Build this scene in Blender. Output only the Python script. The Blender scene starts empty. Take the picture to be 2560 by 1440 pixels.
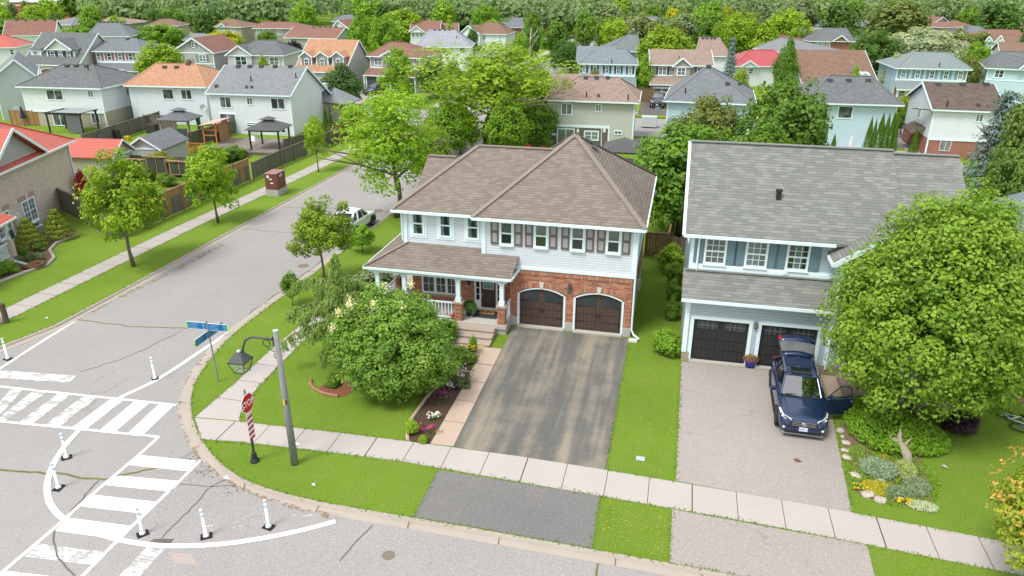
import bpy,math,random
import numpy as np
from mathutils import Vector,Matrix
from mathutils.geometry import tessellate_polygon
R=math.radians
scene=bpy.context.scene
COL=scene.collection
rnd=random.Random(11)
# ------------------------------------------------------------------ survey of the site
F,PIT,ROL,YAW,HGT=1851.16,0.394989187,0.00529033,-0.220748934,16.0
def _basis():
 up=np.array([0,-math.cos(PIT),-math.sin(PIT)]);fw=np.array([0,-math.sin(PIT),math.cos(PIT)]);rt=np.array([1.,0,0])
 Q=np.array([[math.cos(ROL),-math.sin(ROL),0],[math.sin(ROL),math.cos(ROL),0],[0,0,1]])
 up,fw,rt=Q@up,Q@fw,Q@rt
 return np.array([rt*math.cos(YAW)+fw*math.sin(YAW),-rt*math.sin(YAW)+fw*math.cos(YAW),up])
CM=_basis();CC=np.array([0,0,HGT])
def ray(u,v):return CM@np.array([u-1280.,v-720.,F])
def G(u,v,z=0.):
 d=ray(u,v);return Vector(CC+d*((z-HGT)/d[2]))
def onY(u,v,y):
 d=ray(u,v);return Vector(CC+d*(y/d[1]))
def onX(u,v,x):
 d=ray(u,v);return Vector(CC+d*(x/d[0]))
def onP(u,v,p,n):
 d=ray(u,v);n=np.array(n[:]);p=np.array(p[:]);return Vector(CC+d*(((p-CC)@n)/(d@n)))
# ------------------------------------------------------------------ objects
def setp(o,label=None,cat=None,group=None,kind=None):
 if label:o['label']=label
 if cat:o['category']=cat
 if group:o['group']=group
 if kind:o['kind']=kind
 return o
def thing(name,label,cat,loc=(0,0,0),rz=0.,group=None):
 o=bpy.data.objects.new(name,None);COL.objects.link(o)
 o.location=loc;o.rotation_euler=(0,0,rz);o.empty_display_size=.3
 return setp(o,label,cat,group)
def kids(o):return[c for c in COL.objects if c.parent==o]
def dup(root,loc=None,rz=None,label=None,group=None,scale=None):
 def rec(o,par):
  c=o.copy();COL.objects.link(c);c.parent=par
  for ch in o.children:rec(ch,c)
  return c
 src=list(root.children)
 r=root.copy();COL.objects.link(r)
 for ch in src:rec(ch,r)
 if loc is not None:r.location=loc
 if rz is not None:r.rotation_euler=(0,0,rz)
 if label:r['label']=label
 if group:r['group']=group
 if scale is not None:r.scale=scale
 return r
class MB:
 """collects faces (optionally through a matrix) and links them as ONE mesh object with metric UVs"""
 def __init__(s,xf=None):
  s.v=[];s.f=[];s.xf=xf or Matrix()
 def add(s,vs,fs):
  n=len(s.v)
  s.v+=[s.xf@Vector(p)for p in vs]
  s.f+=[tuple(i+n for i in f)for f in fs]
  return s
 def poly(s,*pts):return s.add(pts,[tuple(range(len(pts)))])
 def box(s,x0,y0,z0,x1,y1,z1):
  return s.add([(x0,y0,z0),(x1,y0,z0),(x1,y1,z0),(x0,y1,z0),(x0,y0,z1),(x1,y0,z1),(x1,y1,z1),(x0,y1,z1)],[(0,3,2,1),(4,5,6,7),(0,1,5,4),(1,2,6,5),(2,3,7,6),(3,0,4,7)])
 def beam(s,p,q,w=.1,h=.1,up=(0,0,1)):
  p,q=Vector(p),Vector(q);d=(q-p).normalized();u=Vector(up)
  a=d.cross(u)
  a=a.normalized()if a.length>1e-5 else Vector((1,0,0))
  b=a.cross(d).normalized()
  vs=[c+a*(w/2*i)+b*(h/2*j)for c in(p,q)for i,j in((-1,-1),(1,-1),(1,1),(-1,1))]
  return s.add(vs,[(0,1,2,3),(7,6,5,4),(0,4,5,1),(1,5,6,2),(2,6,7,3),(3,7,4,0)])
 def tube(s,pts,r,n=8,cap=True):
  pts=[Vector(p)for p in pts];rs=r if isinstance(r,(list,tuple))else[r]*len(pts)
  vs=[];a=None
  for i,p in enumerate(pts):
   d=(pts[min(i+1,len(pts)-1)]-pts[max(i-1,0)]).normalized()
   if a is None:
    a=d.orthogonal().normalized()
   else:
    a=(a-d*a.dot(d));a=a.normalized()if a.length>1e-6 else d.orthogonal().normalized()
   b=d.cross(a)
   vs+=[p+(a*math.cos(2*math.pi*k/n)+b*math.sin(2*math.pi*k/n))*rs[i]for k in range(n)]
  fs=[(i*n+k,i*n+(k+1)%n,(i+1)*n+(k+1)%n,(i+1)*n+k)for i in range(len(pts)-1)for k in range(n)]
  if cap:fs+=[tuple(range(n))[::-1],tuple((len(pts)-1)*n+k for k in range(n))]
  return s.add(vs,fs)
 def lathe(s,prof,c=(0,0,0),n=16,sx=1.,sy=1.):
  vs=[(c[0]+r*sx*math.cos(2*math.pi*k/n),c[1]+r*sy*math.sin(2*math.pi*k/n),c[2]+z)for r,z in prof for k in range(n)]
  m=len(prof)
  fs=[(i*n+k,i*n+(k+1)%n,(i+1)*n+(k+1)%n,(i+1)*n+k)for i in range(m-1)for k in range(n)]
  fs+=[tuple(range(n))[::-1],tuple((m-1)*n+k for k in range(n))]
  return s.add(vs,fs)
 def prism(s,pts,z0,z1,sides=True):
  """extrude a 2-D outline (concave allowed)"""
  tri=tessellate_polygon([[Vector((p[0],p[1],0))for p in pts]])
  n=len(pts);area=sum(pts[i][0]*pts[(i+1)%n][1]-pts[(i+1)%n][0]*pts[i][1]for i in range(n))
  vs=[(p[0],p[1],z1)for p in pts]
  fs=[]
  for t in tri:
   a,b,c=(pts[i]for i in t)
   o=(b[0]-a[0])*(c[1]-a[1])-(b[1]-a[1])*(c[0]-a[0])
   fs.append(t if o>0 else t[::-1])
  if sides:
   vs+=[(p[0],p[1],z0)for p in pts]
   for i in range(n):
    j=(i+1)%n
    fs.append((i,n+i,n+j,j)if area>0 else(i,j,n+j,n+i))
  return s.add(vs,fs)
 def extr(s,pts3,off):
  """slab between a planar 3-D polygon and the same polygon moved by off"""
  n=len(pts3);off=Vector(off)
  vs=[Vector(p)for p in pts3]+[Vector(p)+off for p in pts3]
  return s.add(vs,[tuple(range(n)),tuple(range(2*n-1,n-1,-1))]+[(j,i,n+i,n+j)for i in range(n)for j in((i+1)%n,)])
 def sphere(s,c,r,n=10,m=6,sc=(1,1,1)):
  prof=[(max(1e-4,math.sin(math.pi*i/m))*r,-math.cos(math.pi*i/m)*r)for i in range(m+1)]
  vs=[(c[0]+p[0]*math.cos(2*math.pi*k/n)*sc[0],c[1]+p[0]*math.sin(2*math.pi*k/n)*sc[1],c[2]+p[1]*sc[2])for p in prof for k in range(n)]
  return s.add(vs,[(i*n+k,i*n+(k+1)%n,(i+1)*n+(k+1)%n,(i+1)*n+k)for i in range(m)for k in range(n)])
 def build(s,name,mat,parent=None,smooth=False,bevel=0.,subsurf=0,group=None):
  me=bpy.data.meshes.new(name);me.from_pydata([tuple(v)for v in s.v],[],s.f)
  me.update()
  uvl=me.uv_layers.new(name='UVMap');uv=np.zeros(len(me.loops)*2)
  V=s.v
  for p in me.polygons:
   n=p.normal
   t=Vector((-n.y,n.x,0))if abs(n.z)<.995 else Vector((1,0,0))
   t.normalize();b=n.cross(t)
   for li,vi in zip(p.loop_indices,p.vertices):
    uv[2*li]=V[vi].dot(t);uv[2*li+1]=V[vi].dot(b)
  uvl.data.foreach_set('uv',uv)
  if smooth:me.polygons.foreach_set('use_smooth',[True]*len(me.polygons))
  for m in(mat if isinstance(mat,(list,tuple))else[mat]):me.materials.append(m)
  o=bpy.data.objects.new(name,me);COL.objects.link(o);o.parent=parent
  if bevel:
   md=o.modifiers.new('b','BEVEL');md.width=bevel;md.segments=2;md.limit_method='ANGLE'
  if subsurf:
   md=o.modifiers.new('s','SUBSURF');md.levels=md.render_levels=subsurf
  return o
# ------------------------------------------------------------------ materials
_mc={}
class NT:
 def __init__(s,name):
  m=bpy.data.materials.new(name);m.use_nodes=True;s.m=m;s.t=m.node_tree
  s.n=s.t.nodes;s.b=s.n['Principled BSDF'];s.o=s.n['Material Output']
 def new(s,typ,**kw):
  x=s.n.new(typ)
  for k,v in kw.items():
   if k in x.inputs.keys():s.put(x.inputs[k],v)
   else:setattr(x,k,v)
  return x
 def put(s,inp,v):
  if isinstance(v,bpy.types.NodeSocket):s.t.links.new(v,inp)
  else:
   if hasattr(inp.default_value,'__len__')and isinstance(v,(tuple,list))and len(inp.default_value)==4 and len(v)==3:v=(*v,1)
   inp.default_value=v
 def math(s,op,a,b=None,c=None):
  x=s.n.new('ShaderNodeMath');x.operation=op
  for i,q in enumerate((a,b,c)):
   if q is not None:s.put(x.inputs[i],q)
  return x.outputs[0]
 def mix(s,fac,a,b,mode='MIX'):
  x=s.n.new('ShaderNodeMix');x.data_type='RGBA';x.blend_type=mode
  s.put(x.inputs[0],fac);s.put(x.inputs[6],a);s.put(x.inputs[7],b);return x.outputs[2]
 def ramp(s,fac,stops,interp='LINEAR'):
  x=s.n.new('ShaderNodeValToRGB');s.put(x.inputs[0],fac);e=x.color_ramp;e.interpolation=interp
  while len(e.elements)<len(stops):e.elements.new(.5)
  for el,(p,c)in zip(e.elements,stops):el.position=p;el.color=(*c,1)if len(c)==3 else c
  return x.outputs[0]
 def noise(s,scale,detail=4,vec=None,rough=.55,dist=0.):
  x=s.n.new('ShaderNodeTexNoise');x.inputs['Scale'].default_value=scale;x.inputs['Detail'].default_value=detail
  x.inputs['Roughness'].default_value=rough;x.inputs['Distortion'].default_value=dist
  if vec is not None:s.t.links.new(vec,x.inputs['Vector'])
  return x.outputs['Fac']
 def uv(s):
  if not hasattr(s,'_uv'):s._uv=s.n.new('ShaderNodeTexCoord')
  return s._uv.outputs['UV']
 def obj(s):
  if not hasattr(s,'_uv'):s._uv=s.n.new('ShaderNodeTexCoord')
  return s._uv.outputs['Object']
 def pos(s):
  if not hasattr(s,'_g'):s._g=s.n.new('ShaderNodeNewGeometry')
  return s._g.outputs['Position']
 def sep(s,vec):
  x=s.n.new('ShaderNodeSeparateXYZ');s.t.links.new(vec,x.inputs[0]);return x.outputs
 def comb(s,x=0.,y=0.,z=0.):
  q=s.n.new('ShaderNodeCombineXYZ')
  for i,a in enumerate((x,y,z)):s.put(q.inputs[i],a)
  return q.outputs[0]
 def bump(s,h,strength=.3,dist=.02):
  x=s.n.new('ShaderNodeBump');x.inputs['Strength'].default_value=strength;x.inputs['Distance'].default_value=dist
  s.t.links.new(h,x.inputs['Height']);s.t.links.new(x.outputs[0],s.b.inputs['Normal']);return x
 def fin(s,col,rough=.7,spec=.3,metal=0.):
  s.put(s.b.inputs['Base Color'],col);s.put(s.b.inputs['Roughness'],rough)
  s.put(s.b.inputs['Specular IOR Level'],spec);s.put(s.b.inputs['Metallic'],metal);return s.m
def sc3(c,k):return tuple(min(1.,x*k)for x in c)
def cached(fn):
 def w(*a,**k):
  key=(fn.__name__,a,tuple(sorted(k.items())))
  if key not in _mc:_mc[key]=fn(*a,**k)
  return _mc[key]
 return w
@cached
def plain(name,c,rough=.6,spec=.3,metal=0.,var=.12,scale=6.):
 t=NT(name);n=t.noise(scale,5,t.obj())
 return t.fin(t.mix(n,sc3(c,1-var),sc3(c,1+var)),rough,spec,metal)
@cached
def siding(name,c,lap=.115,vert=False):
 t=NT(name);u=t.sep(t.uv());a=u[0]if vert else u[1]
 fr=t.math('FRACT',t.math('DIVIDE',a,lap))
 groove=t.math('LESS_THAN',fr,.20)
 n=t.noise(1.1,4,t.obj());n2=t.noise(25,2,t.obj())
 col=t.mix(n,sc3(c,.90),sc3(c,1.06));col=t.mix(t.math('MULTIPLY',n2,.12),col,sc3(c,.8))
 st=t.noise(1.,3,t.comb(t.math('MULTIPLY',u[0],1.6),t.math('MULTIPLY',u[1],.12)))
 col=t.mix(t.math('MULTIPLY',t.math('GREATER_THAN',st,.58),.06),col,sc3(c,.6))
 col=t.mix(t.math('MULTIPLY',groove,.55),col,sc3(c,.40))
 t.bump(fr,.5,.012)
 return t.fin(col,.45,.35)
@cached
def brick(name,cols,mortar,bw=.215,bh=.075,mf=.010):
 t=NT(name);u=t.sep(t.uv());br=t.n.new('ShaderNodeTexBrick');t.t.links.new(t.uv(),br.inputs['Vector'])
 br.inputs['Color1'].default_value=(0,0,0,1);br.inputs['Color2'].default_value=(1,1,1,1);br.inputs['Mortar'].default_value=(.5,.5,.5,1)
 for k,v in(('Scale',1.),('Mortar Size',mf),('Mortar Smooth',.1),('Bias',0.),('Brick Width',bw),('Row Height',bh)):br.inputs[k].default_value=v
 k=len(cols);st=[(i/(k),c)for i,c in enumerate(cols)]
 col=t.ramp(br.outputs['Color'],st,'CONSTANT')
 n=t.noise(9,4,t.obj());col=t.mix(t.math('MULTIPLY',n,.35),col,sc3(cols[0],.75))
 n3=t.noise(.5,3,t.obj());col=t.mix(t.math('MULTIPLY',n3,.25),col,sc3(cols[-1],.8))
 col=t.mix(br.outputs['Fac'],col,mortar)
 t.bump(t.math('SUBTRACT',1.,br.outputs['Fac']),.4,.01)
 return t.fin(col,.85,.15)
@cached
def shingle(name,cols,row=.145,w=.32,stain=.25):
 t=NT(name);u=t.sep(t.uv())
 r=t.math('FLOOR',t.math('DIVIDE',u[1],row));wn=t.n.new('ShaderNodeTexWhiteNoise');wn.noise_dimensions='1D';t.put(wn.inputs['W'],r)
 x=t.math('ADD',u[0],t.math('MULTIPLY',wn.outputs['Value'],7.3))
 cell=t.math('FLOOR',t.math('DIVIDE',x,w));w2=t.n.new('ShaderNodeTexWhiteNoise');w2.noise_dimensions='2D'
 t.t.links.new(t.comb(cell,r),w2.inputs['Vector'])
 k=len(cols);col=t.ramp(w2.outputs['Value'],[(i/k,c)for i,c in enumerate(cols)],'CONSTANT')
 fr=t.math('FRACT',t.math('DIVIDE',u[1],row));fx=t.math('FRACT',t.math('DIVIDE',x,w))
 n=t.noise(.45,4,t.obj());n2=t.noise(28,3,t.obj())
 col=t.mix(t.math('MULTIPLY',n,stain),col,sc3(cols[0],.55))
 col=t.mix(t.math('MULTIPLY',n2,.30),col,sc3(cols[-1],1.25))
 line=t.math('LESS_THAN',fr,.16);seam=t.math('MULTIPLY',t.math('LESS_THAN',fx,.05),t.math('GREATER_THAN',w2.outputs['Value'],.45))
 col=t.mix(t.math('MULTIPLY',t.math('MAXIMUM',line,t.math('MULTIPLY',seam,.6)),.50),col,sc3(cols[0],.34))  # dark line at each row's foot is a painted shadow; seams are joints
 t.bump(t.math('SUBTRACT',t.math('ADD',1.,n2),fr),.5,.015)
 return t.fin(col,.9,.12)
@cached
def rib(name,c,step=.3,depth=.4):
 """metal tile / ribbed sheet running up the slope"""
 t=NT(name);u=t.sep(t.uv())
 f=t.math('FRACT',t.math('DIVIDE',u[1],step));g=t.math('FRACT',t.math('DIVIDE',u[0],.22))
 n=t.noise(.8,4,t.obj());col=t.mix(n,sc3(c,.82),sc3(c,1.1))
 col=t.mix(t.math('MULTIPLY',t.math('LESS_THAN',f,.13),depth),col,sc3(c,.4))
 col=t.mix(t.math('MULTIPLY',t.math('LESS_THAN',g,.1),.15),col,sc3(c,.6))
 t.bump(t.math('ADD',f,t.math('SINE',t.math('MULTIPLY',g,6.28))),.5,.02)
 return t.fin(col,.42,.45)
@cached
def wood(name,c,w=.14,vert=True,var=.3,gap=.06):
 t=NT(name);u=t.sep(t.uv());a,b=(u[0],u[1])if vert else(u[1],u[0])
 cell=t.math('FLOOR',t.math('DIVIDE',a,w));fr=t.math('FRACT',t.math('DIVIDE',a,w))
 wn=t.n.new('ShaderNodeTexWhiteNoise');wn.noise_dimensions='1D';t.put(wn.inputs['W'],cell)
 col=t.mix(wn.outputs['Value'],sc3(c,1-var),sc3(c,1+var))
 n=t.noise(1.,5,t.comb(t.math('MULTIPLY',a,30.),t.math('MULTIPLY',b,2.)))
 col=t.mix(t.math('MULTIPLY',n,.45),col,sc3(c,.55))
 n2=t.noise(.9,3,t.obj());col=t.mix(t.math('MULTIPLY',n2,.3),col,(.10,.09,.07))
 col=t.mix(t.math('LESS_THAN',fr,gap),col,sc3(c,.22))
 t.bump(t.math('GREATER_THAN',fr,gap),.5,.01)
 return t.fin(col,.85,.15)
@cached
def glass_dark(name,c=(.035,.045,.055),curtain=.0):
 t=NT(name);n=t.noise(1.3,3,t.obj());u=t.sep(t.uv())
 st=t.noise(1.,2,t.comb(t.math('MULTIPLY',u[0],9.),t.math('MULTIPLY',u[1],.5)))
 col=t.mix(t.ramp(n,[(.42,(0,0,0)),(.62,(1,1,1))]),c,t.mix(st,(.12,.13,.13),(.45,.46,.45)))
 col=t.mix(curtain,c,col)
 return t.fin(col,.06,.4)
@cached
def glass_clear(name,tint=(.75,.85,.85),k=.35,face=.02):
 """thin pane: mostly see-through with sky reflection"""
 t=NT(name);tr=t.new('ShaderNodeBsdfTransparent',Color=tint);gl=t.new('ShaderNodeBsdfGlossy',Color=(1,1,1),Roughness=face)
 ge=t.n.new('ShaderNodeNewGeometry');fr=t.new('ShaderNodeFresnel');t.put(fr.inputs['IOR'],t.math('MULTIPLY_ADD',ge.outputs['Backfacing'],-.8333,1.5));fac=t.math('MULTIPLY_ADD',fr.outputs[0],1.1,k*.3)
 mx=t.new('ShaderNodeMixShader');t.t.links.new(fac,mx.inputs[0]);t.t.links.new(tr.outputs[0],mx.inputs[1]);t.t.links.new(gl.outputs[0],mx.inputs[2])
 t.t.links.new(mx.outputs[0],t.o.inputs['Surface']);return t.m
@cached
def carpaint(name,c,coat=1.):
 t=NT(name);n=t.noise(400,1,t.obj());t.fin(t.mix(n,sc3(c,.9),sc3(c,1.15)),.28,.5,.35)
 t.put(t.b.inputs['Coat Weight'],coat);t.put(t.b.inputs['Coat Roughness'],.03);return t.m
@cached
def leafmat(name,gloss=.3,trans=.35):
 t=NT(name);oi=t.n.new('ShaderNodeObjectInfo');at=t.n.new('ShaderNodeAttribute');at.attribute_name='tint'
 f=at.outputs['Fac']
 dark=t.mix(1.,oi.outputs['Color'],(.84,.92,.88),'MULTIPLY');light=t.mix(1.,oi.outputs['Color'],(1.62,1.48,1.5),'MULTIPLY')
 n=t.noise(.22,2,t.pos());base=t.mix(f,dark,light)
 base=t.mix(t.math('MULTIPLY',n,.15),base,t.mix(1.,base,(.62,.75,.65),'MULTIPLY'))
 t.fin(base,.5,gloss)
 tl=t.new('ShaderNodeBsdfTranslucent');t.t.links.new(t.mix(1.,base,(1.25,1.3,.6),'MULTIPLY'),tl.inputs[0])
 mx=t.new('ShaderNodeMixShader');mx.inputs[0].default_value=trans
 t.t.links.new(t.b.outputs[0],mx.inputs[1]);t.t.links.new(tl.outputs[0],mx.inputs[2]);t.t.links.new(mx.outputs[0],t.o.inputs['Surface'])
 return t.m
LEAF=leafmat('leaf_foliage');NEEDLE=leafmat('needle_foliage',.15,.2);PETAL=leafmat('petal_flower',.15,.4)
BARK=None
@cached
def barkmat(name,c):
 t=NT(name);u=t.sep(t.obj());n=t.noise(1.,5,t.comb(t.math('MULTIPLY',u[0],14.),t.math('MULTIPLY',u[1],14.),t.math('MULTIPLY',u[2],3.)))
 t.bump(n,.6,.02);return t.fin(t.mix(n,sc3(c,.55),sc3(c,1.35)),.9,.1)
BARK=barkmat('bark_grey',(.17,.14,.11));BARK2=barkmat('bark_brown',(.12,.085,.06));BIRCH=barkmat('bark_birch',(.62,.6,.56))
WHITE=plain('white_trim_paint',(.74,.88,.91),.4,.35,var=.06)
WHITE2=plain('off_white_trim_paint',(.78,.80,.78),.45,.3,var=.06)
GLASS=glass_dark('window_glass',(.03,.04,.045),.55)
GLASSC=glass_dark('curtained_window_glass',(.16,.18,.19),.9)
BLACK=plain('black_metal',(.025,.027,.03),.45,.4)
DARKM=plain('dark_grey_metal',(.07,.075,.08),.45,.4)
CONC=plain('concrete_wall',(.42,.41,.38),.85,.2,var=.14,scale=2.5)
RUBBER=plain('tyre_rubber',(.02,.02,.022),.8,.2)
STEEL=plain('brushed_steel',(.45,.47,.49),.35,.5,.8)
# ------------------------------------------------------------------ ground materials (world coordinates)
def m_grass(name,c1,c2,c3,fine=1.):
 t=NT(name);p=t.pos()
 a=t.noise(.16,4,p);b=t.noise(1.1,5,p,.65);c=t.noise(14,4,p,.7);d=t.noise(55,2,p,.6)
 q=t.sep(p);st=t.noise(1.,4,t.comb(t.math('MULTIPLY',q[0],2.2),t.math('MULTIPLY',q[1],.35)))
 col=t.mix(t.ramp(a,[(.35,(0,0,0)),(.65,(1,1,1))]),c1,c2)
 col=t.mix(t.math('MULTIPLY',t.ramp(b,[(.45,(0,0,0)),(.72,(1,1,1))]),.7),col,c3)
 col=t.mix(t.math('MULTIPLY',st,.25),col,sc3(c1,.75))
 col=t.mix(t.ramp(c,[(.35,(.55,.55,.55)),(.65,(0,0,0))]),col,sc3(c1,.50))
 col=t.mix(t.ramp(d,[(.55,(0,0,0)),(.75,(.5,.5,.5))]),col,sc3(c2,1.5))
 t.bump(t.math('ADD',c,d),.9*fine,.05)
 return t.fin(col,.9,.05)
GRASS=m_grass('lawn_grass',(.185,.315,.035),(.25,.39,.045),(.29,.36,.085))
GRASSFAR=m_grass('rough_grass',(.13,.22,.025),(.17,.27,.03),(.2,.24,.05))
def m_asphalt(name,base,warm,speck=.5,streak=None,crack=.15):
 t=NT(name);p=t.pos();a=t.noise(.12,4,p);b=t.noise(1.5,5,p);c=t.noise(38,3,p,.75);d=t.noise(16,2,p)
 col=t.mix(t.ramp(a,[(.35,(0,0,0)),(.68,(1,1,1))]),base,warm)
 col=t.mix(t.math('MULTIPLY',b,.3),col,sc3(base,.78))
 col=t.mix(t.math('MULTIPLY',t.ramp(c,[(.3,(0,0,0)),(.7,(1,1,1))]),speck),sc3(base,.6),col)if speck>.9 else t.mix(t.ramp(c,[(.42,(speck,)*3),(.58,(0,0,0))]),col,sc3(base,.5))
 col=t.mix(t.ramp(d,[(.52,(0,0,0)),(.7,(speck*.8,)*3)]),col,sc3(warm,1.3))
 if streak:
  q=t.sep(p);col=streak(t,q,col)
 if crack:
  vo=t.n.new('ShaderNodeTexVoronoi');vo.feature='DISTANCE_TO_EDGE';vo.inputs['Scale'].default_value=.13
  w=t.n.new('ShaderNodeTexNoise');w.inputs['Scale'].default_value=.7;w.inputs['Detail'].default_value=6;t.t.links.new(p,w.inputs['Vector'])
  vm=t.n.new('ShaderNodeVectorMath');vm.operation='MULTIPLY_ADD';t.t.links.new(w.outputs['Color'],vm.inputs[0]);vm.inputs[1].default_value=(2.2,2.2,0);t.t.links.new(p,vm.inputs[2])
  t.t.links.new(vm.outputs[0],vo.inputs['Vector'])
  k=t.math('MULTIPLY',t.math('LESS_THAN',vo.outputs['Distance'],.0028),t.math('GREATER_THAN',t.noise(.3,2,p),.46))
  col=t.mix(t.math('MULTIPLY',k,crack),col,(.09,.085,.05))
 t.bump(c,.35,.01)
 return t.fin(col,.9,.15)
ROADM=m_asphalt('old_asphalt_road',(.325,.315,.305),(.385,.365,.345),.38)
ROADM2=m_asphalt('main_road_asphalt',(.345,.33,.32),(.405,.38,.362),.5)
RDRIVE=m_asphalt('pale_asphalt_driveway',(.37,.335,.31),(.43,.39,.36),.45,crack=.15)
def _streak(t,q,col):
 v=t.comb(t.math('MULTIPLY',q[0],1.35),t.math('MULTIPLY',q[1],.10));n=t.noise(1.,3,v,.5);n2=t.noise(.9,5,t.pos(),.65)
 k=t.math('ADD',t.math('MULTIPLY',n,.75),t.math('MULTIPLY',n2,.25))
 col=t.mix(t.ramp(k,[(.46,(0,0,0)),(.60,(.85,.85,.85))]),col,(.31,.268,.208))
 return t.mix(t.ramp(k,[(.36,(.75,.75,.75)),(.46,(0,0,0))]),col,(.10,.108,.104))
DRIVE=m_asphalt('sealed_asphalt_driveway',(.150,.147,.136),(.195,.186,.165),.5,_streak,crack=.0)
APRON=m_asphalt('sealed_asphalt_apron',(.185,.182,.178),(.255,.243,.228),.45,None,crack=.15)
def m_conc(name,c,var=.1,warm=(.5,.42,.33)):
 t=NT(name);p=t.pos();a=t.noise(.6,4,p);b=t.noise(6,5,p);d=t.noise(45,2,p)
 wv=t.n.new('ShaderNodeTexVoronoi');wv.inputs['Scale'].default_value=.66;t.t.links.new(p,wv.inputs['Vector'])
 col=t.mix(a,sc3(c,1-var),sc3(c,1+var*.6));col=t.mix(t.math('MULTIPLY',b,.25),col,sc3(warm,.8))
 col=t.mix(t.math('MULTIPLY',d,.25),col,sc3(c,.7))
 t.bump(b,.15,.01);return t.fin(col,.9,.15)
WALK=m_conc('sidewalk_concrete',(.475,.44,.415));CURB=m_conc('kerb_concrete',(.42,.375,.325),.16)
PATHC=m_conc('walkway_concrete',(.52,.40,.32),.14);SLABC=m_conc('porch_concrete',(.52,.50,.46))
OLDWALK=m_conc('old_sidewalk_concrete',(.43,.405,.375),.14)
def m_paint(name,wear):
 t=NT(name);p=t.pos();n=t.noise(2.6,6,p,.7);q=t.sep(p)
 s=t.noise(1.,5,t.comb(t.math('MULTIPLY',q[0],1.5),t.math('MULTIPLY',q[1],16.)),.7)
 k=t.math('ADD',t.math('MULTIPLY',n,.5),t.math('MULTIPLY',s,.5))
 m=t.ramp(k,[(.60-wear*.25,(0,0,0)),(.64-wear*.18,(1,1,1))])
 return t.fin(t.mix(m,(.84,.86,.86),(.36,.35,.33)),.7,.2)
PAINT=m_paint('fresh_road_paint',.0);PAINTOLD=m_paint('worn_road_paint',.62);PAINTMID=m_paint('scuffed_road_paint',.30)
def m_soil(name,c):
 t=NT(name);p=t.pos();n=t.noise(9,5,p,.7);d=t.noise(40,3,p);t.bump(t.math('ADD',n,d),1.,.05)
 return t.fin(t.mix(d,t.mix(n,sc3(c,.5),sc3(c,1.4)),sc3(c,1.9)),.95,.05)
MULCH=m_soil('bark_mulch',(.085,.055,.040));MULCHR=m_soil('red_mulch',(.20,.085,.05));DIRT=m_soil('bare_soil',(.17,.12,.08))
PLANKS=wood('deck_planks',(.28,.245,.215),.14)
def struct(name,mb,m,**k):return setp(mb.build(name,m,**k),kind='structure')
def sheet(name,pts,z,m):return struct(name,MB().prism(pts,z,z,False),m)
def slab(name,pts,z0,z1,m):return struct(name,MB().prism(pts,z0,z1),m)
def rect(x0,y0,x1,y1):return[(x0,y0),(x1,y0),(x1,y1),(x0,y1)]
ZR=-.12
sheet('ground',rect(-1500,-200,1500,3200),-.16,GRASSFAR)
sheet('road',[(-120,2),(60,2),(60,19),(-14,19),(-14,30),(-20,32),(-20,84),(-29.9,84),(-29.9,24.4),(-120,24.4)],ZR,ROADM)
sheet('main_road',[(-16.5,8),(60,8),(60,18.4),(-16.2,18.4)],ZR+.004,ROADM2)
sheet('back_road',rect(-200,84,120,96),ZR,ROADM)
sheet('far_road',rect(-29.9,96,-21.5,235),ZR,ROADM)
sheet('far_back_road',rect(-200,235,300,246),ZR,ROADM)
def smooth(pts,it=2):
 for _ in range(it):
  q=[pts[0]]
  for a,b in zip(pts,pts[1:]):
   q+=[(a[0]*.75+b[0]*.25,a[1]*.75+b[1]*.25),(a[0]*.25+b[0]*.75,a[1]*.25+b[1]*.75)]
  pts=q+[pts[-1]]
 return pts
KG=smooth([(-20.2,83.4),(-20.1,48.8),(-20.2,34.9),(-20.35,30.8),(-20.3,28.2),(-19.95,26.3),(-19.34,24.1),(-18.56,22.66),(-17.58,21.4),(-16.46,20.3),(-15.85,19.81),(-14.82,19.1),(-13.99,18.67),(-12.9,18.3),(-11.0,18.04),(-9.65,18.0),(-5.97,17.96),(-1.7,17.86),(.84,17.8),(6.6,17.6),(60,16.)])
KR=smooth([(-20.75,83.4),(-20.65,48.8),(-20.8,34.9),(-20.98,31.),(-20.9,28.2),(-20.6,26.6),(-20.0,24.2),(-19.3,22.8),(-18.2,21.35),(-16.9,20.1),(-15.95,19.4),(-14.9,18.75),(-13.9,18.3),(-12.6,17.92),(-11.,17.67),(-9.65,17.6),(-5.9,17.55),(-1.7,17.45),(.9,17.4),(6.6,17.2),(60,15.6)])
slab('lawn',KG+[(60,83.4)],-.14,0.,GRASS)
KLG=[(-30.2,24.9),(-29.5,27.5),(-29.45,31.7),(-29.5,54.5),(-29.6,83.4)];KLR=[(-29.9,24.4),(-29.05,27.4),(-29.,31.7),(-29.05,54.5),(-29.15,83.4)]
slab('lawn',[(-200,24.9)]+KLG+[(-200,83.4)],-.14,0.,GRASS)
slab('lawn',[(-200,96.5),(-30.3,96.5),(-30.3,234.5),(-200,234.5)],-.14,0.,GRASS)
slab('lawn',[(-21,96.5),(160,96.5),(160,234.5),(-21,234.5)],-.14,0.,GRASS)
def kerb(a,b,name='kerb'):
 m=MB();n=len(a)
 sec=[]
 for i in range(n):
  p,q=Vector((*a[i],0)),Vector((*b[i],0));d=q-p
  sec+=[p+Vector((0,0,-.12)),p+Vector((0,0,.012)),p+d*.28+Vector((0,0,.008)),p+d*.40+Vector((0,0,-.085)),q+Vector((0,0,-.108)),q+Vector((0,0,-.13))]
 fs=[(i*6+k,(i+1)*6+k,(i+1)*6+k+1,i*6+k+1)for i in range(n-1)for k in range(5)]
 m.add(sec,fs);o=struct(name,m,CURB);return o
kerb(KG,KR);kerb(KLG,KLR)
j=MB()
acc=0
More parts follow.
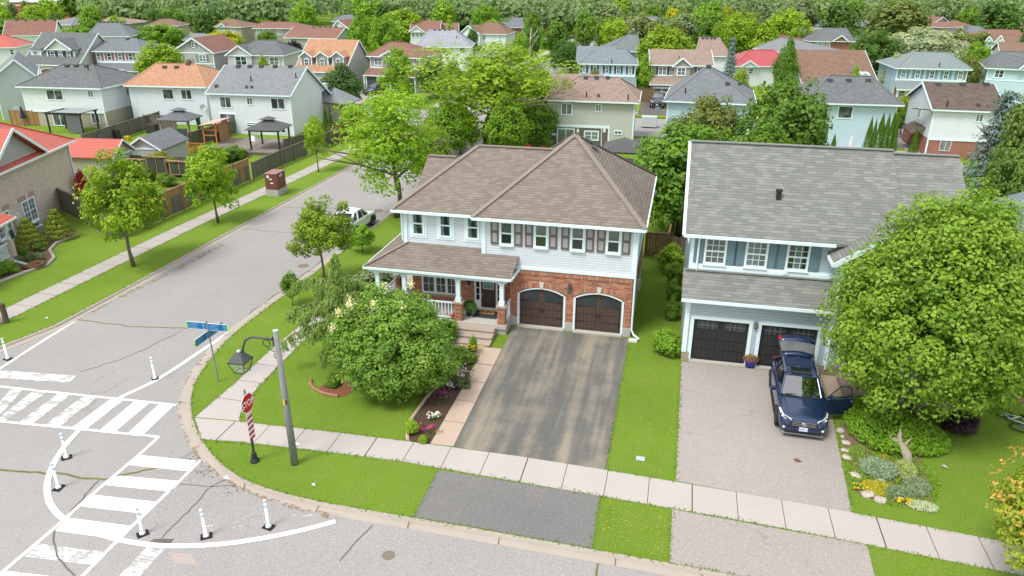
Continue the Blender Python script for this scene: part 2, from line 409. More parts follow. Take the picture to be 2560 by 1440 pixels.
for i in range(len(KG)-1):
 p,q=Vector((*KG[i],0)),Vector((*KG[i+1],0));L=(q-p).length;acc+=L
 if acc>3. and KG[i][1]<60 and KG[i][0]<30:
  acc=0;a,b=Vector((*KG[i],.016)),Vector((*KR[i],-.098))
  j.beam(a,a.lerp(b,.3),.02,.004);j.beam(a.lerp(b,.42)+Vector((0,0,.016)),b+Vector((0,0,.006)),.02,.004)
JOINT=plain('dark_joint',(.10,.085,.05),.9,.1)
struct('kerb_joint',j,JOINT)
def walk(name,lo,hi,step,m,z=.022,jw=.022,ax=1,s0=None):
 """two edge polylines -> a slab and its scored joints"""
 o=slab(name,lo+hi[::-1],-.1,z,m);jm=MB()
 def at(pl,s):
  for p,q in zip(pl,pl[1:]):
   L=math.dist(p,q)
   if s<=L:return(p[0]+(q[0]-p[0])*s/L,p[1]+(q[1]-p[1])*s/L)
   s-=L
  return pl[-1]
 def cut(pl,c):
  for p,q in zip(pl,pl[1:]):
   if min(p[ax],q[ax])<=c<=max(p[ax],q[ax])and p[ax]!=q[ax]:
    f=(c-p[ax])/(q[ax]-p[ax]);return(p[0]+(q[0]-p[0])*f,p[1]+(q[1]-p[1])*f)
 c0=s0 if s0 is not None else min(lo[0][ax],hi[0][ax]);n=int(abs(lo[-1][ax]-c0)/step)
 for i in range(0,n):
  a,b=cut(lo,c0+i*step),cut(hi,c0+i*step)
  if not a or not b:continue
  jm.beam((*a,z+.001),(*b,z+.001),jw*(1. if i%4 else 1.8),.004)
 struct('sidewalk_joint',jm,JOINT)
walk('front_sidewalk',[(-16.45,20.32),(-15.05,20.52),(-11.,20.68),(-8.6,20.74),(-4.6,20.55),(-1.5,20.43),(3.2,20.22),(6.8,19.97),(11,19.62),(60,14.9)],[(-17.6,21.55),(-15.72,21.72),(-11.6,21.9),(-8.6,21.95),(-4.7,21.98),(-1.5,21.88),(3.25,21.65),(6.55,21.44),(11,21.05),(60,16.3)],1.45,WALK,ax=0,s0=-15.9)
walk('side_path',[(-17.62,21.62),(-17.6,24.4),(-17.68,27.3),(-17.62,30.4),(-17.6,33.8),(-16.9,36.2),(-15.,37.)],[(-15.8,21.78),(-16.3,22.8),(-16.45,24.4),(-16.62,27.96),(-16.65,30.4),(-16.5,33.6),(-16.2,35.2),(-15.,35.7)],1.5,WALK,.018)
walk('left_sidewalk',[(-33.5,26.),(-33.55,34.5),(-33.55,43.),(-33.3,50),(-32.95,60),(-32.8,83)],[(-32.2,26.),(-32.2,34.5),(-32.15,43.),(-31.9,50),(-31.6,60),(-31.4,83)],1.55,OLDWALK)
walk('far_sidewalk',[(-33.2,97),(-33.2,234)],[(-31.8,97),(-31.8,234)],3.,WALK)
slab('far_sidewalk',rect(-21,98.3,120,99.7),-.1,.02,WALK);slab('far_sidewalk',rect(-21,80.6,60,82),-.1,.02,WALK)
walk('entry_walkway',[(-8.02,22.),(-8.,26.5),(-8.05,30.05)],[(-7.14,22.04),(-7.18,26.5),(-7.22,30.05)],1.6,PATHC,.03)
slab('entry_walkway',[(-9.9,29.2),(-8.02,29.2),(-8.02,30.1),(-9.9,30.1)],-.1,.027,PATHC)
slab('driveway',[(-7.14,22.04),(-7.2,26.5),(-7.2,31.4),(-7.3,32.55),(-1.5,32.55),(-1.5,30),(-1.47,21.86)],-.1,.012,DRIVE)
slab('driveway_apron',[(-7.24,20.55),(-1.52,20.42),(-1.48,17.9),(-7.26,18.03)],-.1,.012,APRON)
slab('neighbour_driveway',[(.95,21.84),(1.0,30.75),(7.0,30.8),(6.95,28),(6.85,26.),(6.58,21.43)],-.1,.013,RDRIVE)
slab('neighbour_driveway_apron',[(.86,20.28),(.86,17.82),(6.65,17.63),(6.75,19.95)],-.1,.012,RDRIVE)
slab('house_driveway',rect(-5.6,98,-1.4,112),-.1,.025,plain('dark_asphalt',(.13,.115,.11),.9,.15));slab('house_driveway',rect(-48.5,97,-43.5,110),-.1,.025,RDRIVE)
slab('house_driveway',rect(-62,97,-57,104),-.1,.025,RDRIVE);slab('house_driveway',rect(-86,97,-80,106),-.1,.025,RDRIVE)
slab('house_driveway',rect(22.8,74,26.5,84),-.1,.025,RDRIVE)
slab('back_lane',rect(24.5,86,38,100),-.1,-.06,RDRIVE)
ZP=ZR+.009
def bl(x,y):return(x/2.88,940+y/2.88)
def RP(p,z=ZP):q=G(p[0],p[1],z);return(q.x,q.y)
def mark(name,pts,m,z=ZP):return sheet(name,[RP(p,z)for p in pts],z,m)
def stripe_px(name,pts,w,m,z=ZP,w2=None):
 P=smooth([RP(p,z)for p in pts],2);n=len(P);L=[];Rr=[]
 for i,p in enumerate(P):
  a,b=P[max(0,i-1)],P[min(n-1,i+1)];d=math.dist(a,b);nx,ny=-(b[1]-a[1])/d,(b[0]-a[0])/d
  ww=w if w2 is None else w+(w2-w)*i/(n-1)
  L.append((p[0]+nx*ww/2,p[1]+ny*ww/2));Rr.append((p[0]-nx*ww/2,p[1]-ny*ww/2))
 mb=MB();mb.add([(x,y,z)for x,y in L]+[(x,y,z)for x,y in Rr],[(i,n+i,n+i+1,i+1)for i in range(n-1)])
 for k,f in enumerate(mb.f):
  a,b,c=(mb.v[j]for j in f[:3])
  if(b-a).cross(c-a).z<0:mb.f[k]=f[::-1]
 return struct(name,mb,m)
for top,bot,m in[((80,160),(-118,-35),PAINTOLD),((240,335),(-38,30),PAINTOLD),((420,510),(130,225),PAINTOLD),((600,700),(320,425),PAINTOLD),((800,890),(510,615),PAINTMID),((970,1080),(710,820),PAINT),((1150,1255),(915,1025),PAINT)]:
 yt=lambda x:85+x*.098;yb=lambda x:325+x*.1
 mark('crosswalk_bar',[bl(top[0],yt(top[0])),bl(top[1],yt(top[1])),bl(bot[1],yb(bot[1])),bl(bot[0],yb(bot[0]))],m)
stripe_px('crosswalk_line',[bl(-120,62),bl(400,118),bl(1270,208)],.13,PAINTMID,ZP+.004)
stripe_px('crosswalk_line',[bl(-120,314),bl(500,374),bl(1145,438)],.13,PAINTMID,ZP+.004)
for q,m in[((1010,570,1415,610,1350,685,925,640),PAINT),((830,715,1280,755,1200,830,755,785),PAINT),((670,855,1120,905,1030,990,590,940),PAINT),((490,1020,945,1080,850,1175,395,1115),PAINT),((275,1205,760,1265,660,1360,180,1300),PAINTOLD),((45,1403,560,1462,480,1540,-40,1480),PAINTMID)]:
 mark('crosswalk_bar',[bl(*q[0:2]),bl(*q[2:4]),bl(*q[4:6]),bl(*q[6:8])],m)
stripe_px('crosswalk_line',[bl(1143,438),bl(1000,570),bl(640,870),bl(400,1090),bl(0,1425),bl(-60,1475)],.13,PAINT,ZP+.004)
stripe_px('crosswalk_line',[bl(1450,600),bl(1280,770),bl(950,1080),bl(760,1270),bl(570,1465)],.13,PAINTMID,ZP+.004)
stripe_px('lane_line',[(596,815),(525,862),(421,932),(372,961)]+[bl(*p)for p in[(850,158),(700,265),(570,385),(440,530),(365,670),(335,780),(345,890),(395,975),(460,1030)]],.20,PAINT,ZP+.008)
stripe_px('lane_line',[bl(*p)for p in[(455,1040),(700,1135),(900,1190),(1100,1218),(1300,1226),(1600,1212),(1900,1168),(2200,1105),(2415,1045)]],.20,PAINT,ZP+.008)
stripe_px('lane_line',[(190,801),(100,856),(0,921),(-60,962)],.15,PAINT)
mark('stop_bar',[(-60,921),(0,926),(190,939),(175,957),(0,945),(-60,940)],PAINTOLD)
mark('stop_bar',[bl(1080,1208),bl(1215,1208),bl(985,1470),bl(830,1470)],PAINTOLD)
mark('asphalt_patch',[bl(1110,1172),bl(1252,1172),bl(1225,1205),bl(1070,1198)],plain('dark_patch',(.13,.12,.11),.9,.1),ZP+.002)
def orange():
 t=NT('orange_spray');n=t.noise(3,5,t.pos(),.7);k=t.ramp(n,[(.45,(0,0,0)),(.75,(.7,.7,.7))])
 return t.fin(t.mix(k,(.37,.345,.325),(.62,.27,.17)),.9,.1)
mark('spray_mark',[bl(1220,1270),bl(1380,1280),bl(1420,1360),bl(1260,1350)],orange(),ZP-.001)
for x,y in[(1505,1080),(1520,1108),(1700,1055),(1705,1085),(1890,1035),(1895,1050),(2080,1020),(2120,1000),(2210,1005)]:
 mark('survey_mark',[bl(x-25,y+3),bl(x+32,y-6),bl(x+32,y-2),bl(x-25,y+7)],PAINTOLD,ZP+.002)
for u,v,r in[(944,527,.42),(758,664,.33),(971,1388,.20),(1597,0,0)]:
 if r:
  q=G(u,v,ZP);struct('manhole_cover',MB().lathe([(.01,0),(r,0),(r*.98,.006),(.01,.008)],(q.x,q.y,ZP),20),plain('cast_iron_cover',(.20,.165,.13),.8,.2,var=.3,scale=20))
CRACKM=plain('mossy_crack',(.17,.165,.06),.95,.05,var=.5,scale=5);TAR=plain('dark_crack',(.15,.14,.125),.9,.1)
def crack(pts,w,m=TAR):
 q=[]
 for a,b in zip(pts,pts[1:]):
  k=max(2,int(math.dist(a,b)/14))
  q+=[(a[0]+(b[0]-a[0])*i/k+rnd.uniform(-2.2,2.2),a[1]+(b[1]-a[1])*i/k+rnd.uniform(-1.8,1.8))for i in range(k)]
 q.append(pts[-1]);stripe_px('road_crack',q,w,m,ZP+.001)
crack([bl(-40,672),bl(180,688),bl(480,708),bl(600,735),bl(770,740),bl(900,708),bl(1120,662)],.09,CRACKM)
crack([bl(705,752),bl(620,850),bl(520,970),bl(400,1090),bl(385,1190),bl(420,1310),bl(540,1440)],.05,TAR)
crack([bl(1640,740),bl(1500,810),bl(1380,950),bl(1230,1090),bl(1160,1175)],.05,TAR)
crack([bl(1290,772),bl(1500,795),bl(1690,790)],.04,TAR)
crack([(195,800),(330,815),(560,822)],.06,CRACKM);crack([(455,826),(330,888),(200,930)],.03,TAR)
crack([(804,652),(738,703),(636,775),(580,822)],.06,TAR)
crack([(930,1312),(895,1350),(850,1402)],.05,TAR);crack([(1495,1400),(1490,1440)],.07,CRACKM)
crack([(0,1330),(120,1330)],.03,CRACKM)if 0 else None
crack([(560,510),(990,528)],.04,TAR);crack([(470,560),(760,585)],.03,TAR)
def silt():
 t=NT('gutter_silt');n=t.noise(4,6,t.pos(),.75);tr=t.new('ShaderNodeBsdfTransparent');mx=t.n.new('ShaderNodeMixShader')
 t.fin((.30,.215,.135),.95,.05);k=t.ramp(n,[(.5,(0,0,0)),(.62,(1,1,1))])
 t.t.links.new(k,mx.inputs[0]);t.t.links.new(tr.outputs[0],mx.inputs[1]);t.t.links.new(t.b.outputs[0],mx.inputs[2]);t.t.links.new(mx.outputs[0],t.o.inputs['Surface']);return t.m
SILT=silt()
def gutter_silt(pts,w):setp(stripe_px('gutter_silt',pts,w,SILT,ZP+.012),kind='structure')
gutter_silt([(520,885),(482,935),(458,985),(455,1040),(490,1120),(560,1190),(680,1246),(850,1291)],.42)
gutter_silt([(160,812),(300,742),(470,658),(560,608)],.35)
def sprays(u,v,n,s,m,name='leaf_litter'):
 q=G(u,v,ZP+.01);mb=MB()
 for i in range(n):
  x,y=q.x+rnd.gauss(0,s),q.y+rnd.gauss(0,s*.8);a=rnd.uniform(0,6.28);r=rnd.uniform(.015,.04)
  mb.add([(x+r*math.cos(a+k*1.57),y+r*math.sin(a+k*1.57)*.6,ZP+.014+.002*rnd.random())for k in range(4)],[(0,1,2,3)])
 setp(mb.build(name,m),kind='stuff');
sprays(478,1145,60,.35,plain('dry_leaf',(.17,.10,.06),.9,.1));sprays(520,1180,60,.35,plain('dry_leaf',(.17,.10,.06),.9,.1));sprays(590,1225,25,.3,plain('dry_leaf',(.17,.10,.06),.9,.1))
def circ(x,y,rx,ry,n=22,jit=.07):
 return[(x+rx*math.cos(2*math.pi*i/n)*(1+rnd.uniform(-jit,jit)),y+ry*math.sin(2*math.pi*i/n)*(1+rnd.uniform(-jit,jit)))for i in range(n)]
BED=[G(*p)for p in[(1030,1108),(1073,1112),(1163,962),(1196,880),(1128,862),(1124,905),(1110,945),(1060,1000),(1030,1045),(1018,1085)]]
sheet('flower_bed',[(p.x,p.y)for p in BED],.018,MULCH)
sheet('flower_bed',circ(-13.15,24.95,.75,.72),.014,MULCHR)
ed=MB();ed.tube([G(*p,.05)for p in[(1020,1100),(1018,1085),(1030,1045),(1062,998),(1108,945),(1122,905)]],.07,6);setp(ed.build('bed_edging',PATHC),'pale concrete edging curving along the mulch flower bed','edging')
ed=MB();ed.tube([G(*p,.05)for p in[(777,948),(776,958),(786,972),(812,984),(845,990)]],.07,6);setp(ed.build('bed_edging',plain('terracotta_edging',(.34,.17,.11),.9,.1)),'curved terracotta edging of the small red mulch bed','edging')
LB=[G(*p)for p in[(0,705),(60,680),(120,655),(138,640),(120,622),(130,610),(190,590),(192,575),(150,560),(60,600),(20,640),(-60,660),(-60,720)]]
sheet('side_bed',[(p.x,p.y)for p in LB],.016,DIRT)
ed=MB();ed.tube([G(*p,.06)for p in[(-60,722),(0,705),(60,682),(118,662),(136,645),(124,625),(140,608),(192,588)]],.10,6);setp(ed.build('stone_edging',OLDWALK),'grey stone edging winding round the side bed by the brick house','edging')
GB=[G(*p)for p in[(2100,1062),(2118,1150),(2132,1195),(2150,1240),(2230,1258),(2330,1285),(2336,1240),(2310,1160),(2290,1110),(2310,1070),(2200,1040)]]
sheet('flower_bed',[(p.x,p.y)for p in GB],.014,DIRT)
sheet('patio',rect(-40.5,49.5,-36,53.5),.02,DIRT)
# ------------------------------------------------------------------ house kit
SH_BROWN=[(.205,.158,.125),(.235,.183,.147),(.265,.21,.168),(.225,.172,.135)]
SH_MAIN=shingle('taupe_shingles',tuple([(.178,.152,.126),(.205,.175,.146),(.228,.196,.165),(.192,.164,.137),(.245,.211,.178)]),.17,.34)
SH_GREEN=shingle('grey_green_shingles',tuple([(.175,.188,.174),(.215,.228,.208),(.25,.262,.238),(.195,.196,.182)]),.17,.36)
SH_DARK=shingle('charcoal_shingles',tuple([(.125,.138,.140),(.150,.163,.165),(.175,.188,.188)]))
SH_GREY=shingle('grey_shingles',tuple([(.190,.207,.216),(.222,.238,.246),(.25,.262,.266)]))
SH_ORANGE=shingle('orange_shingles',tuple([(.40,.215,.125),(.46,.255,.155),(.37,.20,.12),(.50,.29,.19)]))
SH_TAUPE=shingle('pink_taupe_shingles',tuple([(.27,.20,.165),(.31,.235,.195),(.25,.18,.145),(.34,.265,.22)]))
SH_REDBR=shingle('red_brown_shingles',tuple([(.25,.135,.105),(.28,.16,.125),(.22,.12,.095)]))
SH_BROWN2=shingle('brown_shingles',tuple([(.23,.145,.105),(.26,.17,.13),(.20,.125,.09)]))
SH_DKBR=shingle('dark_brown_shingles',tuple([(.135,.105,.088),(.165,.125,.105),(.115,.09,.075)]))
SH_LILAC=shingle('lilac_grey_shingles',tuple([(.27,.28,.32),(.32,.33,.37),(.36,.37,.40)]))
SH_BLUE=shingle('blue_grey_shingles',tuple([(.16,.205,.225),(.195,.24,.255),(.225,.265,.275)]))
SH_MIX=shingle('patchwork_shingles',tuple([(.17,.24,.26),(.24,.28,.26),(.30,.26,.20),(.20,.26,.29)]))
SH_NAVY=shingle('slate_shingles',tuple([(.15,.168,.182),(.178,.196,.208),(.20,.218,.226)]))
RED_TILE=rib('red_metal_tiles',(.50,.105,.07),.36);RED_FLAT=rib('red_metal_roofing',(.42,.07,.075),.3,.15)
S_WHITE=siding('white_siding',(.78,.82,.87));S_BLUEW=siding('ice_blue_siding',(.74,.79,.87));S_BLUE=siding('pale_blue_siding',(.54,.70,.80));S_GREYB=siding('grey_blue_siding',(.42,.53,.60))
S_TAUPE=siding('taupe_siding',(.40,.37,.33));S_CREAM=siding('cream_siding',(.56,.57,.53));S_TAN=siding('tan_siding',(.46,.41,.34));S_LILAC=siding('lilac_siding',(.60,.56,.62));S_GREY=siding('grey_siding',(.44,.45,.45));S_BROWN=siding('brown_siding',(.155,.13,.115))
S_MAIN=siding('white_vinyl_siding',(.72,.79,.84),.125)
RBRICK=brick('orange_red_brick',((.36,.115,.06),(.42,.15,.085),(.30,.10,.06),(.45,.19,.12),(.235,.115,.08),(.52,.25,.16)),(.40,.28,.21),.34,.095,.008)
RBRICKF=brick('far_red_brick',((.33,.11,.075),(.38,.14,.09),(.29,.095,.065)),(.36,.25,.2))
BUFF=brick('buff_brick',((.54,.43,.34),(.60,.50,.41),(.49,.38,.30),(.56,.40,.31),(.66,.55,.46)),(.60,.57,.53),.24,.085,.012)
STONEW=brick('tan_stone',((.38,.30,.22),(.44,.36,.28),(.34,.27,.21)),(.4,.36,.3),.3,.14)
SHUT_BR=plain('brown_shutter_paint',(.16,.128,.115),.55,.3);SHUT_BL=siding('blue_louvre_paint',(.17,.27,.31),.05);SHUT_RED=plain('red_shutter_paint',(.30,.13,.13),.6,.2);SHUT_DK=plain('navy_shutter_paint',(.06,.065,.095),.6,.2);SHUT_GY=plain('grey_shutter_paint',(.20,.21,.21),.6,.2);SHUT_MB=plain('blue_shutter_paint',(.20,.30,.35),.6,.2)
CURT=plain('curtain_cloth',(.62,.62,.60),.9,.1,var=.2,scale=14);ROOMD=plain('painted_room_shade',(.11,.11,.105),.9,.1);BLIND=plain('roller_blind',(.50,.48,.42),.9,.1)  # ROOMD: dark sheet colour standing in for the shade inside rooms
PANE=glass_clear('clear_window_pane',(.72,.78,.78),.06)
CAPS={m.name:plain('ridge_'+m.name,c,.9,.12,var=.25,scale=9)for m,c in((SH_MAIN,(.25,.21,.175)),(SH_GREEN,(.22,.235,.215)),(SH_DARK,(.15,.163,.165)),(SH_GREY,(.22,.236,.244)),(SH_ORANGE,(.46,.265,.165)),(SH_TAUPE,(.31,.235,.195)),(SH_REDBR,(.27,.155,.12)),(SH_BROWN2,(.25,.165,.125)),(SH_DKBR,(.155,.12,.10)),(SH_LILAC,(.33,.34,.38)),(SH_BLUE,(.19,.235,.25)),(SH_MIX,(.23,.27,.26)),(SH_NAVY,(.18,.198,.21)))}
def rz_m(a):return Matrix.Rotation(a,4,'Z')
def T(x,y,z):return Matrix.Translation((x,y,z))
SIDE={'front':Matrix(),'right':rz_m(math.pi/2),'left':rz_m(-math.pi/2),'back':rz_m(math.pi)}
def window(par,xf,x,z,w,h,style='slide',deep=False,frame=WHITE,fw=.07,glass=None,wide=0.,sill=0.):
 """x,z = lower-left corner on the wall plane (outward is -y). deep: a see-through pane"""
 m=MB(xf);o=fw
 if wide:
  m.box(x-wide,-.03,z-wide,x+w+wide,0.,z-o);m.box(x-wide,-.03,z+h+o,x+w+wide,0.,z+h+wide)
  m.box(x-wide,-.03,z-o,x-o,0.,z+h+o);m.box(x+w+o,-.03,z-o,x+w+wide,0.,z+h+o)
 m.box(x-o,-.06,z-o,x+w+o,.0,z+.01);m.box(x-o,-.06,z+h-.01,x+w+o,0.,z+h+o)
 m.box(x-o,-.058,z+.01,x+.01,0.,z+h-.01);m.box(x+w-.01,-.058,z+.01,x+w+o,0.,z+h-.01)
 if sill:m.box(x-o-.04,-.12,z-o-sill,x+w+o+.04,-.0,z-o-.002)
 b=.035;y0,y1=-.045,-.005
 if style in('slide','dslide'):m.box(x+w/2-b,y0,z+.01,x+w/2+b,y1,z+h-.01)
 if style in('hung','grid','fine'):m.box(x+.01,y0,z+h*.5-b,x+w-.01,y1,z+h*.5+b)
 if style=='grid':m.box(x+w/2-.018,y0+.008,z+.01,x+w/2+.018,y1,z+h-.01);
 if style=='dgrid':m.box(x+w/2-b*1.3,y0,z+.01,x+w/2+b*1.3,y1,z+h-.01);m.box(x+.01,y0+.005,z+h*.5-b*.7,x+w-.01,y1,z+h*.5+b*.7)
 if style=='fine':
  for k in(1,2):m.box(x+w*k/3-.012,y0+.012,z+.01,x+w*k/3+.012,y1+.001,z+h-.01)
  for k in(.25,.75):m.box(x+.01,y0+.014,z+h*k-.012,x+w-.01,y1+.002,z+h*k+.012)
 f=m.build('window',frame,par)
 if deep:
  MB(xf).box(x,-.022,z,x+w,-.016,z+h).build('pane',PANE,f)
  return f
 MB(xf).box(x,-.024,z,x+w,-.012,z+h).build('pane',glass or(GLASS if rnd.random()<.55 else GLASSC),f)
 return f
def shutter(par,xf,x,z,w,h,m,panel=False):
 b=MB(xf).box(x,-.045,z,x+w,0,z+h)
 o=b.build('shutter',m,par)
 if panel:
  [MB(xf).box(x+.09,-.052,z+a,x+w-.09,-.04,z+b_).build('panel',plain('shutter_panel_grey',(.36,.365,.37),.5,.3),o)for a,b_ in((.12,h*.48),(h*.60,h-.1))]
 return o
def roof_mesh(faces,t=.10):
 m=MB()
 from collections import Counter
 key=lambda p:tuple(round(c,3)for c in p)
 cnt=Counter()
 for f in faces:
  for a,b in zip(f,f[1:]+f[:1]):cnt[frozenset((key(a),key(b)))]+=1
 dn=Vector((0,0,-t))
 for f in faces:
  f=[Vector(p)for p in f]
  if(f[1]-f[0]).cross(f[2]-f[1]).z<0:f=f[::-1]
  m.poly(*f);m.poly(*[p+dn for p in f[::-1]])
  for a,b in zip(f,f[1:]+f[:1]):
   if cnt[frozenset((key(a),key(b)))]==1:m.poly(b,a,a+dn,b+dn)
 return m
def ridge_caps(par,edges,mat,w=.26):
 m=MB()
 for a,b in edges:m.beam(Vector(a)+Vector((0,0,.02)),Vector(b)+Vector((0,0,.02)),w,.05)
 return m.build('ridge_cap',CAPS.get(mat.name,mat),par)
def gutter(par,edges,m=WHITE,s=.13):
 mb=MB()
 for a,b in edges:mb.beam(Vector(a)+Vector((0,0,-.07)),Vector(b)+Vector((0,0,-.07)),s,s)
 return mb.build('gutter',m,par)
def garage_door(par,xf,x,z,w,h,m,frame=WHITE,lights=True,arch=0.,fr=.12):
 n=10;top=[(x+w*i/n,z+h+arch*(1-(2*i/n-1)**2))for i in range(n+1)]
 d=MB(xf)
 pts=[(x,0,z),(x+w,0,z)]+[(a,0,b)for a,b in top[::-1]]
 d.extr([(p[0],.07,p[2])for p in pts],(0,.05,0))
 for k in range(2):
  for r in range(4):
   xa,xb=x+.12+k*w/2,x+w/2-.10+k*w/2;zz=z+.1+r*(h*.92)/4
   d.box(xa,.045,zz,xb,.072,zz+h*.92/4-.05)if r<(3 if lights else 4)else None
 o=d.build('garage_door',m,par)
 if lights:
  g=MB(xf);fb=MB(xf)
  for k in range(2):
   xa,xb=x+.16+k*w/2,x+w/2-.14+k*w/2;zz=z+h*.76
   if arch:
    q=[(xa+(xb-xa)*i/6,0)for i in range(7)];tp=[(a,z+h-.07+arch*(1-(2*(a-x)/w-1)**2)-.03)for a,_ in q]
    g.extr([(xa,.05,zz),(xb,.05,zz)]+[(a,.05,b)for a,b in tp[::-1]],(0,.01,0))
   else:
    g.box(xa,.05,zz,xb,.06,z+h-.08)
    for i in range(1,4):fb.box(xa+(xb-xa)*i/4-.012,.038,zz,xa+(xb-xa)*i/4+.012,.05,z+h-.08)
    fb.box(xa,.04,zz+(h*.24-.08)/2-.012,xb,.049,zz+(h*.24-.08)/2+.012)
  g.build('door_window',glass_dark('garage_glass',(.035,.048,.052),.04),o)
  if not arch:fb.build('glazing_bar',plain('beige_bar',(.17,.16,.14)),o)
 f=MB(xf)
 f.box(x-fr,-.04,z,x,.12,z+h);f.box(x+w,-.04,z,x+w+fr,.12,z+h)
 if arch:
  for(a,b),(c,e)in zip(top,top[1:]):f.beam((a,.02,b+.03),(c,.02,e+.03),.06,.12,(0,1,0))
 else:f.box(x-fr,-.042,z+h,x+w+fr,.12,z+h+fr)
 f.build('door_frame',frame,o)
 return o
# ------------------------------------------------------------------ the corner house
def corner_house():
 H=thing('corner_house','large corner house with taupe roof, white siding over orange brick and arched brown garage doors','house',(-7.2,32.74,0))
 ox,oy=-7.2,32.74
 X=lambda x:x-ox
 Y=lambda y:y-oy
 D=42.0
 w=MB()
 zt,zb=5.56,3.06
 w.box(X(-8.8),0,zb,X(-1.48),Y(D),zt);w.box(X(-12.9),Y(33.0),zb,X(-8.8),Y(D)-.01,zt-.01)
 w.box(X(-12.9),Y(36.4),0.4,X(-12.2),Y(D)-.02,zt-.02)
 w.add([(X(-12.92),Y(36.2),zt-.05),(X(-12.92),Y(D),zt-.05),(X(-12.92),Y(38.3),6.95)],[(0,2,1)])
 w.build('siding_wall',S_MAIN,H)
 b=MB()
 x0,x1,xa,xb,xc,xd,zs=X(-7.45),X(-1.5),X(-7.07),X(-4.68),X(-4.29),X(-1.86),1.82
 def arch_wall(xl,xr,l,r,z0,z1,rise=.29,y=.02,yb=.2):
  n=12
  pts=[(l+(r-l)*i/n,zs+rise*(1-(2*i/n-1)**2))for i in range(n+1)]
  for(a,za),(c,zc)in zip(pts,pts[1:]):b.add([(a,y,za),(c,y,zc),(c,y,z1),(a,y,z1),(a,yb,za),(c,yb,zc)],[(0,1,2,3),(1,0,4,5)])
  b.box(xl,y,z0,l,yb,z1);b.box(r,y,z0,xr,yb,z1)
 mid=X(-4.485)
 arch_wall(x0,mid,xa,xb,.46,3.06);arch_wall(mid,x1,xc,xd,.46,3.06)
 b.box(x1-.02,.021,.46,x1,Y(D)-.03,3.06);b.box(x0,.2,.46,x0+.2,Y(33.4),3.05)
 b.box(X(-12.7),Y(33.3),.4,x0+.01,Y(33.5),3.04);b.box(X(-12.7),Y(33.5),.4,X(-12.5),Y(36.4),3.04)
 b.box(X(-12.45),Y(41.6),.4,X(-1.55),Y(D)-.04,3.04)
 b.build('brick_wall',RBRICK,H)
 s=MB();s.box(X(-7.2),-.012,2.80,X(-1.51),.02,3.045)
 SOLD=brick('soldier_brick',((.40,.14,.08),(.46,.21,.13),(.33,.115,.07),(.27,.15,.10),(.54,.28,.18)),(.40,.28,.21),.085,.30,.008)
 for l,r in((xa,xb),(xc,xd)):
  n=18;c=[(l-.08+(r-l+.16)*i/n,zs+.05+.29*(1-(2*i/n-1)**2))for i in range(n+1)]
  for(a,za),(d,zd)in zip(c,c[1:]):
   s.add([(a,-.014,za),(d,-.014,zd),(d,-.014,zd+.27),(a,-.014,za+.27),(a,.02,za),(d,.02,zd),(d,.02,zd+.27),(a,.02,za+.27)],[(0,1,2,3),(0,4,5,1),(3,2,6,7)])
 s.build('brick_arch',SOLD,H)
 for l,r in((xa,xb),(xc,xd)):
  c=(l+r)/2;k=MB();k.add([(c-.07,-.03,2.13),(c+.07,-.03,2.13),(c+.11,-.03,2.44),(c-.11,-.03,2.44),(c-.07,.02,2.13),(c+.07,.02,2.13),(c+.11,.02,2.44),(c-.11,.02,2.44)],[(0,1,2,3),(0,4,5,1),(3,2,6,7),(1,5,6,2),(4,0,3,7)]);k.build('keystone',plain('pale_stone',(.60,.60,.57),.8,.2),H)
 f=MB();f.box(x0,.0,0,xa,.22,.46);f.box(xb,.0,0,xc,.22,.46);f.box(xd,.0,0,x1+.03,.22,.46);f.box(x1-.02,.22,0,x1+.03,Y(D),.46);f.box(X(-12.72),Y(33.28),0,x0,Y(33.5),.5)
 f.box(X(-12.9),Y(36.4),0,X(-12.),Y(D),.42)
 f.build('foundation',CONC,H)
 GD=wood('brown_garage_panels',(.095,.062,.052),.19,True,.06,.05)
 for l,r in((xa,xb),(xc,xd)):
  g=garage_door(H,T(0,.04,0),l+.10,.10,r-l-.2,1.70,GD,WHITE,True,.28,.10)
  hm=MB(T(0,.04,0));c=(l+r)/2
  for sx in(-1,1):
   hm.box(c+sx*.07-.02,.02,.82,c+sx*.07+.02,.05,1.02)
   for zz in(.55,1.38):hm.box(*((l+.12,.03,zz,l+.45,.045,zz+.04)if sx<0 else(r-.45,.03,zz,r-.12,.045,zz+.04)))
  hm.build('handle',BLACK,g)
  MB().box(l+.02,-.14,.0,r-.02,.2,.075).build('door_sill',SLABC,H)
 t=MB();t.box(X(-7.25),-.05,3.05,X(-1.45),.0,3.20);t.box(X(-1.62),-.045,3.2,X(-1.44),.0,5.55);t.box(X(-8.86),-.045,3.7,X(-8.66),.0,5.5)
 t.box(X(-12.95),Y(33.)-.045,3.6,X(-12.74),Y(33.),5.5);t.box(X(-12.94),Y(33.0),3.2,X(-12.9),Y(33.18),5.5)
 t.box(X(-1.48),.0,3.2,X(-1.44),.16,5.55);t.box(X(-1.48),.0,3.02,X(-1.44),Y(D),3.2)
 t.build('corner_trim',WHITE,H)
 for xl in(-7.88,-6.20,-4.46,-2.78):
  xf=T(0,-.002,0);f=window(H,xf,X(xl),4.30,.50,1.03,'hung',True,wide=.13,fw=.06,sill=.06)
  MB(xf).box(X(xl)-.02,-.0145,4.28,X(xl)+.52,-.0065,5.36).build('curtain',ROOMD,f)  # dark sheet painted as the unlit room, not cloth
  MB(xf).box(X(xl)-.0,-.0155,4.86,X(xl)+.50,-.0150,5.33).build('blind',BLIND,f)
  for sx in(X(xl)-.52,X(xl)+.63):shutter(H,xf,sx,4.22,.40,1.20,SHUT_BR,True)
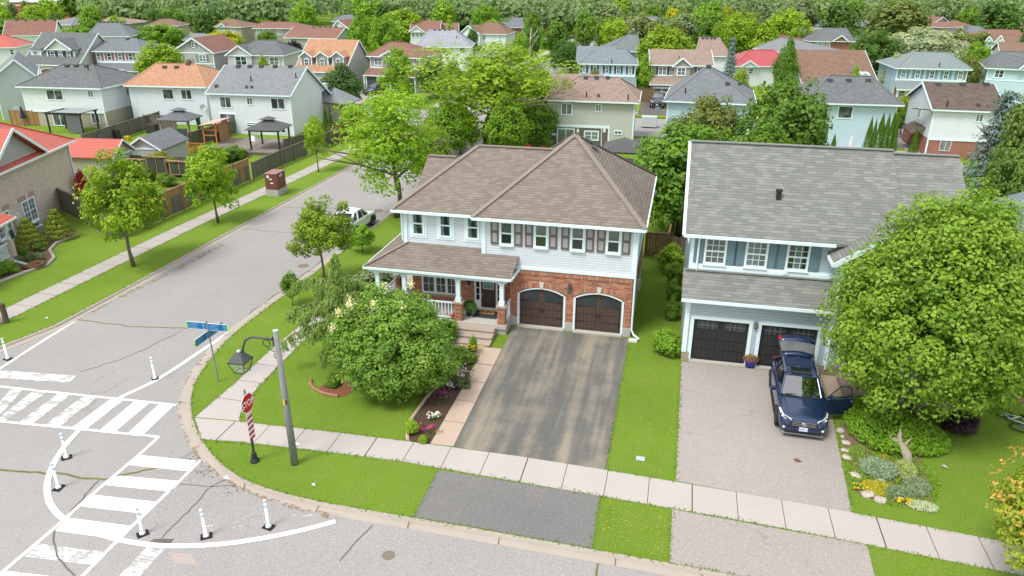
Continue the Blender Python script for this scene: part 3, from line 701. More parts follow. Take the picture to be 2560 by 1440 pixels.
 for xl in(-12.40,-10.99,-9.60):
  xf=T(0,Y(33.0)-.002,0);f=window(H,xf,X(xl),4.36,.48,1.06,'hung',True,wide=.21,fw=.09)
  MB(xf).box(X(xl)-.02,-.0145,4.34,X(xl)+.50,-.0065,5.44).build('curtain',ROOMD,f)  # backing sheet painted as room shade; the cloth curtains follow
  cu=MB(xf);cu.poly((X(xl),-.0155,5.42),(X(xl)+.22,-.0155,5.42),(X(xl)+.13,-.0155,4.9),(X(xl)+.18,-.0155,4.36),(X(xl),-.0155,4.36))
  cu.poly((X(xl)+.48,-.0155,5.42),(X(xl)+.48,-.0155,4.36),(X(xl)+.42,-.0155,4.36),(X(xl)+.40,-.0155,4.9),(X(xl)+.30,-.0155,5.42));cu.build('curtain',CURT,f)
 e=5.63;A=Vector((X(-5.15),Y(37.55),8.72))
 fl,fr,br,bl_=(X(-9.2),Y(32.3),e),(X(-1.1),Y(32.3),e),(X(-1.1),Y(42.6),e),(X(-9.2),Y(42.6),e)
 fl,fr,br,bl_=map(Vector,(fl,fr,br,bl_))
 RL=Vector((X(-10.15),Y(37.1),8.0));tt=(8.0-e)/(A.z-e)
 L0,L1=Vector((X(-13.37),Y(32.6),e)),Vector((X(-13.37),Y(42.4),e));RR2=Vector((A.x,RL.y,8.0))
 rf=roof_mesh([[fl,fr,A],[fr,br,A],[br,bl_,A],[bl_,fl,A]]).build('roof',SH_MAIN,H)
 MB().xf
 rm=roof_mesh([[L0,Vector((A.x,Y(32.6),e)),RR2,RL],[Vector((A.x,Y(42.4),e)),L1,RL,RR2],[L1,L0,RL]]);rm.build('roof',SH_MAIN,H)
 g0,g1,gr=Vector((X(-13.3),Y(35.9),e+.04)),Vector((X(-13.3),Y(41.),e+.04)),Vector((X(-13.3),Y(38.2),7.08))
 q=Vector((3.6,0,0));roof_mesh([[g0,g0+q,gr+q,gr],[g1+q,g1,gr,gr+q]]).build('roof',SH_MAIN,H)
 ridge_caps(H,[(fl,A),(fr,A),(A,br),(A,bl_),(L0,RL),(RL,RR2),(gr,gr+Vector((1.6,0,0)))],SH_MAIN)
 for dx,dy in((.55,.6),(.95,.25)):
  p=A+Vector((dx*1.0,dy,-dx*.765-.0));MB(T(*p)@Matrix.Rotation(R(37),4,'Y')).box(-.13,-.2,.0,.16,.2,.14).build('roof_vent',DARKM,rf)
 gutter(H,[(L0,Vector((fl.x,Y(32.6),e))),(fl,fr),(fr,br),(L0,Vector((L0.x,Y(35.9),e))),(fl,fl+Vector((0,.35,0)))])
 so=MB();so.box(X(-13.3),Y(32.65),e-.12,X(-9.1),Y(33.),e-.09);so.box(X(-9.15),Y(32.35),e-.12,X(-1.15),.0,e-.09);so.box(X(-1.48),0,e-.12,X(-1.15),Y(42.5),e-.09);so.build('soffit',plain('tan_soffit',(.60,.52,.42),.7,.2),H)
 pe=2.98;a0,a1=Vector((X(-14.55),Y(31.5),pe)),Vector((X(-7.13),Y(31.5),pe));b1=Vector((X(-7.0),Y(32.73),3.70));b0=Vector((X(-12.72),Y(32.99),3.88));bm=Vector((X(-8.8),Y(32.99),3.86));bm2=Vector((X(-8.8),Y(32.73),3.70))
 c0,c1=Vector((X(-14.55),Y(36.9),pe)),Vector((X(-12.9),Y(36.9),3.85))
 pr=roof_mesh([[a0,a1,b1,bm2,bm,b0],[c0,a0,b0,c1]]).build('porch_roof',SH_MAIN,H);
 ridge_caps(H,[(a0,b0)],SH_MAIN,.2)
 gutter(H,[(a0,a1),(c0,a0),(a1,(X(-6.98),Y(32.7),3.12))],WHITE,.11)
 fb=MB();fb.box(X(-14.3),Y(31.62),2.68,X(-7.35),Y(31.82),2.9);fb.box(X(-14.3),Y(31.82),2.68,X(-14.1),Y(36.8),2.9);fb.box(X(-14.3),Y(31.83),2.82,X(-7.4),Y(33.3),2.86);fb.build('porch_beam',WHITE,H)
 sl=MB();sl.prism([(X(-14.45),Y(31.5)),(X(-7.36),Y(31.5)),(X(-7.36),Y(33.3)),(X(-12.7),Y(33.3)),(X(-12.7),Y(36.9)),(X(-14.45),Y(36.9))],.30,.5);sl.build('porch_slab',SLABC,H)
 pb=MB();pb.prism([(X(-14.4),Y(31.58)),(X(-7.38),Y(31.58)),(X(-7.38),Y(33.3)),(X(-12.7),Y(33.3)),(X(-12.7),Y(36.8)),(X(-14.4),Y(36.8))],0,.30);pb.build('porch_base',CONC,H)
 st=MB()
 for i,(z,y0)in enumerate(((.39,31.0),(.265,30.52),(.14,30.04))):
  xl,xr=X(-9.78-.06*i),X(-7.86+.02*i)
  st.box(xl,Y(y0),z-.055,xr,Y(31.5),z);st.box(xl+.03,Y(y0)+.03,0,xr-.03,Y(31.49),z-.055)
 st.build('front_steps',m_conc('step_stone',(.43,.36,.30),.12),H)
 def column(x,y,pier=True):
  P=thing
  if pier:
   p=MB();p.box(X(x)-.19,Y(y)-.15,.5,X(x)+.19,Y(y)+.2,1.40);o=p.build('pier',RBRICK,H)
   MB().box(X(x)-.25,Y(y)-.2,1.40,X(x)+.25,Y(y)+.25,1.49).build('pier_cap',plain('stone_cap',(.38,.31,.25),.9,.1),o)
  c=MB();z0=1.49 if pier else .5
  c.box(X(x)-.135,Y(y)-.09,z0,X(x)+.135,Y(y)+.16,z0+.22);c.box(X(x)-.10,Y(y)-.06,z0+.22,X(x)+.10,Y(y)+.13,2.58);c.box(X(x)-.14,Y(y)-.1,2.58,X(x)+.14,Y(y)+.17,2.7)
  c.build('column',WHITE,H)
 column(-9.79,31.72);column(-7.62,31.72);column(-12.55,31.72);column(-13.95,31.75);column(-13.95,34.3)
 def railing(p,q):
  m=MB();p,q=Vector(p),Vector(q);m.beam(p+Vector((0,0,.88)),q+Vector((0,0,.88)),.07,.07);m.beam(p+Vector((0,0,.10)),q+Vector((0,0,.10)),.06,.07)
  n=max(2,int((q-p).length/.16))
  for i in range(1,n):c=p.lerp(q,i/n);m.box(c.x-.022,c.y-.022,.6,c.x+.022,c.y+.022,1.36)
  m.build('railing',WHITE,H)
 railing((X(-12.3),Y(31.72),.5),(X(-9.98),Y(31.72),.5));railing((X(-13.75),Y(31.72),.5),(X(-12.75),Y(31.72),.5));railing((X(-7.45),Y(31.95),.5),(X(-7.45),Y(33.2),.5));railing((X(-13.95),Y(32.1),.5),(X(-13.95),Y(34.1),.5))
 xf=T(0,Y(33.3)-.002,0)
 fr_=MB(xf);fr_.box(X(-12.2),-.06,1.10,X(-10.35),0,1.19);fr_.box(X(-12.2),-.059,2.24,X(-10.35),0,2.32)
 for xx in(-12.2,-11.55,-10.95,-10.43):fr_.box(X(xx),-.058,1.19,X(xx)+(.13 if xx>-12 and xx<-10.5 else .09),0,2.24)
 fo=fr_.build('window',WHITE2,H);bars=MB(xf)
 for xa_,xb_ in((-12.11,-11.55),(-11.42,-10.95),(-10.82,-10.43)):
  MB(xf).box(X(xa_),-.02,1.19,X(xb_),-.012,2.24).build('pane',glass_dark('porch_glass',(.05,.055,.06),.3),fo);c=(X(xa_)+X(xb_))/2
  bars.box(c-.012,-.03,1.19,c+.012,-.021,2.24);bars.box(X(xa_),-.03,1.98,X(xb_),-.021,2.02);bars.box(X(xa_),-.029,1.6,X(xb_),-.021,1.62)
 bars.build('glazing_bar',WHITE2,fo)
 MB(xf).box(X(-12.28),-.09,.98,X(-10.3),0,1.095).build('window_sill',plain('stone_cap',(.38,.31,.25),.9,.1),H)
 dr=MB(xf);dr.box(X(-9.06),-.05,.62,X(-8.29),.0,2.66)
 do=dr.build('front_door',plain('espresso_door',(.052,.036,.034),.45,.35),H)
 xm=MB(xf);xm.beam((X(-8.95),-.055,.8),(X(-8.40),-.055,1.5),.05,.02,(0,1,0));xm.beam((X(-8.40),-.056,.8),(X(-8.95),-.056,1.5),.05,.02,(0,1,0));xm.build('cross_moulding',plain('espresso_trim',(.085,.06,.055),.5,.3),do)
 MB(xf).box(X(-8.95),-.062,1.62,X(-8.40),-.05,2.18).build('door_frame',WHITE2,do)
 for i in range(3):
  for k2 in range(2):MB(xf).box(X(-8.92)+i*.17,-.068,1.65+k2*.26,X(-8.92)+i*.17+.155,-.0625,1.65+k2*.26+.24).build('pane',glass_dark('door_glass',(.10,.22,.19),.2),do)
 MB(xf).sphere((X(-9.0),-.09,1.34),.04).box(X(-9.03),-.07,1.15,X(-8.98),-.05,1.30).build('handle',STEEL,do)
 df=MB(xf);df.box(X(-9.40),-.06,.60,X(-9.32),0,2.7);df.box(X(-9.14),-.061,.60,X(-9.06),0,2.7);df.box(X(-8.29),-.061,.60,X(-8.21),0,2.7);df.box(X(-8.02),-.06,.6,X(-7.95),0,2.7);df.box(X(-9.32),-.059,.6,X(-9.14),0,.98);df.box(X(-8.21),-.059,.6,X(-8.02),0,.98);df.box(X(-9.42),-.12,.52,X(-7.93),0,.60)
 for zz in(1.27,1.62,1.97):df.box(X(-9.32),-.05,zz,X(-9.14),-.0,zz+.03);df.box(X(-8.21),-.05,zz,X(-8.02),-.0,zz+.03)
 dfo=df.build('door_frame',WHITE2,H);MB(xf).box(X(-9.32),-.03,.98,X(-9.14),-.012,2.6).box(X(-8.21),-.03,.98,X(-8.02),-.012,2.6).build('sidelight',glass_dark('sidelight_glass',(.02,.02,.05),.0),dfo)
 def lantern(x,y,z):
  l=MB(T(X(x),Y(y),z));l.box(-.05,-.03,-.12,.05,0,.12);l.beam((0,0,.08),(0,-.14,.12),.03,.03);l.lathe([(.01,.12),(.10,.06),(.07,.05),(.06,-.16),(.03,-.2),(.01,-.24)],(0,-.15,0),8);l.build('wall_lantern',BLACK,H)
 lantern(-9.65,33.3,1.98)
 l=MB(T(X(-4.5),-.0,2.30));l.box(-.055,-.10,-.05,.055,.0,.22);l.box(-.03,-.05,-.30,.03,0,-.05);l.build('wall_lantern',DARKM,H)
 star=[]
 for i in range(10):a=math.pi/2+i*math.pi/5;r=.2 if i%2==0 else .085;star.append((X(-4.5)+r*math.cos(a),-.016,2.16+r*math.sin(a)))
 MB().extr(star,(0,-.025,0)).build('wall_star',plain('rusty_metal',(.22,.16,.12),.7,.3,.3),H)
 MB(T(X(-9.99),Y(33.28),2.02)).lathe([(.01,-.02),(.15,-.02),(.15,.02),(.01,.02)],(0,0,0),14).build('house_plaque',WHITE2,H).rotation_euler=(0,0,0)
 d=MB();d.tube([(X(-1.42),-.09,5.5),(X(-1.42),-.06,3.3),(X(-1.42),-.06,.42),(X(-1.30),-.12,.2),(X(-1.02),-.3,.07)],.05,8);d.build('downspout',WHITE,H)
 d=MB();d.tube([(X(-12.98),Y(32.9),5.5),(X(-12.98),Y(32.95),4.0)],.05,8);d.build('downspout',WHITE,H)
 for yy in(35.5,38.5):window(H,T(X(-1.478),Y(yy),0)@SIDE['right'],-.4,4.1,.8,1.1,'hung')
 for xx in(-11,-7,-3.5):window(H,T(X(xx),Y(D)+.002,0)@SIDE['back'],-.6,4.0,1.2,1.1,'slide')
 window(H,T(X(-12.902),Y(38.5),0)@SIDE['left'],-.5,4.1,1.0,1.1,'slide')
 m=MB();m.box(X(-1.5),Y(36.6),.9,X(-1.3),Y(37.),1.4);m.box(X(-1.1),Y(40.3),5.1,X(-.95),Y(40.5),5.3);m.build('meter_box',plain('grey_box',(.45,.46,.46)),H)
 return H
corner_house()
# ------------------------------------------------------------------ the blue-grey neighbour on the right
S_NB=siding('neighbour_blue_siding',(.47,.575,.625),.125)
def neighbour_house():
 H=thing('neighbour_house','blue-grey house with broad grey-green shingle roof, blue louvred shutters and two black garage doors','house',(4,30.95,0),R(.6))
 ox,oy=4.0,30.95;X=lambda x:x-ox;Y=lambda y:y-oy
 w=MB();w.box(X(.98),Y(31.98),3.0,X(7.1),Y(40.5),5.78);w.box(X(7.0),.02,3.1,X(11.3),Y(40.48),5.25);w.box(X(11.3),Y(33),.4,X(11.9),Y(40.46),5.7)
 w.box(X(.98),Y(31.2),.45,X(1.05),Y(40.5),3.1);w.box(X(7.0),.02,.45,X(11.3),.3,3.1)
 w.add([(X(.98),Y(32),5.75),(X(.98),Y(40.5),5.75),(X(.98),Y(36.25),8.8)],[(0,2,1)]);w.add([(X(11.9),Y(32),5.6),(X(11.9),Y(40.5),5.6),(X(11.9),Y(36.25),8.75)],[(0,1,2)])
 l1,r1,l2,r2,zt=X(1.32),X(3.80),X(4.20),X(6.66),2.20
 w.box(X(1.0),0,.45,l1,.2,3.05);w.box(r1,0,.45,l2,.2,zt);w.box(r2,0,.45,X(7.0),.2,zt);w.box(l1,0,zt,X(7.0),.2,3.05);w.box(X(1.0),.2,.45,X(1.1),Y(31.9),3.1)
 w.build('siding_wall',S_NB,H)
 f=MB();f.box(X(.97),-.02,0,l1,.25,.45);f.box(r1,-.02,0,l2,.2,.45);f.box(r2,-.02,0,X(11.2),.2,.45);f.box(X(.97),.25,0,X(1.1),Y(40.4),.45);f.build('foundation',plain('tan_foundation',(.36,.30,.24),.9,.1),H)
 t=MB();t.box(X(.95),-.045,.45,X(1.16),0,3.05);t.box(X(7.0),-.045,.45,X(7.26),.02,5.2);t.box(X(.96),Y(31.98)-.045,4.06,X(1.2),Y(31.98),5.7);t.box(X(1.0),Y(31.98)-.06,4.10,X(7.0),Y(31.98),4.28);t.box(X(1.),Y(31.98)-.03,4.28,X(7.),Y(31.98),4.38)
 t.box(X(.94),Y(31.98),4.1,X(.98),Y(32.2),5.7);t.build('corner_trim',WHITE,H)
 BD=wood('black_garage_panels',(.028,.031,.036),.2,True,.06,.05)
 for l,r in((l1,r1),(l2,r2)):
  garage_door(H,T(0,.02,0),l+.06,.10,r-l-.12,2.02,BD,WHITE,True,0.,.15);MB().box(l,-.12,0,r,.2,.08).build('door_sill',SLABC,H)
 m=MB(T(X(4.0),-.0,2.02));m.box(-.05,-.03,-.1,.05,0,.15);m.lathe([(.01,.14),(.09,.1),(.06,.08),(.075,-.12),(.02,-.2),(.01,-.22)],(0,-.12,.1),8);m.build('wall_lantern',plain('weathered_brass',(.20,.18,.15),.6,.4,.4),H)
 for k,xl in enumerate((1.62,3.36,5.07)):
  xf=T(0,Y(31.98)-.004,0);f=window(H,xf,X(xl),4.46,.78,1.08,'fine',True,fw=.085,sill=.04)
  MB(xf).box(X(xl)-.02,-.0145,4.44,X(xl)+.80,-.0065,5.57).build('curtain',ROOMD if k==2 else plain('drawn_blind',(.40,.38,.35),.9,.1),f)  # last window: sheet painted as room shade; the others a drawn blind
  if k:MB(xf).box(X(xl)+(.0 if k==1 else .25),-.0155,4.46,X(xl)+(.55 if k==1 else .6),-.0150,5.54).build('curtain',CURT,f)
  for sx in(X(xl)-.53,X(xl)+.88):shutter(H,xf,sx,4.40,.42,1.16,SHUT_BL)
 e,rz_,y0,yr,y1=5.83,8.94,Y(31.55),Y(36.25),Y(41.)
 a=[Vector(p)for p in((X(.58),y0,e),(X(9.55),y0,e),(X(9.55),yr,rz_),(X(.58),yr,rz_),(X(.58),y1,e),(X(9.55),y1,e))]
 rf=roof_mesh([[a[0],a[1],a[2],a[3]],[a[5],a[4],a[3],a[2]]]).build('roof',SH_GREEN,H)
 d=Vector((0,0,-.13));q=Vector((2.75,0,0));roof_mesh([[a[1]+d,a[1]+d+q,a[2]+d+q,a[2]+d],[a[5]+d+q,a[5]+d,a[2]+d,a[2]+d+q]]).build('roof',SH_GREEN,H)
 ridge_caps(H,[(a[3],a[2]),(a[2]+d,a[2]+d+q)],SH_GREEN)
 p=a[0].lerp(a[3],.42)+Vector((3.95,0,0));v=MB(T(*p));v.box(-.10,-.1,-.1,.10,.12,.30);v.lathe([(.01,.3),(.15,.3),(.15,.4),(.01,.42)],(0,0,0),10);v.build('roof_vent',BLACK,rf)
 le=3.23;lo=[Vector(p)for p in((X(.72),Y(30.5),le),(X(7.0),Y(30.5),le),(X(7.0),Y(31.97),4.10),(X(.72),Y(31.97),4.10))]
 roof_mesh([lo]).build('lower_roof',SH_GREEN,H);fl=MB();fl.beam(lo[3]+Vector((.1,-.1,.0)),lo[2]+Vector((0,-.1,.0)),.16,.05);fl.build('flashing',plain('grey_flashing',(.22,.23,.22),.6,.3),H)
 so=MB();so.box(X(.75),Y(30.55),le-.13,X(7.),.0,le-.1);so.box(X(.65),Y(31.6),e-.13,X(7.),Y(31.98),e-.1);so.build('soffit',plain('tan_soffit',(.60,.52,.42),.7,.2),H)
 ge,gp=5.32,7.02;g0,g1,gm=X(6.62),X(11.55),X(9.08);yf,yb=-.5,Y(34.0)
 roof_mesh([[(g0,yf,ge),(gm,yf,gp),(gm,yb,gp),(g0,Y(32.2),ge)],[(gm,yf,gp),(g1,yf,ge),(g1,Y(32.2),ge),(gm,yb,gp)]]).build('gable_roof',SH_GREEN,H)
 gw=MB();gw.add([(X(7.0),.0,5.2),(X(11.3),.0,5.2),(gm,.0,6.85)],[(0,1,2)]);gw.build('gable_wall',S_NB,H)
 ra=MB();ra.beam((g0,yf-.02,ge-.05),(gm,yf-.02,gp-.05),.05,.2);ra.beam((g1,yf-.02,ge-.05),(gm,yf-.02,gp-.05),.05,.2);ra.build('rake_trim',WHITE,H)
 gutter(H,[(a[0],Vector((g0+.2,y0,e))),(lo[0],lo[1]),((g0,yf,ge),(g0,Y(31.6),ge)),(a[0],a[0].lerp(a[3],.999)+Vector((0,0,.04)))])
 dn=MB();dn.tube([(X(7.13),-.10,5.2),(X(7.13),-.08,.3)],.05,8);dn.tube([(X(1.28),Y(31.98)-.09,5.7),(X(1.28),Y(31.98)-.09,4.0)],.045,8);dn.build('downspout',WHITE,H)
 MB().box(X(4.95),Y(31.98)-.12,4.2,X(5.13),Y(31.98)-.05,4.38).build('junction_box',WHITE,H)
 window(H,T(0,.018,0),X(8.2),3.7,1.6,1.1,'dgrid');window(H,T(0,.018,0),X(8.4),1.0,1.5,1.2,'dgrid')
 window(H,T(X(.978),Y(36),0)@SIDE['left'],-.5,4.2,1.,1.1,'hung')
 st=MB();st.box(X(7.6),Y(28.9),0,X(10.4),Y(30.9),.28);st.box(X(7.9),Y(28.5),0,X(9.2),Y(28.9),.14);st.build('porch_slab',plain('tan_porch',(.38,.30,.25),.9,.1),H)
 return H
neighbour_house()
slab('stone_path',[(7.0,30.9),(7.0,28.2),(7.6,27.6),(8.6,27.9),(8.4,29.),(12,29.2),(12,30.9)],-.1,.016,PATHC)
# ------------------------------------------------------------------ buff brick house with the red tile roof (left)
def brick_house():
 a=R(18);H=thing('brick_house','buff brick house with bright red metal tile roof and white gable','house',(-42.8,40.25,0),a)
 w=MB();L0,L1,zt=-16.,7.1,4.55
 w.box(-9,L0,.3,0,L1,zt);w.add([(-.0+.02,-1.5,zt),(.02,-9.5,zt),(.02,-5.5,zt+2.1)],[(0,2,1)])if 0 else None
 w.build('brick_wall',BUFF,H)
 MB().box(-9,L0,0,.03,L1+.03,.3).build('foundation',CONC,H)
 e=zt+.06;A=[Vector(p)for p in((.45,L0-.4,e),(.45,L1+.45,e),(-9.4,L1+.45,e),(-9.4,L0-.4,e))]
 p1,p0=Vector((-4.5,L1-4.2,e+2.75)),Vector((-4.5,L0+4,e+2.75))
 rf=roof_mesh([[A[0],A[1],p1,p0],[A[1],A[2],p1],[A[2],A[3],p0,p1],[A[3],A[0],p0]]).build('roof',RED_TILE,H)
 g0,g1,gm=2.9,-4.3,-.7
 gp=2.35;roof_mesh([[(.55,g0,e+.15),(.55,gm,e+gp),(-4.2,gm,e+gp),(-1.0,g0-.2,e+.2)],[(.55,gm,e+gp),(.55,g1,e+.15),(-1.,g1+.2,e+.2),(-4.2,gm,e+gp)]],.12).build('gable_roof',RED_TILE,H)
 gw=MB();gw.add([(.12,g0-.45,e+.2),(.12,g1+.45,e+.2),(.12,gm,e+gp-.12)],[(0,2,1),(0,1,2)]);gw.build('gable_wall',siding('white_gable_siding',(.74,.76,.75),.16),H)
 rk=MB();rk.beam((.6,g0,e+.1),(.6,gm,e+gp-.06),.05,.2);rk.beam((.6,g1,e+.1),(.6,gm,e+gp-.06),.05,.2);rk.build('rake_trim',WHITE,H)
 gutter(H,[(A[0],A[1]),(A[1],A[2])],WHITE2,.14);ridge_caps(H,[(A[1],p1),(p0,p1)],RED_TILE,.2)
 d=MB();d.tube([(.06,L1-.12,e-.2),(.06,L1-.12,1.9)],.055,8);d.build('downspout',WHITE,H)
 HD=brick('header_brick',((.42,.27,.2),(.46,.30,.22),(.36,.22,.16)),(.5,.45,.4),.09,.3)
 for yc in(-.05,-3.3):
  xf=T(.004,yc,0)@SIDE['right'];window(H,xf,-.75,.55,1.5,1.45,'dgrid',fw=.08,sill=.1,glass=GLASSC)
  m=MB(xf);
  for k in(.25,.75):m.box(-.75+1.5*k-.012,-.035,.56,-.75+1.5*k+.012,-.022,1.99)
  for k in(.25,.75):m.box(-.74,-.034,.55+1.45*k-.012,.74,-.022,.55+1.45*k+.012)
  m.build('glazing_bar',WHITE,H);MB(xf).box(-1.05,-.03,2.09,1.05,0,2.42).build('window_header',HD,H)
  MB(xf).box(-.1,-.05,2.09,.1,.0,2.47).build('keystone',plain('pale_stone',(.60,.60,.57),.8,.2),H)
 po=MB();po.box(.0,-12.5,0,2.2,-6.5,.4);po.build('porch_slab',BUFF,H)
 roof_mesh([[(2.5,-13,2.7),(2.5,-6.2,2.7),(0.02,-6.6,3.5),(0.02,-13,3.5)]]).build('porch_roof',RED_TILE,H)
 gutter(H,[((2.5,-13,2.7),(2.5,-6.2,2.7)),((2.5,-6.2,2.7),(.05,-6.55,3.45))],WHITE2,.11)
 rl=MB();rl.beam((2.1,-12.4,1.3),(2.1,-7.,1.3),.08,.07);rl.beam((2.1,-12.4,.5),(2.1,-7.,.5),.07,.06);
 for i in range(34):rl.box(2.08,-12.35+i*.155,.5,2.12,-12.31+i*.155,1.3)
 rl.build('railing',WHITE,H)
 c=MB();c.box(1.9,-6.95,.4,2.25,-6.6,1.4);c.build('pier',BUFF,H);c=MB();c.box(2.0,-6.85,1.4,2.17,-6.68,2.6);c.build('column',WHITE,H);c=MB(T(2.35,-6.75,1.75));c.lathe([(.02,.3),(.2,.12),(.14,.1),(.1,-.2),(.03,-.25)],(0,0,0),4);c.build('wall_lantern',BLACK,H)
 m=MB();m.box(.03,-2.1,.75,.28,-1.65,1.6);m.tube([(.15,-1.9,.8),(.15,-1.9,.1)],.04,6);m.build('meter_box',plain('pale_green_box',(.52,.58,.55),.6,.3),H)
 return H
brick_house()
d=MB();d.tube([G(38,652,.5),G(45,655,.22),G(98,669,.07)],.07,8);setp(d.build('drain_pipe',WHITE),'white drain pipe lying across the soil bed by the brick house','pipe')
# ------------------------------------------------------------------ houses of the rows behind
HOUSES={}
class BG:
 """A house placed from the two ends of its front eave; local frame: x along the front, y to the back, z up"""
 def __init__(s,label,eL,eR,ze,d,wall,roof,kind='hip',ridge=None,o=.4,yaw=None,group=None,d2=0.,back_drop=0.,trim=WHITE,name='house',base=True,lower=None,zl=2.4):
  P,Q=G(*eL,ze),G(*eR,ze)
  if yaw is None:yaw=math.atan2(Q.y-P.y,Q.x-P.x)
  else:yaw=R(yaw)
  ux,uy=Vector((math.cos(yaw),math.sin(yaw),0)),Vector((-math.sin(yaw),math.cos(yaw),0))
  W=(Q-P).dot(ux);s.o=o;s.W=W;s.w=w=W-2*o;s.d=d;s.ze=ze;s.ux,s.uy=ux,uy
  s.org=P+ux*(W/2)+uy*o;s.org.z=0;s.yaw=yaw;s.roofm,s.wallm,s.trimm=roof,wall,trim
  s.H=H=thing(name,label,'house',s.org,yaw,group)
  mb=MB();hw=w/2
  zb=zl if lower else 0
  mb.box(-hw,0,zb,hw,d,ze)
  rise=2.4;xr=None;D=d+2*o
  if ridge:
   if kind=='gy':
    q=s.loc(onP(ridge[0],ridge[1],s.org-uy*o,uy));rise=q.z-ze;xr=q.x
   elif kind=='pyr':
    q=s.loc(onP(ridge[0],ridge[1],s.org+uy*d/2,uy));rise=q.z-ze;xr=q.x
   else:
    yr=d2 or d/2
    q0=s.loc(onP(ridge[0],ridge[1],s.org+uy*yr,uy));q1=s.loc(onP(ridge[2],ridge[3],s.org+uy*yr,uy));rise=(q0.z+q1.z)/2-ze;xr=(max(q0.x,-W/2+.5),min(q1.x,W/2-.5))
  s.rise=rise;yr=d2 or d/2;e=ze+.02
  a,b,c,f=Vector((-W/2,-o,e)),Vector((W/2,-o,e)),Vector((W/2,d+o,e-back_drop)),Vector((-W/2,d+o,e-back_drop));caps=[];fin=0
  if kind in('hip','pyr'):
   if xr is None:xr=(-W/2+D/2*.8,W/2-D/2*.8)
   if kind=='pyr' or xr[0]>=xr[1]-.05:
    m_=xr if kind=='pyr' else sum(xr)/2;r0=r1=Vector((m_,yr,e+rise));fs=[[a,b,r0],[b,c,r0],[c,f,r0],[f,a,r0]]
   else:
    r0,r1=Vector((xr[0],yr,e+rise)),Vector((xr[1],yr,e+rise));fs=[[a,b,r1,r0],[b,c,r1],[c,f,r0,r1],[f,a,r0]]
   caps=[(a,r0),(b,r1),(c,r1)]+([(r0,r1)]if r0!=r1 else[]);ge=[(a,b),(b,c),(f,a)]
  elif kind=='gx':
   r0,r1=Vector((-W/2,yr,e+rise)),Vector((W/2,yr,e+rise));fs=[[a,b,r1,r0],[c,f,r0,r1]];ge=[(a,b)];k=rise/(yr+o)
   for sx in(-1,1):
    x=sx*hw*.999;zr=e+rise-.05;mb.add([(x,.0,ze-.01),(x,d,ze-back_drop),(x,yr,zr)],[(0,1,2)if sx>0 else(0,2,1)])
   fin=[(a,r0),(b,r1),(c,r1),(f,r0)]
  elif kind=='gy':
   r0,r1=Vector((xr if xr is not None else 0,-o,e+rise)),Vector((xr if xr is not None else 0,d+o,e+rise));fs=[[f,a,r0,r1],[b,c,r1,r0]];ge=[(b,c),(f,a)]
   mb.add([(-hw,.001,ze-.01),(hw,.001,ze-.01),(r0.x,.001,e+rise-.08)],[(0,1,2)]);fin=[(a,r0),(b,r0)]
  s.wall=mb.build('wall',wall,H)
  if lower:MB().box(-hw+.03,.03,0,hw-.03,d-.03,zb).build('lower_wall',lower,H)
  s.roof=roof_mesh(fs).build('roof',roof,H);s.fs=fs;s.r0,s.r1=r0,r1;s.a,s.b=a,b
  if caps:ridge_caps(H,caps,roof,.22)
  gutter(H,ge,trim,.13)
  if fin:
   m=MB()
   for p,q in fin:m.beam(p+Vector((0,0,-.08)),q+Vector((0,0,-.08)),.06,.2)
   m.build('rake_trim',trim,H)
  if base:
   for x in(-hw,hw):MB().box(x-.07,-.025,0,x+.07,.06,ze-.05).build('corner_trim',trim,H)
 def loc(s,p):
  v=Vector(p)-s.org;return Vector((v.dot(s.ux),v.dot(s.uy),p[2]))
 def px(s,u,v,y=0.):return s.loc(onP(u,v,s.org+s.uy*y,s.uy))
 def rect(s,u0,v0,u1,v1,y=0.):
  m=(u0+u1)/2,(v0+v1)/2
  x0,x1=s.px(u0,m[1],y).x,s.px(u1,m[1],y).x;z1,z0=s.px(m[0],v0,y).z,s.px(m[0],v1,y).z
  return x0,z0,x1-x0,z1-z0
 def win(s,rects,style='slide',y=0.,shut=None,sw=5,**k):
  for r in rects:
   x,z,w,h=s.rect(*r,y);z=max(z,.3);xf=T(0,y-.003,0);fw=k.get('fw',.09)
   window(s.H,xf,x+fw*.5,z+fw*.5,max(.2,w-fw),max(.25,h-fw),style,fw=fw,frame=k.get('frame',s.trimm),glass=k.get('glass'))
   if shut:
    swm=sw*abs(s.px(r[0]+1,r[1],y).x-s.px(r[0],r[1],y).x)
    for xx in(x-swm-.06,x+w+.06):shutter(s.H,xf,xx,z-.02,swm,h+.04,shut)
 def band(s,v0,v1,u,x0=None,x1=None,y=0.,m=None):
  z1,z0=s.px(u,v0,y).z,s.px(u,v1,y).z;MB().box(-s.w/2-.03 if x0 is None else x0,y-.05,z0,s.w/2+.03 if x1 is None else x1,y,z1).build('belt_trim',m or s.trimm,s.H)
 def gable(s,uL,vL,uA,vA,uR,vR,proud=.5,back=None,wall=None,y0=None,z_down=None,trim=True):
  """small front gable; eave ends and apex as seen"""
  y=-proud if y0 is None else y0
  A,L,Rr=s.px(uA,vA,y),s.px(uL,vL,y),s.px(uR,vR,y);e=(L.z+Rr.z)/2;bk=back or y+4.2
  roof_mesh([[(L.x,y-.25,e),(A.x,y-.25,A.z),(A.x,bk,A.z),(L.x,bk*.35,e)],[(A.x,y-.25,A.z),(Rr.x,y-.25,e),(Rr.x,bk*.35,e),(A.x,bk,A.z)]]).build('gable_roof',s.roofm,s.H)
  m=MB();m.add([(L.x+.25,y,e-.02),(Rr.x-.25,y,e-.02),(A.x,y,A.z-.16)],[(0,1,2)])
  if z_down is not None:m.box(L.x+.3,y,z_down,Rr.x-.3,bk*.4,e)
  m.build('gable_wall',wall or s.wallm,s.H)
  t=MB()
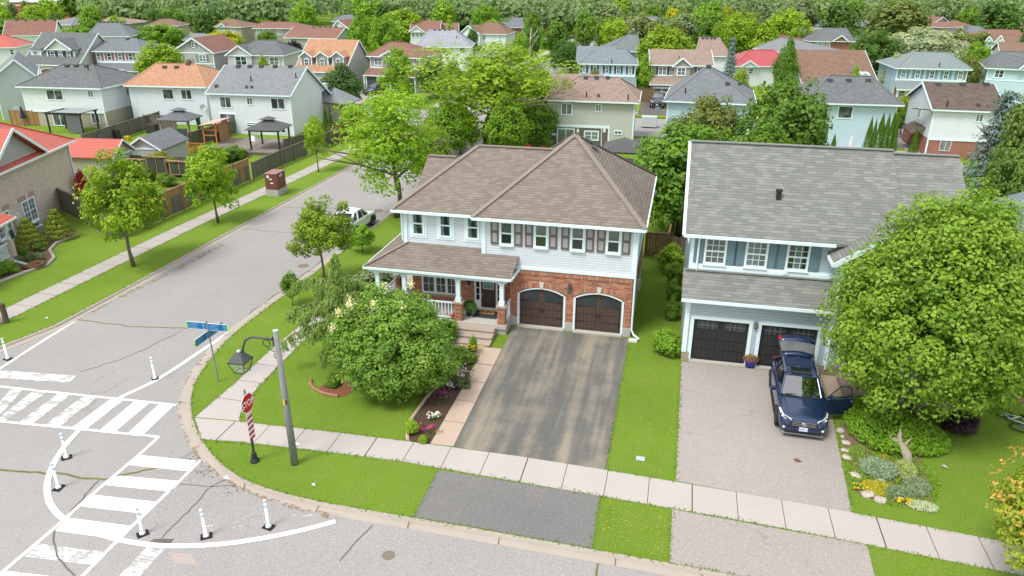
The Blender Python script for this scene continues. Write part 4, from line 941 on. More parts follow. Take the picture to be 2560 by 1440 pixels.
  for q in(L,Rr):t.beam((q.x,y-.27,e-.06),(A.x,y-.27,A.z-.06),.06,.2)
  t.beam((L.x+.1,y-.12,e-.05),(Rr.x-.1,y-.12,e-.05),.1,.12);t.build('rake_trim',s.trimm,s.H)
  return L,A,Rr
 def dormer(s,u0,v0,u1,v1,apex=None,y=1.2,wall=None,win=None,shut=None,style='hung',flat=None):
  x,z,w,h=s.rect(u0,v0,u1,v1,y);m=MB();bk=y+h/max(.3,s.rise/(s.d/2+s.o))+.8
  m.box(x,y,z-.1,x+w,bk,z+h);m.build('dormer_wall',wall or s.wallm,s.H)
  t=MB();t.box(x-.04,y-.04,z-.05,x+.12,y,z+h);t.box(x+w-.12,y-.04,z-.05,x+w+.04,y,z+h);t.box(x-.03,y-.05,z-.1,x+w+.03,y,z+.08);t.build('dormer_trim',s.trimm,s.H)
  if apex:
   A=s.px(*apex,y);roof_mesh([[(x-.25,y-.3,z+h),(A.x,y-.3,A.z),(A.x,bk+1.6,A.z),(x-.25,bk,z+h)],[(A.x,y-.3,A.z),(x+w+.25,y-.3,z+h),(x+w+.25,bk,z+h),(A.x,bk+1.6,A.z)]]).build('dormer_roof',s.roofm,s.H)
   g=MB();g.add([(x,y,z+h-.01),(x+w,y,z+h-.01),(A.x,y,A.z-.12)],[(0,1,2)]);g.build('dormer_gable',wall or s.wallm,s.H)
   g=MB();g.beam((x-.27,y-.32,z+h-.05),(A.x,y-.32,A.z-.05),.05,.16);g.beam((x+w+.27,y-.32,z+h-.05),(A.x,y-.32,A.z-.05),.05,.16);g.build('rake_trim',s.trimm,s.H)
  else:
   roof_mesh([[(x-.2,y-.25,z+h),(x+w+.2,y-.25,z+h),(x+w+.2,bk+1.4,z+h+.5),(x-.2,bk+1.4,z+h+.5)]]).build('dormer_roof',s.roofm,s.H)
  if win:s.win(win,style,y,shut,sw=4)
  return x,z,w,h
 def skirt(s,zt,zb,out,x0=None,x1=None,posts=False,box=None,doors=(),dm=None,doors_px=(),wall_w=None):
  """lower front roof; with a garage box or porch posts under it"""
  x0=-s.w/2-.25 if x0 is None else x0;x1=s.w/2+.25 if x1 is None else x1
  roof_mesh([[(x0,-out-.3,zb),(x1,-out-.3,zb),(x1,-.02,zt),(x0,-.02,zt)],]).build('lower_roof',s.roofm,s.H)
  gutter(s.H,[((x0,-out-.3,zb),(x1,-out-.3,zb))],s.trimm,.12)
  if box is not None:MB().box(x0+.25,-out,0,x1-.25,-.05,zb-.02).build('garage_wall',box,s.H)
  if posts:
   n=max(2,int((x1-x0)/2.2));m=MB()
   for i in range(n+1):xx=x0+.3+(x1-x0-.6)*i/n;m.box(xx-.08,-out-.05,0,xx+.08,-out+.11,zb-.03)
   m.box(x0+.2,-out-.03,.95,x1-.2,-out+.03,1.02);m.build('porch_posts',s.trimm,s.H)
   MB().box(x0+.1,-out-.1,0,x1-.1,-.05,.4).build('porch_slab',CONC,s.H)
  for r in doors_px:
   x,z,w,h=s.rect(*r,-out);garage_door(s.H,T(0,-out-.14,0),x,.03,w,z+h,dm or BLACKD,s.trimm,True,0.,.1)
 def vents(s,us,v,face=0,big=.4):
  """roof vents and plumbing stacks on a roof face where they are seen"""
  for u in us:
   vv=v
   p,q,r=(Vector(t)for t in s.fs[face][:3]);n=(q-p).cross(r-q);n.normalize()
   wn=s.ux*n.x+s.uy*n.y+Vector((0,0,n.z));wp=s.org+s.ux*p.x+s.uy*p.y+Vector((0,0,p.z))
   h=s.loc(onP(u,vv,wp,wn));MB().box(h.x-big/2,h.y-big/2,h.z-.1,h.x+big/2,h.y+big/2,h.z+.26).build('roof_vent',DARKM,s.roof)
 def stack(s,pts,face=0,hh=.55):
  for u,v in pts:
   p,q,r=(Vector(t)for t in s.fs[face][:3]);n=(q-p).cross(r-q);n.normalize()
   wn=s.ux*n.x+s.uy*n.y+Vector((0,0,n.z));wp=s.org+s.ux*p.x+s.uy*p.y+Vector((0,0,p.z));h=s.loc(onP(u,v,wp,wn))
   MB().tube([(h.x,h.y,h.z-.05),(h.x,h.y,h.z+hh)],.07,6).build('vent_pipe',BLACK,s.roof)
BLACKD=wood('black_garage_panels',(.028,.031,.036),.2,True,.06,.05)
h=BG('white house with charcoal hip roof and a black pergola by its patio',(38,216.4),(251,221.7),4.45,9.5,S_WHITE,SH_DARK,'hip',(158,161,232,162),lower=S_TAN,zl=1.75)
h.win([(117.2,224.6,157.2,249.6),(219.7,225.6,233.4,243.2)]);h.band(277,281,150);h.vents((168,191,216),167);h.stack([(221,176)])
x,z,w_,hh=h.rect(232,298,250,311);window(h.H,T(0,.027,0),x,.5,w_,1.1,'slide');x,z,w_,hh=h.rect(136,290,168,320);window(h.H,T(0,.027,0),x,.15,w_,1.9,'slide')
window(h.H,T(h.w/2+.003,5,0)@SIDE['right'],-.4,3.,.8,.9,'slide')
h=BG('white house with tan-orange hip roof and a satellite dish',(308.6,213.9),(514,218.4),4.4,9.5,S_BLUEW,SH_ORANGE,'hip',(393,162.5,487,156))
h.win([(407.2,222.7,433.6,248)],'single',glass=GLASS);h.win([(453,223.6,479.5,248.4)]);h.vents((412,441.5),170);h.vents((471,),162)
m=MB();q=h.px(508,270,-.3);m.lathe([(.02,0),(.26,.06),(.38,.16),(.37,.17),(.25,.09),(.02,.03)],(0,0,0),12);o=m.build('satellite_dish',plain('dish_grey',(.45,.45,.44)),h.H);o.location=q;o.rotation_euler=(R(70),0,R(30))
h=BG('pale house with grey gable roof, white side wall and wooden deck behind it',(513.2,233.4),(727,239.8),4.35,10.5,S_WHITE,SH_GREY,'gx',(571.8,161,775,168),o=.3,d2=4.6,back_drop=1.3)
h.win([(550.3,241.8,578.2,269.5),(617.3,243.7,631.8,261.7),(677.9,245.7,712.4,273)]);h.win([(555,306.6,594,349)],fw=.1);h.win([(620,324,645,342),(690.9,325,715.7,343)]);h.win([(616.5,306.6,640,317)],'single',glass=plain('brown_blind',(.18,.11,.08),.6))
h.vents((596,625,653.5,688,726),168);h.stack([(628,203),(740,195)]);h.vents((616.5,629.5),220,big=.2);h.vents((541,),217.5,big=.3);HOUSES['deck']=h
rw=roof_mesh([[(h.w/2,8.5,2.5),(h.w/2+3.3,8.0,2.3),(h.w/2+3.3,12.5,2.3),(h.w/2,12.5,3.6)],[(h.w/2,8.5,2.5),(h.w/2,12.5,3.6),(h.w/2,8.6,3.6)]]);rw.build('porch_roof',SH_GREY,h.H)
MB().box(h.w/2,9,0,h.w/2+2.8,12,2.2).build('porch_wall',S_TAN,h.H)
h=BG('pale blue-grey house at the left edge with a plain gable end',(-24,197),(92.8,191.4),4.9,12,siding('blue_grey_siding',(.50,.56,.57)),SH_GREY,'gy',(34,148),o=.25)
h.win([(37,268,46,284)])
h=BG('white house with salmon red metal hip roof at the left edge',(-60,120),(42,118.5),4.6,9,S_WHITE,RED_TILE,'hip',(-30,87,10,88));h.win([(25.4,123,34,136.7)],'hung')
h=BG('dark roofed house with a triple window dormer under a white gable',(52,161),(197,164),3.0,10.5,S_CREAM,SH_DARK,'gx',(95.7,81,232.4,82),o=.3,d2=6.0)
h.dormer(79,122,103,147.5,None,1.5,S_WHITE,[(83.5,127.5,96,144.5)]);x=h.dormer(119,125,186.5,149.4,None,1.3,S_CREAM)
h.win([(127,128.5,137,145),(147.5,128.5,156.5,145),(168,129,176.5,146)],'grid',1.28,SHUT_DK,sw=4.5);h.gable(113,123.5,140.6,96.7,181,124,0,6.5,S_CREAM,1.1)
x,z,w_,hh=h.rect(104,169,140,184);garage_door(h.H,T(0,-.1,0),x,.03,w_,2.1,plain('brick_red_door',(.25,.08,.05)),WHITE,False,.25,.15)
h=BG('white house with red shutters and blue-grey hip roof',(228.5,128),(353,129.5),4.9,9.5,S_WHITE,SH_NAVY,'hip',(271,95,340,95.5))
h.win([(242+26.4*i,132.4,252.3+26.4*i,150.5)for i in range(4)],'hung',shut=SHUT_RED);h.band(155,157.3,290);h.skirt(h.px(290,158).z,h.px(290,158).z-1.0,1.6,box=S_WHITE,doors_px=[(281,176,312,190)],dm=wood('tan_garage',(.36,.29,.22),.2));h.vents((319,),99)
h=BG('grey house with reddish brown roof and a shuttered attic window in its front gable',(424,131),(534,133),4.7,9.5,S_GREY,SH_REDBR,'gy',(478.5,95),o=.35)
h.win([(479.5,106,487.3,119)],'grid',shut=SHUT_GY,sw=4);h.win([(497.6,137,515,154)],'dgrid',shut=SHUT_GY,sw=5);h.band(158,160.5,490);h.band(131,133.5,490)
h.win([(440,137,455,153)],'dgrid',shut=SHUT_GY)
h=BG('lilac-white house with dark green-grey hip roof and left front gable',(563,137.7),(710.5,139),4.4,9.5,S_LILAC,SH_DARK,'hip',(640,99,688,102))
h.gable(563,138.5,595,113.3,632,138.5,.5,4.5,S_LILAC,z_down=0);h.win([(588,141,617.5,163)],'dgrid',-.5,fw=.14);h.win([(674,143,697.5,163)],'dgrid',fw=.14);h.win([(643,143,649,152)],'hung')
h=BG('grey house with bright orange-tan roof and three small gabled dormers',(733,178),(862,182),2.9,11,S_GREY,SH_ORANGE,'gx',(765,97,900,100),o=.25,d2=6)
for u0,u1,ua in((752.5,779.8,764),(791.5,820.8,803),(831.6,859,843)):
 h.dormer(u0,142.5,u1,168.4,(ua,128.5),1.0,S_GREY,[(u0+9,147.5,u0+19.5,165)],SHUT_GY,'grid')
h=BG('beige porch house with red-brown roof and dark single garage door',(916,140),(1051,145.5),5.0,8.5,S_TAUPE,SH_REDBR,'hip',(976,106.4,1010,104.5))
h.gable(950,143.5,974.5,126,986,138,.5,3.5,S_TAUPE,z_down=2.7);h.win([(936,144.5,954.6,163),(970,145.5,985,166)],'dgrid',-.02);h.win([(1025.4,149.4,1035,167)],'grid')
h.band(168.5,172,985);zt=h.px(985,172).z;h.skirt(zt,zt-.85,1.7,posts=True);x,z,w_,hh=h.rect(927,196,957,224);MB().box(x-.4,-1.6,0,x+w_+.3,-.02,zt-.95).build('garage_wall',S_TAN,h.H);garage_door(h.H,T(0,-1.78,0),x,.05,w_,2.1,plain('charcoal_door',(.07,.08,.085)),WHITE,True)
x,z,w_,hh=h.rect(969,190,981,220);MB().box(x,-.06,.45,x+w_,0,2.6).build('front_door',plain('slate_door',(.10,.12,.13)),h.H)
window(h.H,T(h.w/2+.003,3,0)@SIDE['right'],-.3,3.2,.6,1.2,'hung')
h=BG('white house with pale lilac-grey hip roof, seen from behind',(1038,117),(1178,118),4.3,9.5,plain('bright_white_siding',(.78,.80,.82)),SH_LILAC,'hip',(1076,74,1137,74.5));h.win([(1101.6,120,1120.5,132.8),(1149.5,120.5,1161,131.8)]);h.vents((1087,1099,1112,1124),76,big=.3);h.stack([(1142,96)])
h=BG('cream house with pinkish taupe hip roof and brown lower cladding',(1359.7,249.7),(1598,257.5),4.75,8.2,S_CREAM,SH_TAUPE,'hip',(1446,191.5,1545,193.5),o=.45)
h.win([(1403.7,258.8,1430,286.5),(1489,261,1503,279.6)]);h.vents((1464.5,1491,1519),196.5);h.stack([(1466,243),(1570,250)]);h.vents((1496,),241.5,big=.25)
zt=h.px(1450,317.5).z;xa,xb=h.px(1373,330).x,h.px(1520,330).x
MB().box(xa,-.03,0,xb,0,zt-.02).build('lower_cladding',S_BROWN,h.H);m=MB();m.box(xa-.05,-.06,zt-.05,xb+.15,-.0,zt+.2);m.box(xb,-.055,0,xb+.16,0,zt-.05);m.build('belt_trim',WHITE,h.H)
x,z,w_,hh=h.rect(1395,322,1434,362);window(h.H,T(0,-.034,0),x,.12,w_,min(2.1,zt-.4),'slide',fw=.12);h.win([(1461,328,1496,350)],'dgrid',-.034,fw=.12);h.win([(1536,327,1554,336)])
for u in(1383,1445,1511):x,z,w_,hh=h.rect(u-2,322,u+2,331,-.03);MB().box(x-.04,-.09,z,x+w_+.04,-.03,z+hh).build('wall_light',WHITE2,h.H)
x,z,w_,hh=h.rect(1373,333.5,1391,338,-.03);MB().box(x,-.06,z,x+w_,-.031,z+hh).build('wall_plaque',WHITE,h.H)
p0=h.a+Vector((.6,3.2,0));roof_mesh([[p0+Vector((-.5,-.6,.1)),p0+Vector((5,-.6,.1)),p0+Vector((5,2.2,2.0)),p0+Vector((-.5,2.2,2.0))],[p0+Vector((-.5,5,.1)),p0+Vector((5,5,.1)),p0+Vector((5,2.2,2.0)),p0+Vector((-.5,2.2,2.0))]]).build('wing_roof',SH_TAUPE,h.H);MB().box(-h.w/2-.0,2.6,4,-h.w/2+.5,8,5.2).build('wing_wall',S_CREAM,h.H)
m=MB();m.tube([h.px(1504,322,-.09),h.px(1503,366,-.09)],.05,6);m.build('downspout',WHITE,h.H);HOUSES['tan']=h
h=BG('sky blue house with charcoal hip roof behind tall cedars',(2010,257),(2261,263.6),4.6,9.5,S_BLUE,SH_DARK,'hip',(2074,186,2178,194),o=.5)
h.win([(2033.8,263.6,2069,294)]);h.win([(2094.7,265.3,2131,295.7)],'single',glass=GLASS);h.vents((2074.5,2121.5,2170.5),203,big=.45);x,z,w_,hh=h.rect(2042,335,2064,350);window(h.H,T(0,-.002,0),x,max(z,.4),w_,1.0,'single')
h=BG('house with dark brown roof and red brick lower wall, half hidden by blue spruce',(2330,274),(2520,281),4.6,9,S_WHITE,SH_DKBR,'gx',(2319.7,206,2506,210),o=.35,lower=RBRICKF,zl=1.75)
h.win([(2439,285,2458,304.7)],'dslide');x,z,w_,hh=h.rect(2350,354.5,2375.5,376,.03);window(h.H,T(0,.027,0),x,max(.4,z),w_,1.0,'slide',frame=plain('beige_frame',(.55,.5,.42)));h.band(348,353,2400);h.vents((2345,2405.5,2465),213,big=.45);h.stack([(2367,266)]);h.vents((2445,),265,big=.3)
m=MB();m.beam((-h.W/2+.05,-.4,4.55),(-h.W/2-.5,3.5,4.1),.5,.08);m.build('return_roof',SH_DKBR,h.H)
window(h.H,T(-h.w/2-.003,4.5,0)@SIDE['left'],-.4,3,.9,.9,'slide');roof_mesh([[(-h.w/2-1.2,1.5,1.95),(-h.w/2,1.5,2.6),(-h.w/2,5.5,2.6),(-h.w/2-1.2,5.5,1.95)]]).build('porch_roof',SH_DKBR,h.H)
h=BG('pale blue house with slate pyramid roof behind the bushy maples',(1658.8,252),(1892,262),4.5,10.5,S_BLUE,SH_NAVY,'pyr',(1770,164),o=.45)
h.vents((1772,),168,big=.5);h.vents((1818,1850),211,big=.4);h.stack([(1713,233)])
roof_mesh([[(-h.w/2+.2,-2.6,1.9),(-h.w/2+3.3,-2.6,1.9),(-h.w/2+3.3,0,2.7),(-h.w/2+.2,0,2.7)]]).build('lower_roof',SH_NAVY,h.H);MB().box(-h.w/2+.4,-2.2,0,-h.w/2+3.1,0,1.85).build('porch_wall',S_BLUE,h.H)
h=BG('pale blue house with navy shutters and blue-grey hip roof',(1444,159),(1596,161.7),4.9,9.5,S_BLUE,SH_BLUE,'hip',(1491,121.5,1562,122),o=.4)
h.win([(1456.6,164,1464.5,181.6),(1483,164.5,1491,182),(1513,164.7,1522,182.6),(1541.6,165.6,1550.4,183.5),(1571,166,1579.7,184.3)],'grid',shut=SHUT_DK,sw=4.6);h.band(187,191,1520);zt=h.px(1540,191.5).z;h.skirt(zt,zt-.95,1.5,box=S_BLUE);h.stack([(1529,158)])
p0=h.a+Vector((.5,3,0));roof_mesh([[p0+Vector((-.9,-.6,.0)),p0+Vector((5,-.6,.0)),p0+Vector((5,2.2,2.)),p0+Vector((-.9,2.2,2.))],[p0+Vector((-.9,5,.1)),p0+Vector((5,5,.1)),p0+Vector((5,2.2,2.)),p0+Vector((-.9,2.2,2.))]]).build('wing_roof',SH_BLUE,h.H)
h=BG('taupe house with navy shutters, front gable and a dark car before its stone garage',(1623.6,162),(1786,165),4.8,9.5,S_TAUPE,SH_TAUPE,'gx',(1630,123.4,1787,124.5),o=.35)
h.gable(1680,165.5,1707.6,144,1732,167,.6,4,S_TAUPE,z_down=2.6);h.win([(1646.5,167,1666.6,187)],'dgrid',shut=SHUT_DK,sw=5);h.win([(1693,169.5,1713.5,188.5)],'dgrid',-.6,fw=.14);h.band(187.5,190,1660);h.win([(1743,169,1760,186)],'dgrid',shut=SHUT_DK);zt=h.px(1660,190.5).z;h.skirt(zt,zt-.9,1.9,-h.w/2-.3,2.2,box=STONEW,doors_px=[(1634,221,1672,248)],dm=plain('putty_door',(.36,.33,.29)));h.stack([(1697,150)])
h2=BG('taupe hip roofed house rising behind the taupe shuttered house',(1738,139),(1822,131),4.8,9,S_WHITE,SH_TAUPE,'hip',(1748,93.5,1797,93.5),yaw=0,base=False);h2.vents((1757,1767,1778,1787),97,big=.35)
h=BG('white bungalow with crimson metal roof beside the blue spruce',(1832,165.5),(1985.6,166.3),3.2,9.5,S_WHITE,RED_FLAT,'hip',(1877,124.3,1933.5,125),o=.4);h.gable(1849,166,1874.7,151,1897,166.8,.5,4,S_WHITE);h.win([(1871,171.5,1883,184),(1930,171,1941,186.5),(1956,171.5,1966,187)],'hung')
h=BG('brown roofed house showing a huge plain slope with an arched white dormer window',(2003,207),(2197,209),2.7,12,S_WHITE,SH_BROWN2,'gx',(2019.8,124,2195.5,126),o=.3,d2=6.5)
x,z,w_,hh=h.rect(2150,181.5,2173,203,.4);m=MB();
for k in range(8):
 a0,a1=math.pi*k/8,math.pi*(k+1)/8;c=x+w_/2;zz=z+hh-w_/2;r=w_/2
 m.beam((c+r*math.cos(a0),.35,zz+r*math.sin(a0)),(c+r*math.cos(a1),.35,zz+r*math.sin(a1)),.3,.2,(0,1,0));m.beam((c,.3,zz),(c+r*math.cos(a0),.3,zz+r*math.sin(a0)),.05,.06,(0,1,0))
m.box(x-.1,.25,zz-.12,x+w_+.1,.5,zz);m.build('arched_window',WHITE,h.H)
fan=[(c+r*math.cos(math.pi*k/10),.42,zz+r*math.sin(math.pi*k/10))for k in range(11)];MB().extr(fan,(0,2.5,0)).build('dormer',S_CREAM,h.H);MB().extr([(p[0],.40,p[2])for p in fan],(0,.015,0)).build('pane',GLASS,h.H)
m=MB();q=h.px(2127,170,1.5);m.tube([(q.x,q.y,q.z-.5),(q.x,q.y,q.z+.55)],.13,8);m.lathe([(.01,0),(.2,0),(.2,.15),(.01,.2)],(q.x,q.y,q.z+.55),8);m.build('chimney',STEEL,h.roof)
h=BG('ice blue house with five blue-shuttered windows and a patchwork shingle hip roof',(2239,170),(2432,174.6),4.9,9.5,S_BLUE,SH_MIX,'hip',(2285,129.5,2367.8,130.5),o=.45)
h.win([(2253+35.4*i,174.6+.9*i,2264.7+35.4*i,194.8+.9*i)for i in range(5)],'grid',shut=SHUT_MB,sw=7);h.band(199.5,203,2330);zt=h.px(2330,203.5).z;h.skirt(zt,zt-.95,1.7,-h.w/2-.25,1.2,posts=True,box=None);h.stack([(2348,167)])
h.win([(2246,226,2262,241)],'hung');MB().box(-h.w/2,-.04,0,h.w/2,-.01,zt-.95).build('lower_wall',brick('mottled_brick',((.28,.16,.13),(.33,.22,.18),(.22,.13,.1)),(.35,.3,.26)),h.H)
h=BG('pale blue house with charcoal roof at the right edge behind the leafy tree',(2464,170),(2640,178),4.9,9.5,S_BLUE,SH_DARK,'hip',(2500,129,2610,131),o=.4);h.win([(2486,175,2509.6,194.5)],'dgrid',fw=.16);h.gable(2546,174,2575,150,2610,176,.5,4,S_BLUE);h.band(199,202,2500)
F_=[('red-brown roofed house with white gable end and a row of five ridge vents',(5,90),(138,88),4.6,9.5,S_WHITE,SH_REDBR,'gx',(22,49,162,50.4),None),('big charcoal hip roofed house behind the red shuttered house',(213,91.5),(325,91),4.6,10,S_CREAM,SH_NAVY,'hip',(248,54.5,294,55),None),('small grey roofed house left of the big charcoal hip roof',(178,62.5),(237,58),4.5,9,S_TAN,SH_GREY,'hip',(192,41.5,208,41.5),None),('house of which only a pinkish brown roof peak shows above the charcoal hip',(240,57),(326,58),4.5,10,S_TAN,SH_TAUPE,'pyr',(279,41),None),('taupe roofed house between the purple tree and the bright maple',(361,64.5),(447,64.5),4.4,9,S_TAN,SH_BROWN2,'hip',(404,47,428,47),None),('taupe brick house with an arched attic window and white side wall',(534,66.5),(603,68),4.7,10,S_TAUPE,SH_BROWN2,'hip',(540,47.5,585,47.5),[(549,65,560,76),(577,69,587.4,80)]),('white windowed house with long pinkish brown roof by a purple tree',(630,70.7),(763,71.5),4.7,9.5,S_TAUPE,SH_REDBR,'hip',(656.8,54.3,728,54.5),[(642,74,649,85),(657,74,663,85),(671,74,677.5,85),(693,75,703.5,86.5)]),('grey-gabled house under a large red-brown roof with five ridge vents',(708.5,94),(841,96.7),4.2,10,S_GREY,SH_REDBR,'gx',(772,67,855,67.5),[(717,98,725,105)]),('white gabled house with brown roof left of the tall light tree',(825.7,74),(877,75),4.7,10,S_WHITE,SH_REDBR,'gy',(844,50.5),None),('dark slate hip roofed house next to the small blue spruce',(828,53.5),(890,53.5),4.6,9,S_GREY,SH_NAVY,'hip',(858,36.5,880,36.5),None),('white house with red-brown roof and a triple window front gable',(1022,80),(1099,80.5),4.7,10,S_WHITE,SH_REDBR,'gx',(1035,51,1100,52),None),('white gable-ended wing with a red-brown roof',(1096,79.5),(1148,79.5),4.5,9,S_WHITE,SH_REDBR,'gx',(1101.6,57,1150,57.3),None),('white house with taupe roof and a wide gable with a tiny attic window',(1196,84.5),(1266,86),4.8,9.5,S_WHITE,SH_BROWN2,'hip',(1190,55,1242,55.2),[(1205,89,1214,99.6),(1228,89.5,1233,99),(1247,89.5,1253,99.5)]),('small house with grey roof and white gable end beside the bright green trees',(980,74),(1013,73.5),4.5,8,S_WHITE,SH_NAVY,'gx',(992,46,1021.5,46.5),None),('brick house with a brown pyramid roof among far trees',(1045,48),(1098,46.5),4.5,9,RBRICKF,SH_BROWN2,'pyr',(1069,24.3),None),('tan brick house with brown pyramid roof right of the rounded willow',(1169,50.4),(1220.7,51.8),4.7,9,S_TAN,SH_BROWN2,'pyr',(1194,38.7),[(1176,52,1184,60)]),('grey roofed house just left of the charcoal roofed brick house',(1226,54),(1290,60),4.5,9,S_TAN,SH_GREY,'pyr',(1254,40),None),('red brick house with charcoal hip roof behind the white birch',(1268,69),(1352,69),4.6,9.5,RBRICKF,SH_NAVY,'hip',(1282,44,1332,44),None),('brick bungalow with red-brown roof right of the white birch',(1346,62),(1385,60.5),3.4,9,RBRICKF,SH_REDBR,'pyr',(1358,46),None),('house with slate roof behind the pale blue shuttered house',(1508,128),(1604,129),4.6,9.5,S_GREY,SH_NAVY,'hip',(1571,86,1609,86.5),None),('brick house with dark roof behind the pale metal roof',(1577,57),(1669,57),4.6,9.5,RBRICKF,SH_NAVY,'hip',(1590,42,1640,40),None),('little gabled house far off above the dark roofed brick house',(1608,29),(1640,29),4.6,9,S_TAN,SH_TAUPE,'gy',(1625,19.5),None),('grey hip roofed brick house behind the crimson roof',(1882,121),(2023,141),4.4,10,RBRICKF,SH_GREY,'hip',(1932,94,1974,95),None),('brown roofed house peeking out above the grey hip roof',(1938,104),(2012,104),4.5,9,RBRICKF,SH_REDBR,'hip',(1948,84.5,1982,84.5),None),('red brick house with charcoal roof and three white front windows',(2024,103),(2139,104),4.8,9.5,RBRICKF,SH_DARK,'hip',(2063,69.6,2131,70),[(2038.5,106.6,2047,118),(2052,106.8,2060,118),(2066,107,2074,118.3)]),('tan house with a low brown roof left of the charcoal roofed brick house',(2011,78),(2064,70),4.4,9,S_TAN,SH_TAUPE,'gx',(2020,64,2060,62),None),('pale house with blue-grey roof and a front gable, left of three far white houses',(2048,64.5),(2113,64.5),4.6,9,S_BLUEW,SH_BLUE,'hip',(2085,43,2102,43),None),('white house with grey roof and two white gables, middle of three far white houses',(2113,66),(2192,65),4.6,9,S_WHITE,SH_GREY,'hip',(2132,49.7,2180,49.7),[(2142,66.5,2148,73),(2160,66.5,2166,73)]),('white house with brown roof and centre gable, right of three far white houses',(2193,66),(2271,66),4.6,9,S_WHITE,SH_BROWN2,'hip',(2215,50,2246,50),[(2215,68,2230,78)]),('white house with dark roof and steep gable right of the silvery tree',(2373,84),(2455,88),4.7,9,S_WHITE,SH_NAVY,'hip',(2410,64.5,2448,65),[(2381,89,2388,97),(2398,89,2412,99)]),('house with a wide brown roof right of the silvery tree',(2437,97),(2570,100),4.5,11,S_WHITE,SH_REDBR,'hip',(2474,74,2545,74),None),('white house with small twin gables and brown roof near the right edge',(2462,104),(2560,108),4.6,9.5,S_WHITE,SH_BROWN2,'hip',(2490,87,2540,87),[(2470,106,2480,114),(2494,107,2500,116)]),('low taupe roofed house between the patchwork roof and the right-hand gable',(2372,152),(2472,150),3.0,10,S_TAN,SH_TAUPE,'hip',(2390,102,2414,102.5),None),('brown roofed house with white gable end facing left near the right edge',(2500,137),(2640,142),4.7,9.5,S_WHITE,SH_BROWN2,'gx',(2505,105.5,2640,108),None),('far house with blue-grey hip roof beside the orange roof',(2323,54),(2388,57),4.5,9,S_GREY,SH_BLUE,'hip',(2340,44,2362,44),None),('far house with bright orange roof',(2381,50),(2434,49),4.5,9,S_TAN,SH_ORANGE,'pyr',(2410,39),None),('far house with wide rusty brown roof below the orange roof',(2358,69),(2436,66),4.4,10,S_TAN,SH_REDBR,'hip',(2385,51,2425,51),None),('far house with near-white roof by a round shrub',(2434,66),(2498,71),4.4,9,S_WHITE,SH_LILAC,'hip',(2452,57.5,2480,58),None),('far house with dusty brown roof at the right edge',(2497,78),(2580,82),4.4,9,S_TAN,SH_BROWN2,'hip',(2520,60,2560,60),None),('far house with grey roof at the very right edge',(2520,62),(2610,64),4.4,9,S_TAN,SH_GREY,'hip',(2552,49,2600,49),None),('far house with rusty roof beside the broad willow',(2293,60),(2330,62),4.4,9,S_TAN,SH_REDBR,'gx',(2295,36,2314,44),None),('far grey house with low roof in the trees above the red brick pyramid roof',(1080,22),(1120,22),4.4,9,S_GREY,SH_GREY,'hip',(1090,12.5,1112,10.5),None),('white-gabled house with brown roof, half hidden left of the tall light tree',(848,76),(905,80),4.4,9,S_WHITE,SH_REDBR,'gx',(856,54,902,58),None)if 0 else None,('grey shingled house half hidden behind the yellow-green tree',(455,100),(520,100),3.4,9,S_TAN,SH_GREY,'hip',(460,83,510,83.5),None),]
for f in F_:
 if not f:continue
 lab,eL,eR,ze,d,wm,rm,kd,rg,wins=f
 h=BG(lab,eL,eR,ze,d,wm,rm,kd,rg,o=.35,base=wm in(S_WHITE,S_BLUEW))
 if wins:h.win(wins,'dgrid',fw=.14)
 HOUSES[lab]=h
def HL(k):return next(h for l,h in HOUSES.items()if k in l)
h=HL('five ridge vents');
for k in('white gable end and a row',):HL(k).vents((41,64,89,113,137),51.5,big=.35)
HL('large red-brown roof with five').vents((784,801,814,826,841),68.5,big=.35);HL('big charcoal hip').vents((250.5,260.5,270.5,281,292),56.5,big=.35)
HL('triple window').gable(1022,79.5,1041,63.5,1062,79.5,.4,4,S_WHITE);HL('triple window').win([(1031,82,1035,92),(1041,82,1045.5,92),(1051,82,1055,92)],'single',fw=.08)
b=BG('white front gable wing of the taupe roofed white house',(1149.5,82.5),(1199,85.5),4.8,7,S_WHITE,SH_BROWN2,'gy',(1170,63.5),o=.3);b.win([(1169,71,1173,76)],'grid')
HL('three white front windows').gable(2079.5,103.5,2104,88,2121,102.5,.4,4,RBRICKF)
HL('left of three').gable(2095,62,2101,46,2112,64,.4,5,S_BLUEW);HL('middle of three').gable(2113,66,2123,52.5,2135,65.5,.4,4,S_WHITE);HL('middle of three').gable(2160,66,2166,57,2174,66,.4,4,S_WHITE)
HL('right of three').gable(2212,65,2227,55,2241,65.5,.4,4,S_WHITE);HL('steep gable').gable(2388,83.5,2405,65,2414,85,.4,4,S_WHITE);HL('twin gables').gable(2464,101,2474,90,2482,103,.4,4,S_WHITE);HL('twin gables').gable(2487,105,2504,87.5,2511,106,.4,4,S_WHITE)
HL('dark roof behind the pale').gable(1577,64,1626,46.5,1668,58,.4,5,RBRICKF);HL('arched attic').gable(545,66,554,58,565,67,.3,3,S_TAUPE)
h=BG('flat white building with pale blue metal roof behind the leafy trees',(1573,84.5),(1641,84),3.4,11,S_WHITE,plain('pale_blue_metal_roof',(.55,.66,.72),.4,.4),'hip',(1590,61,1632,61),base=False)
p,q=G(1258,47,0),G(1374,42,0)
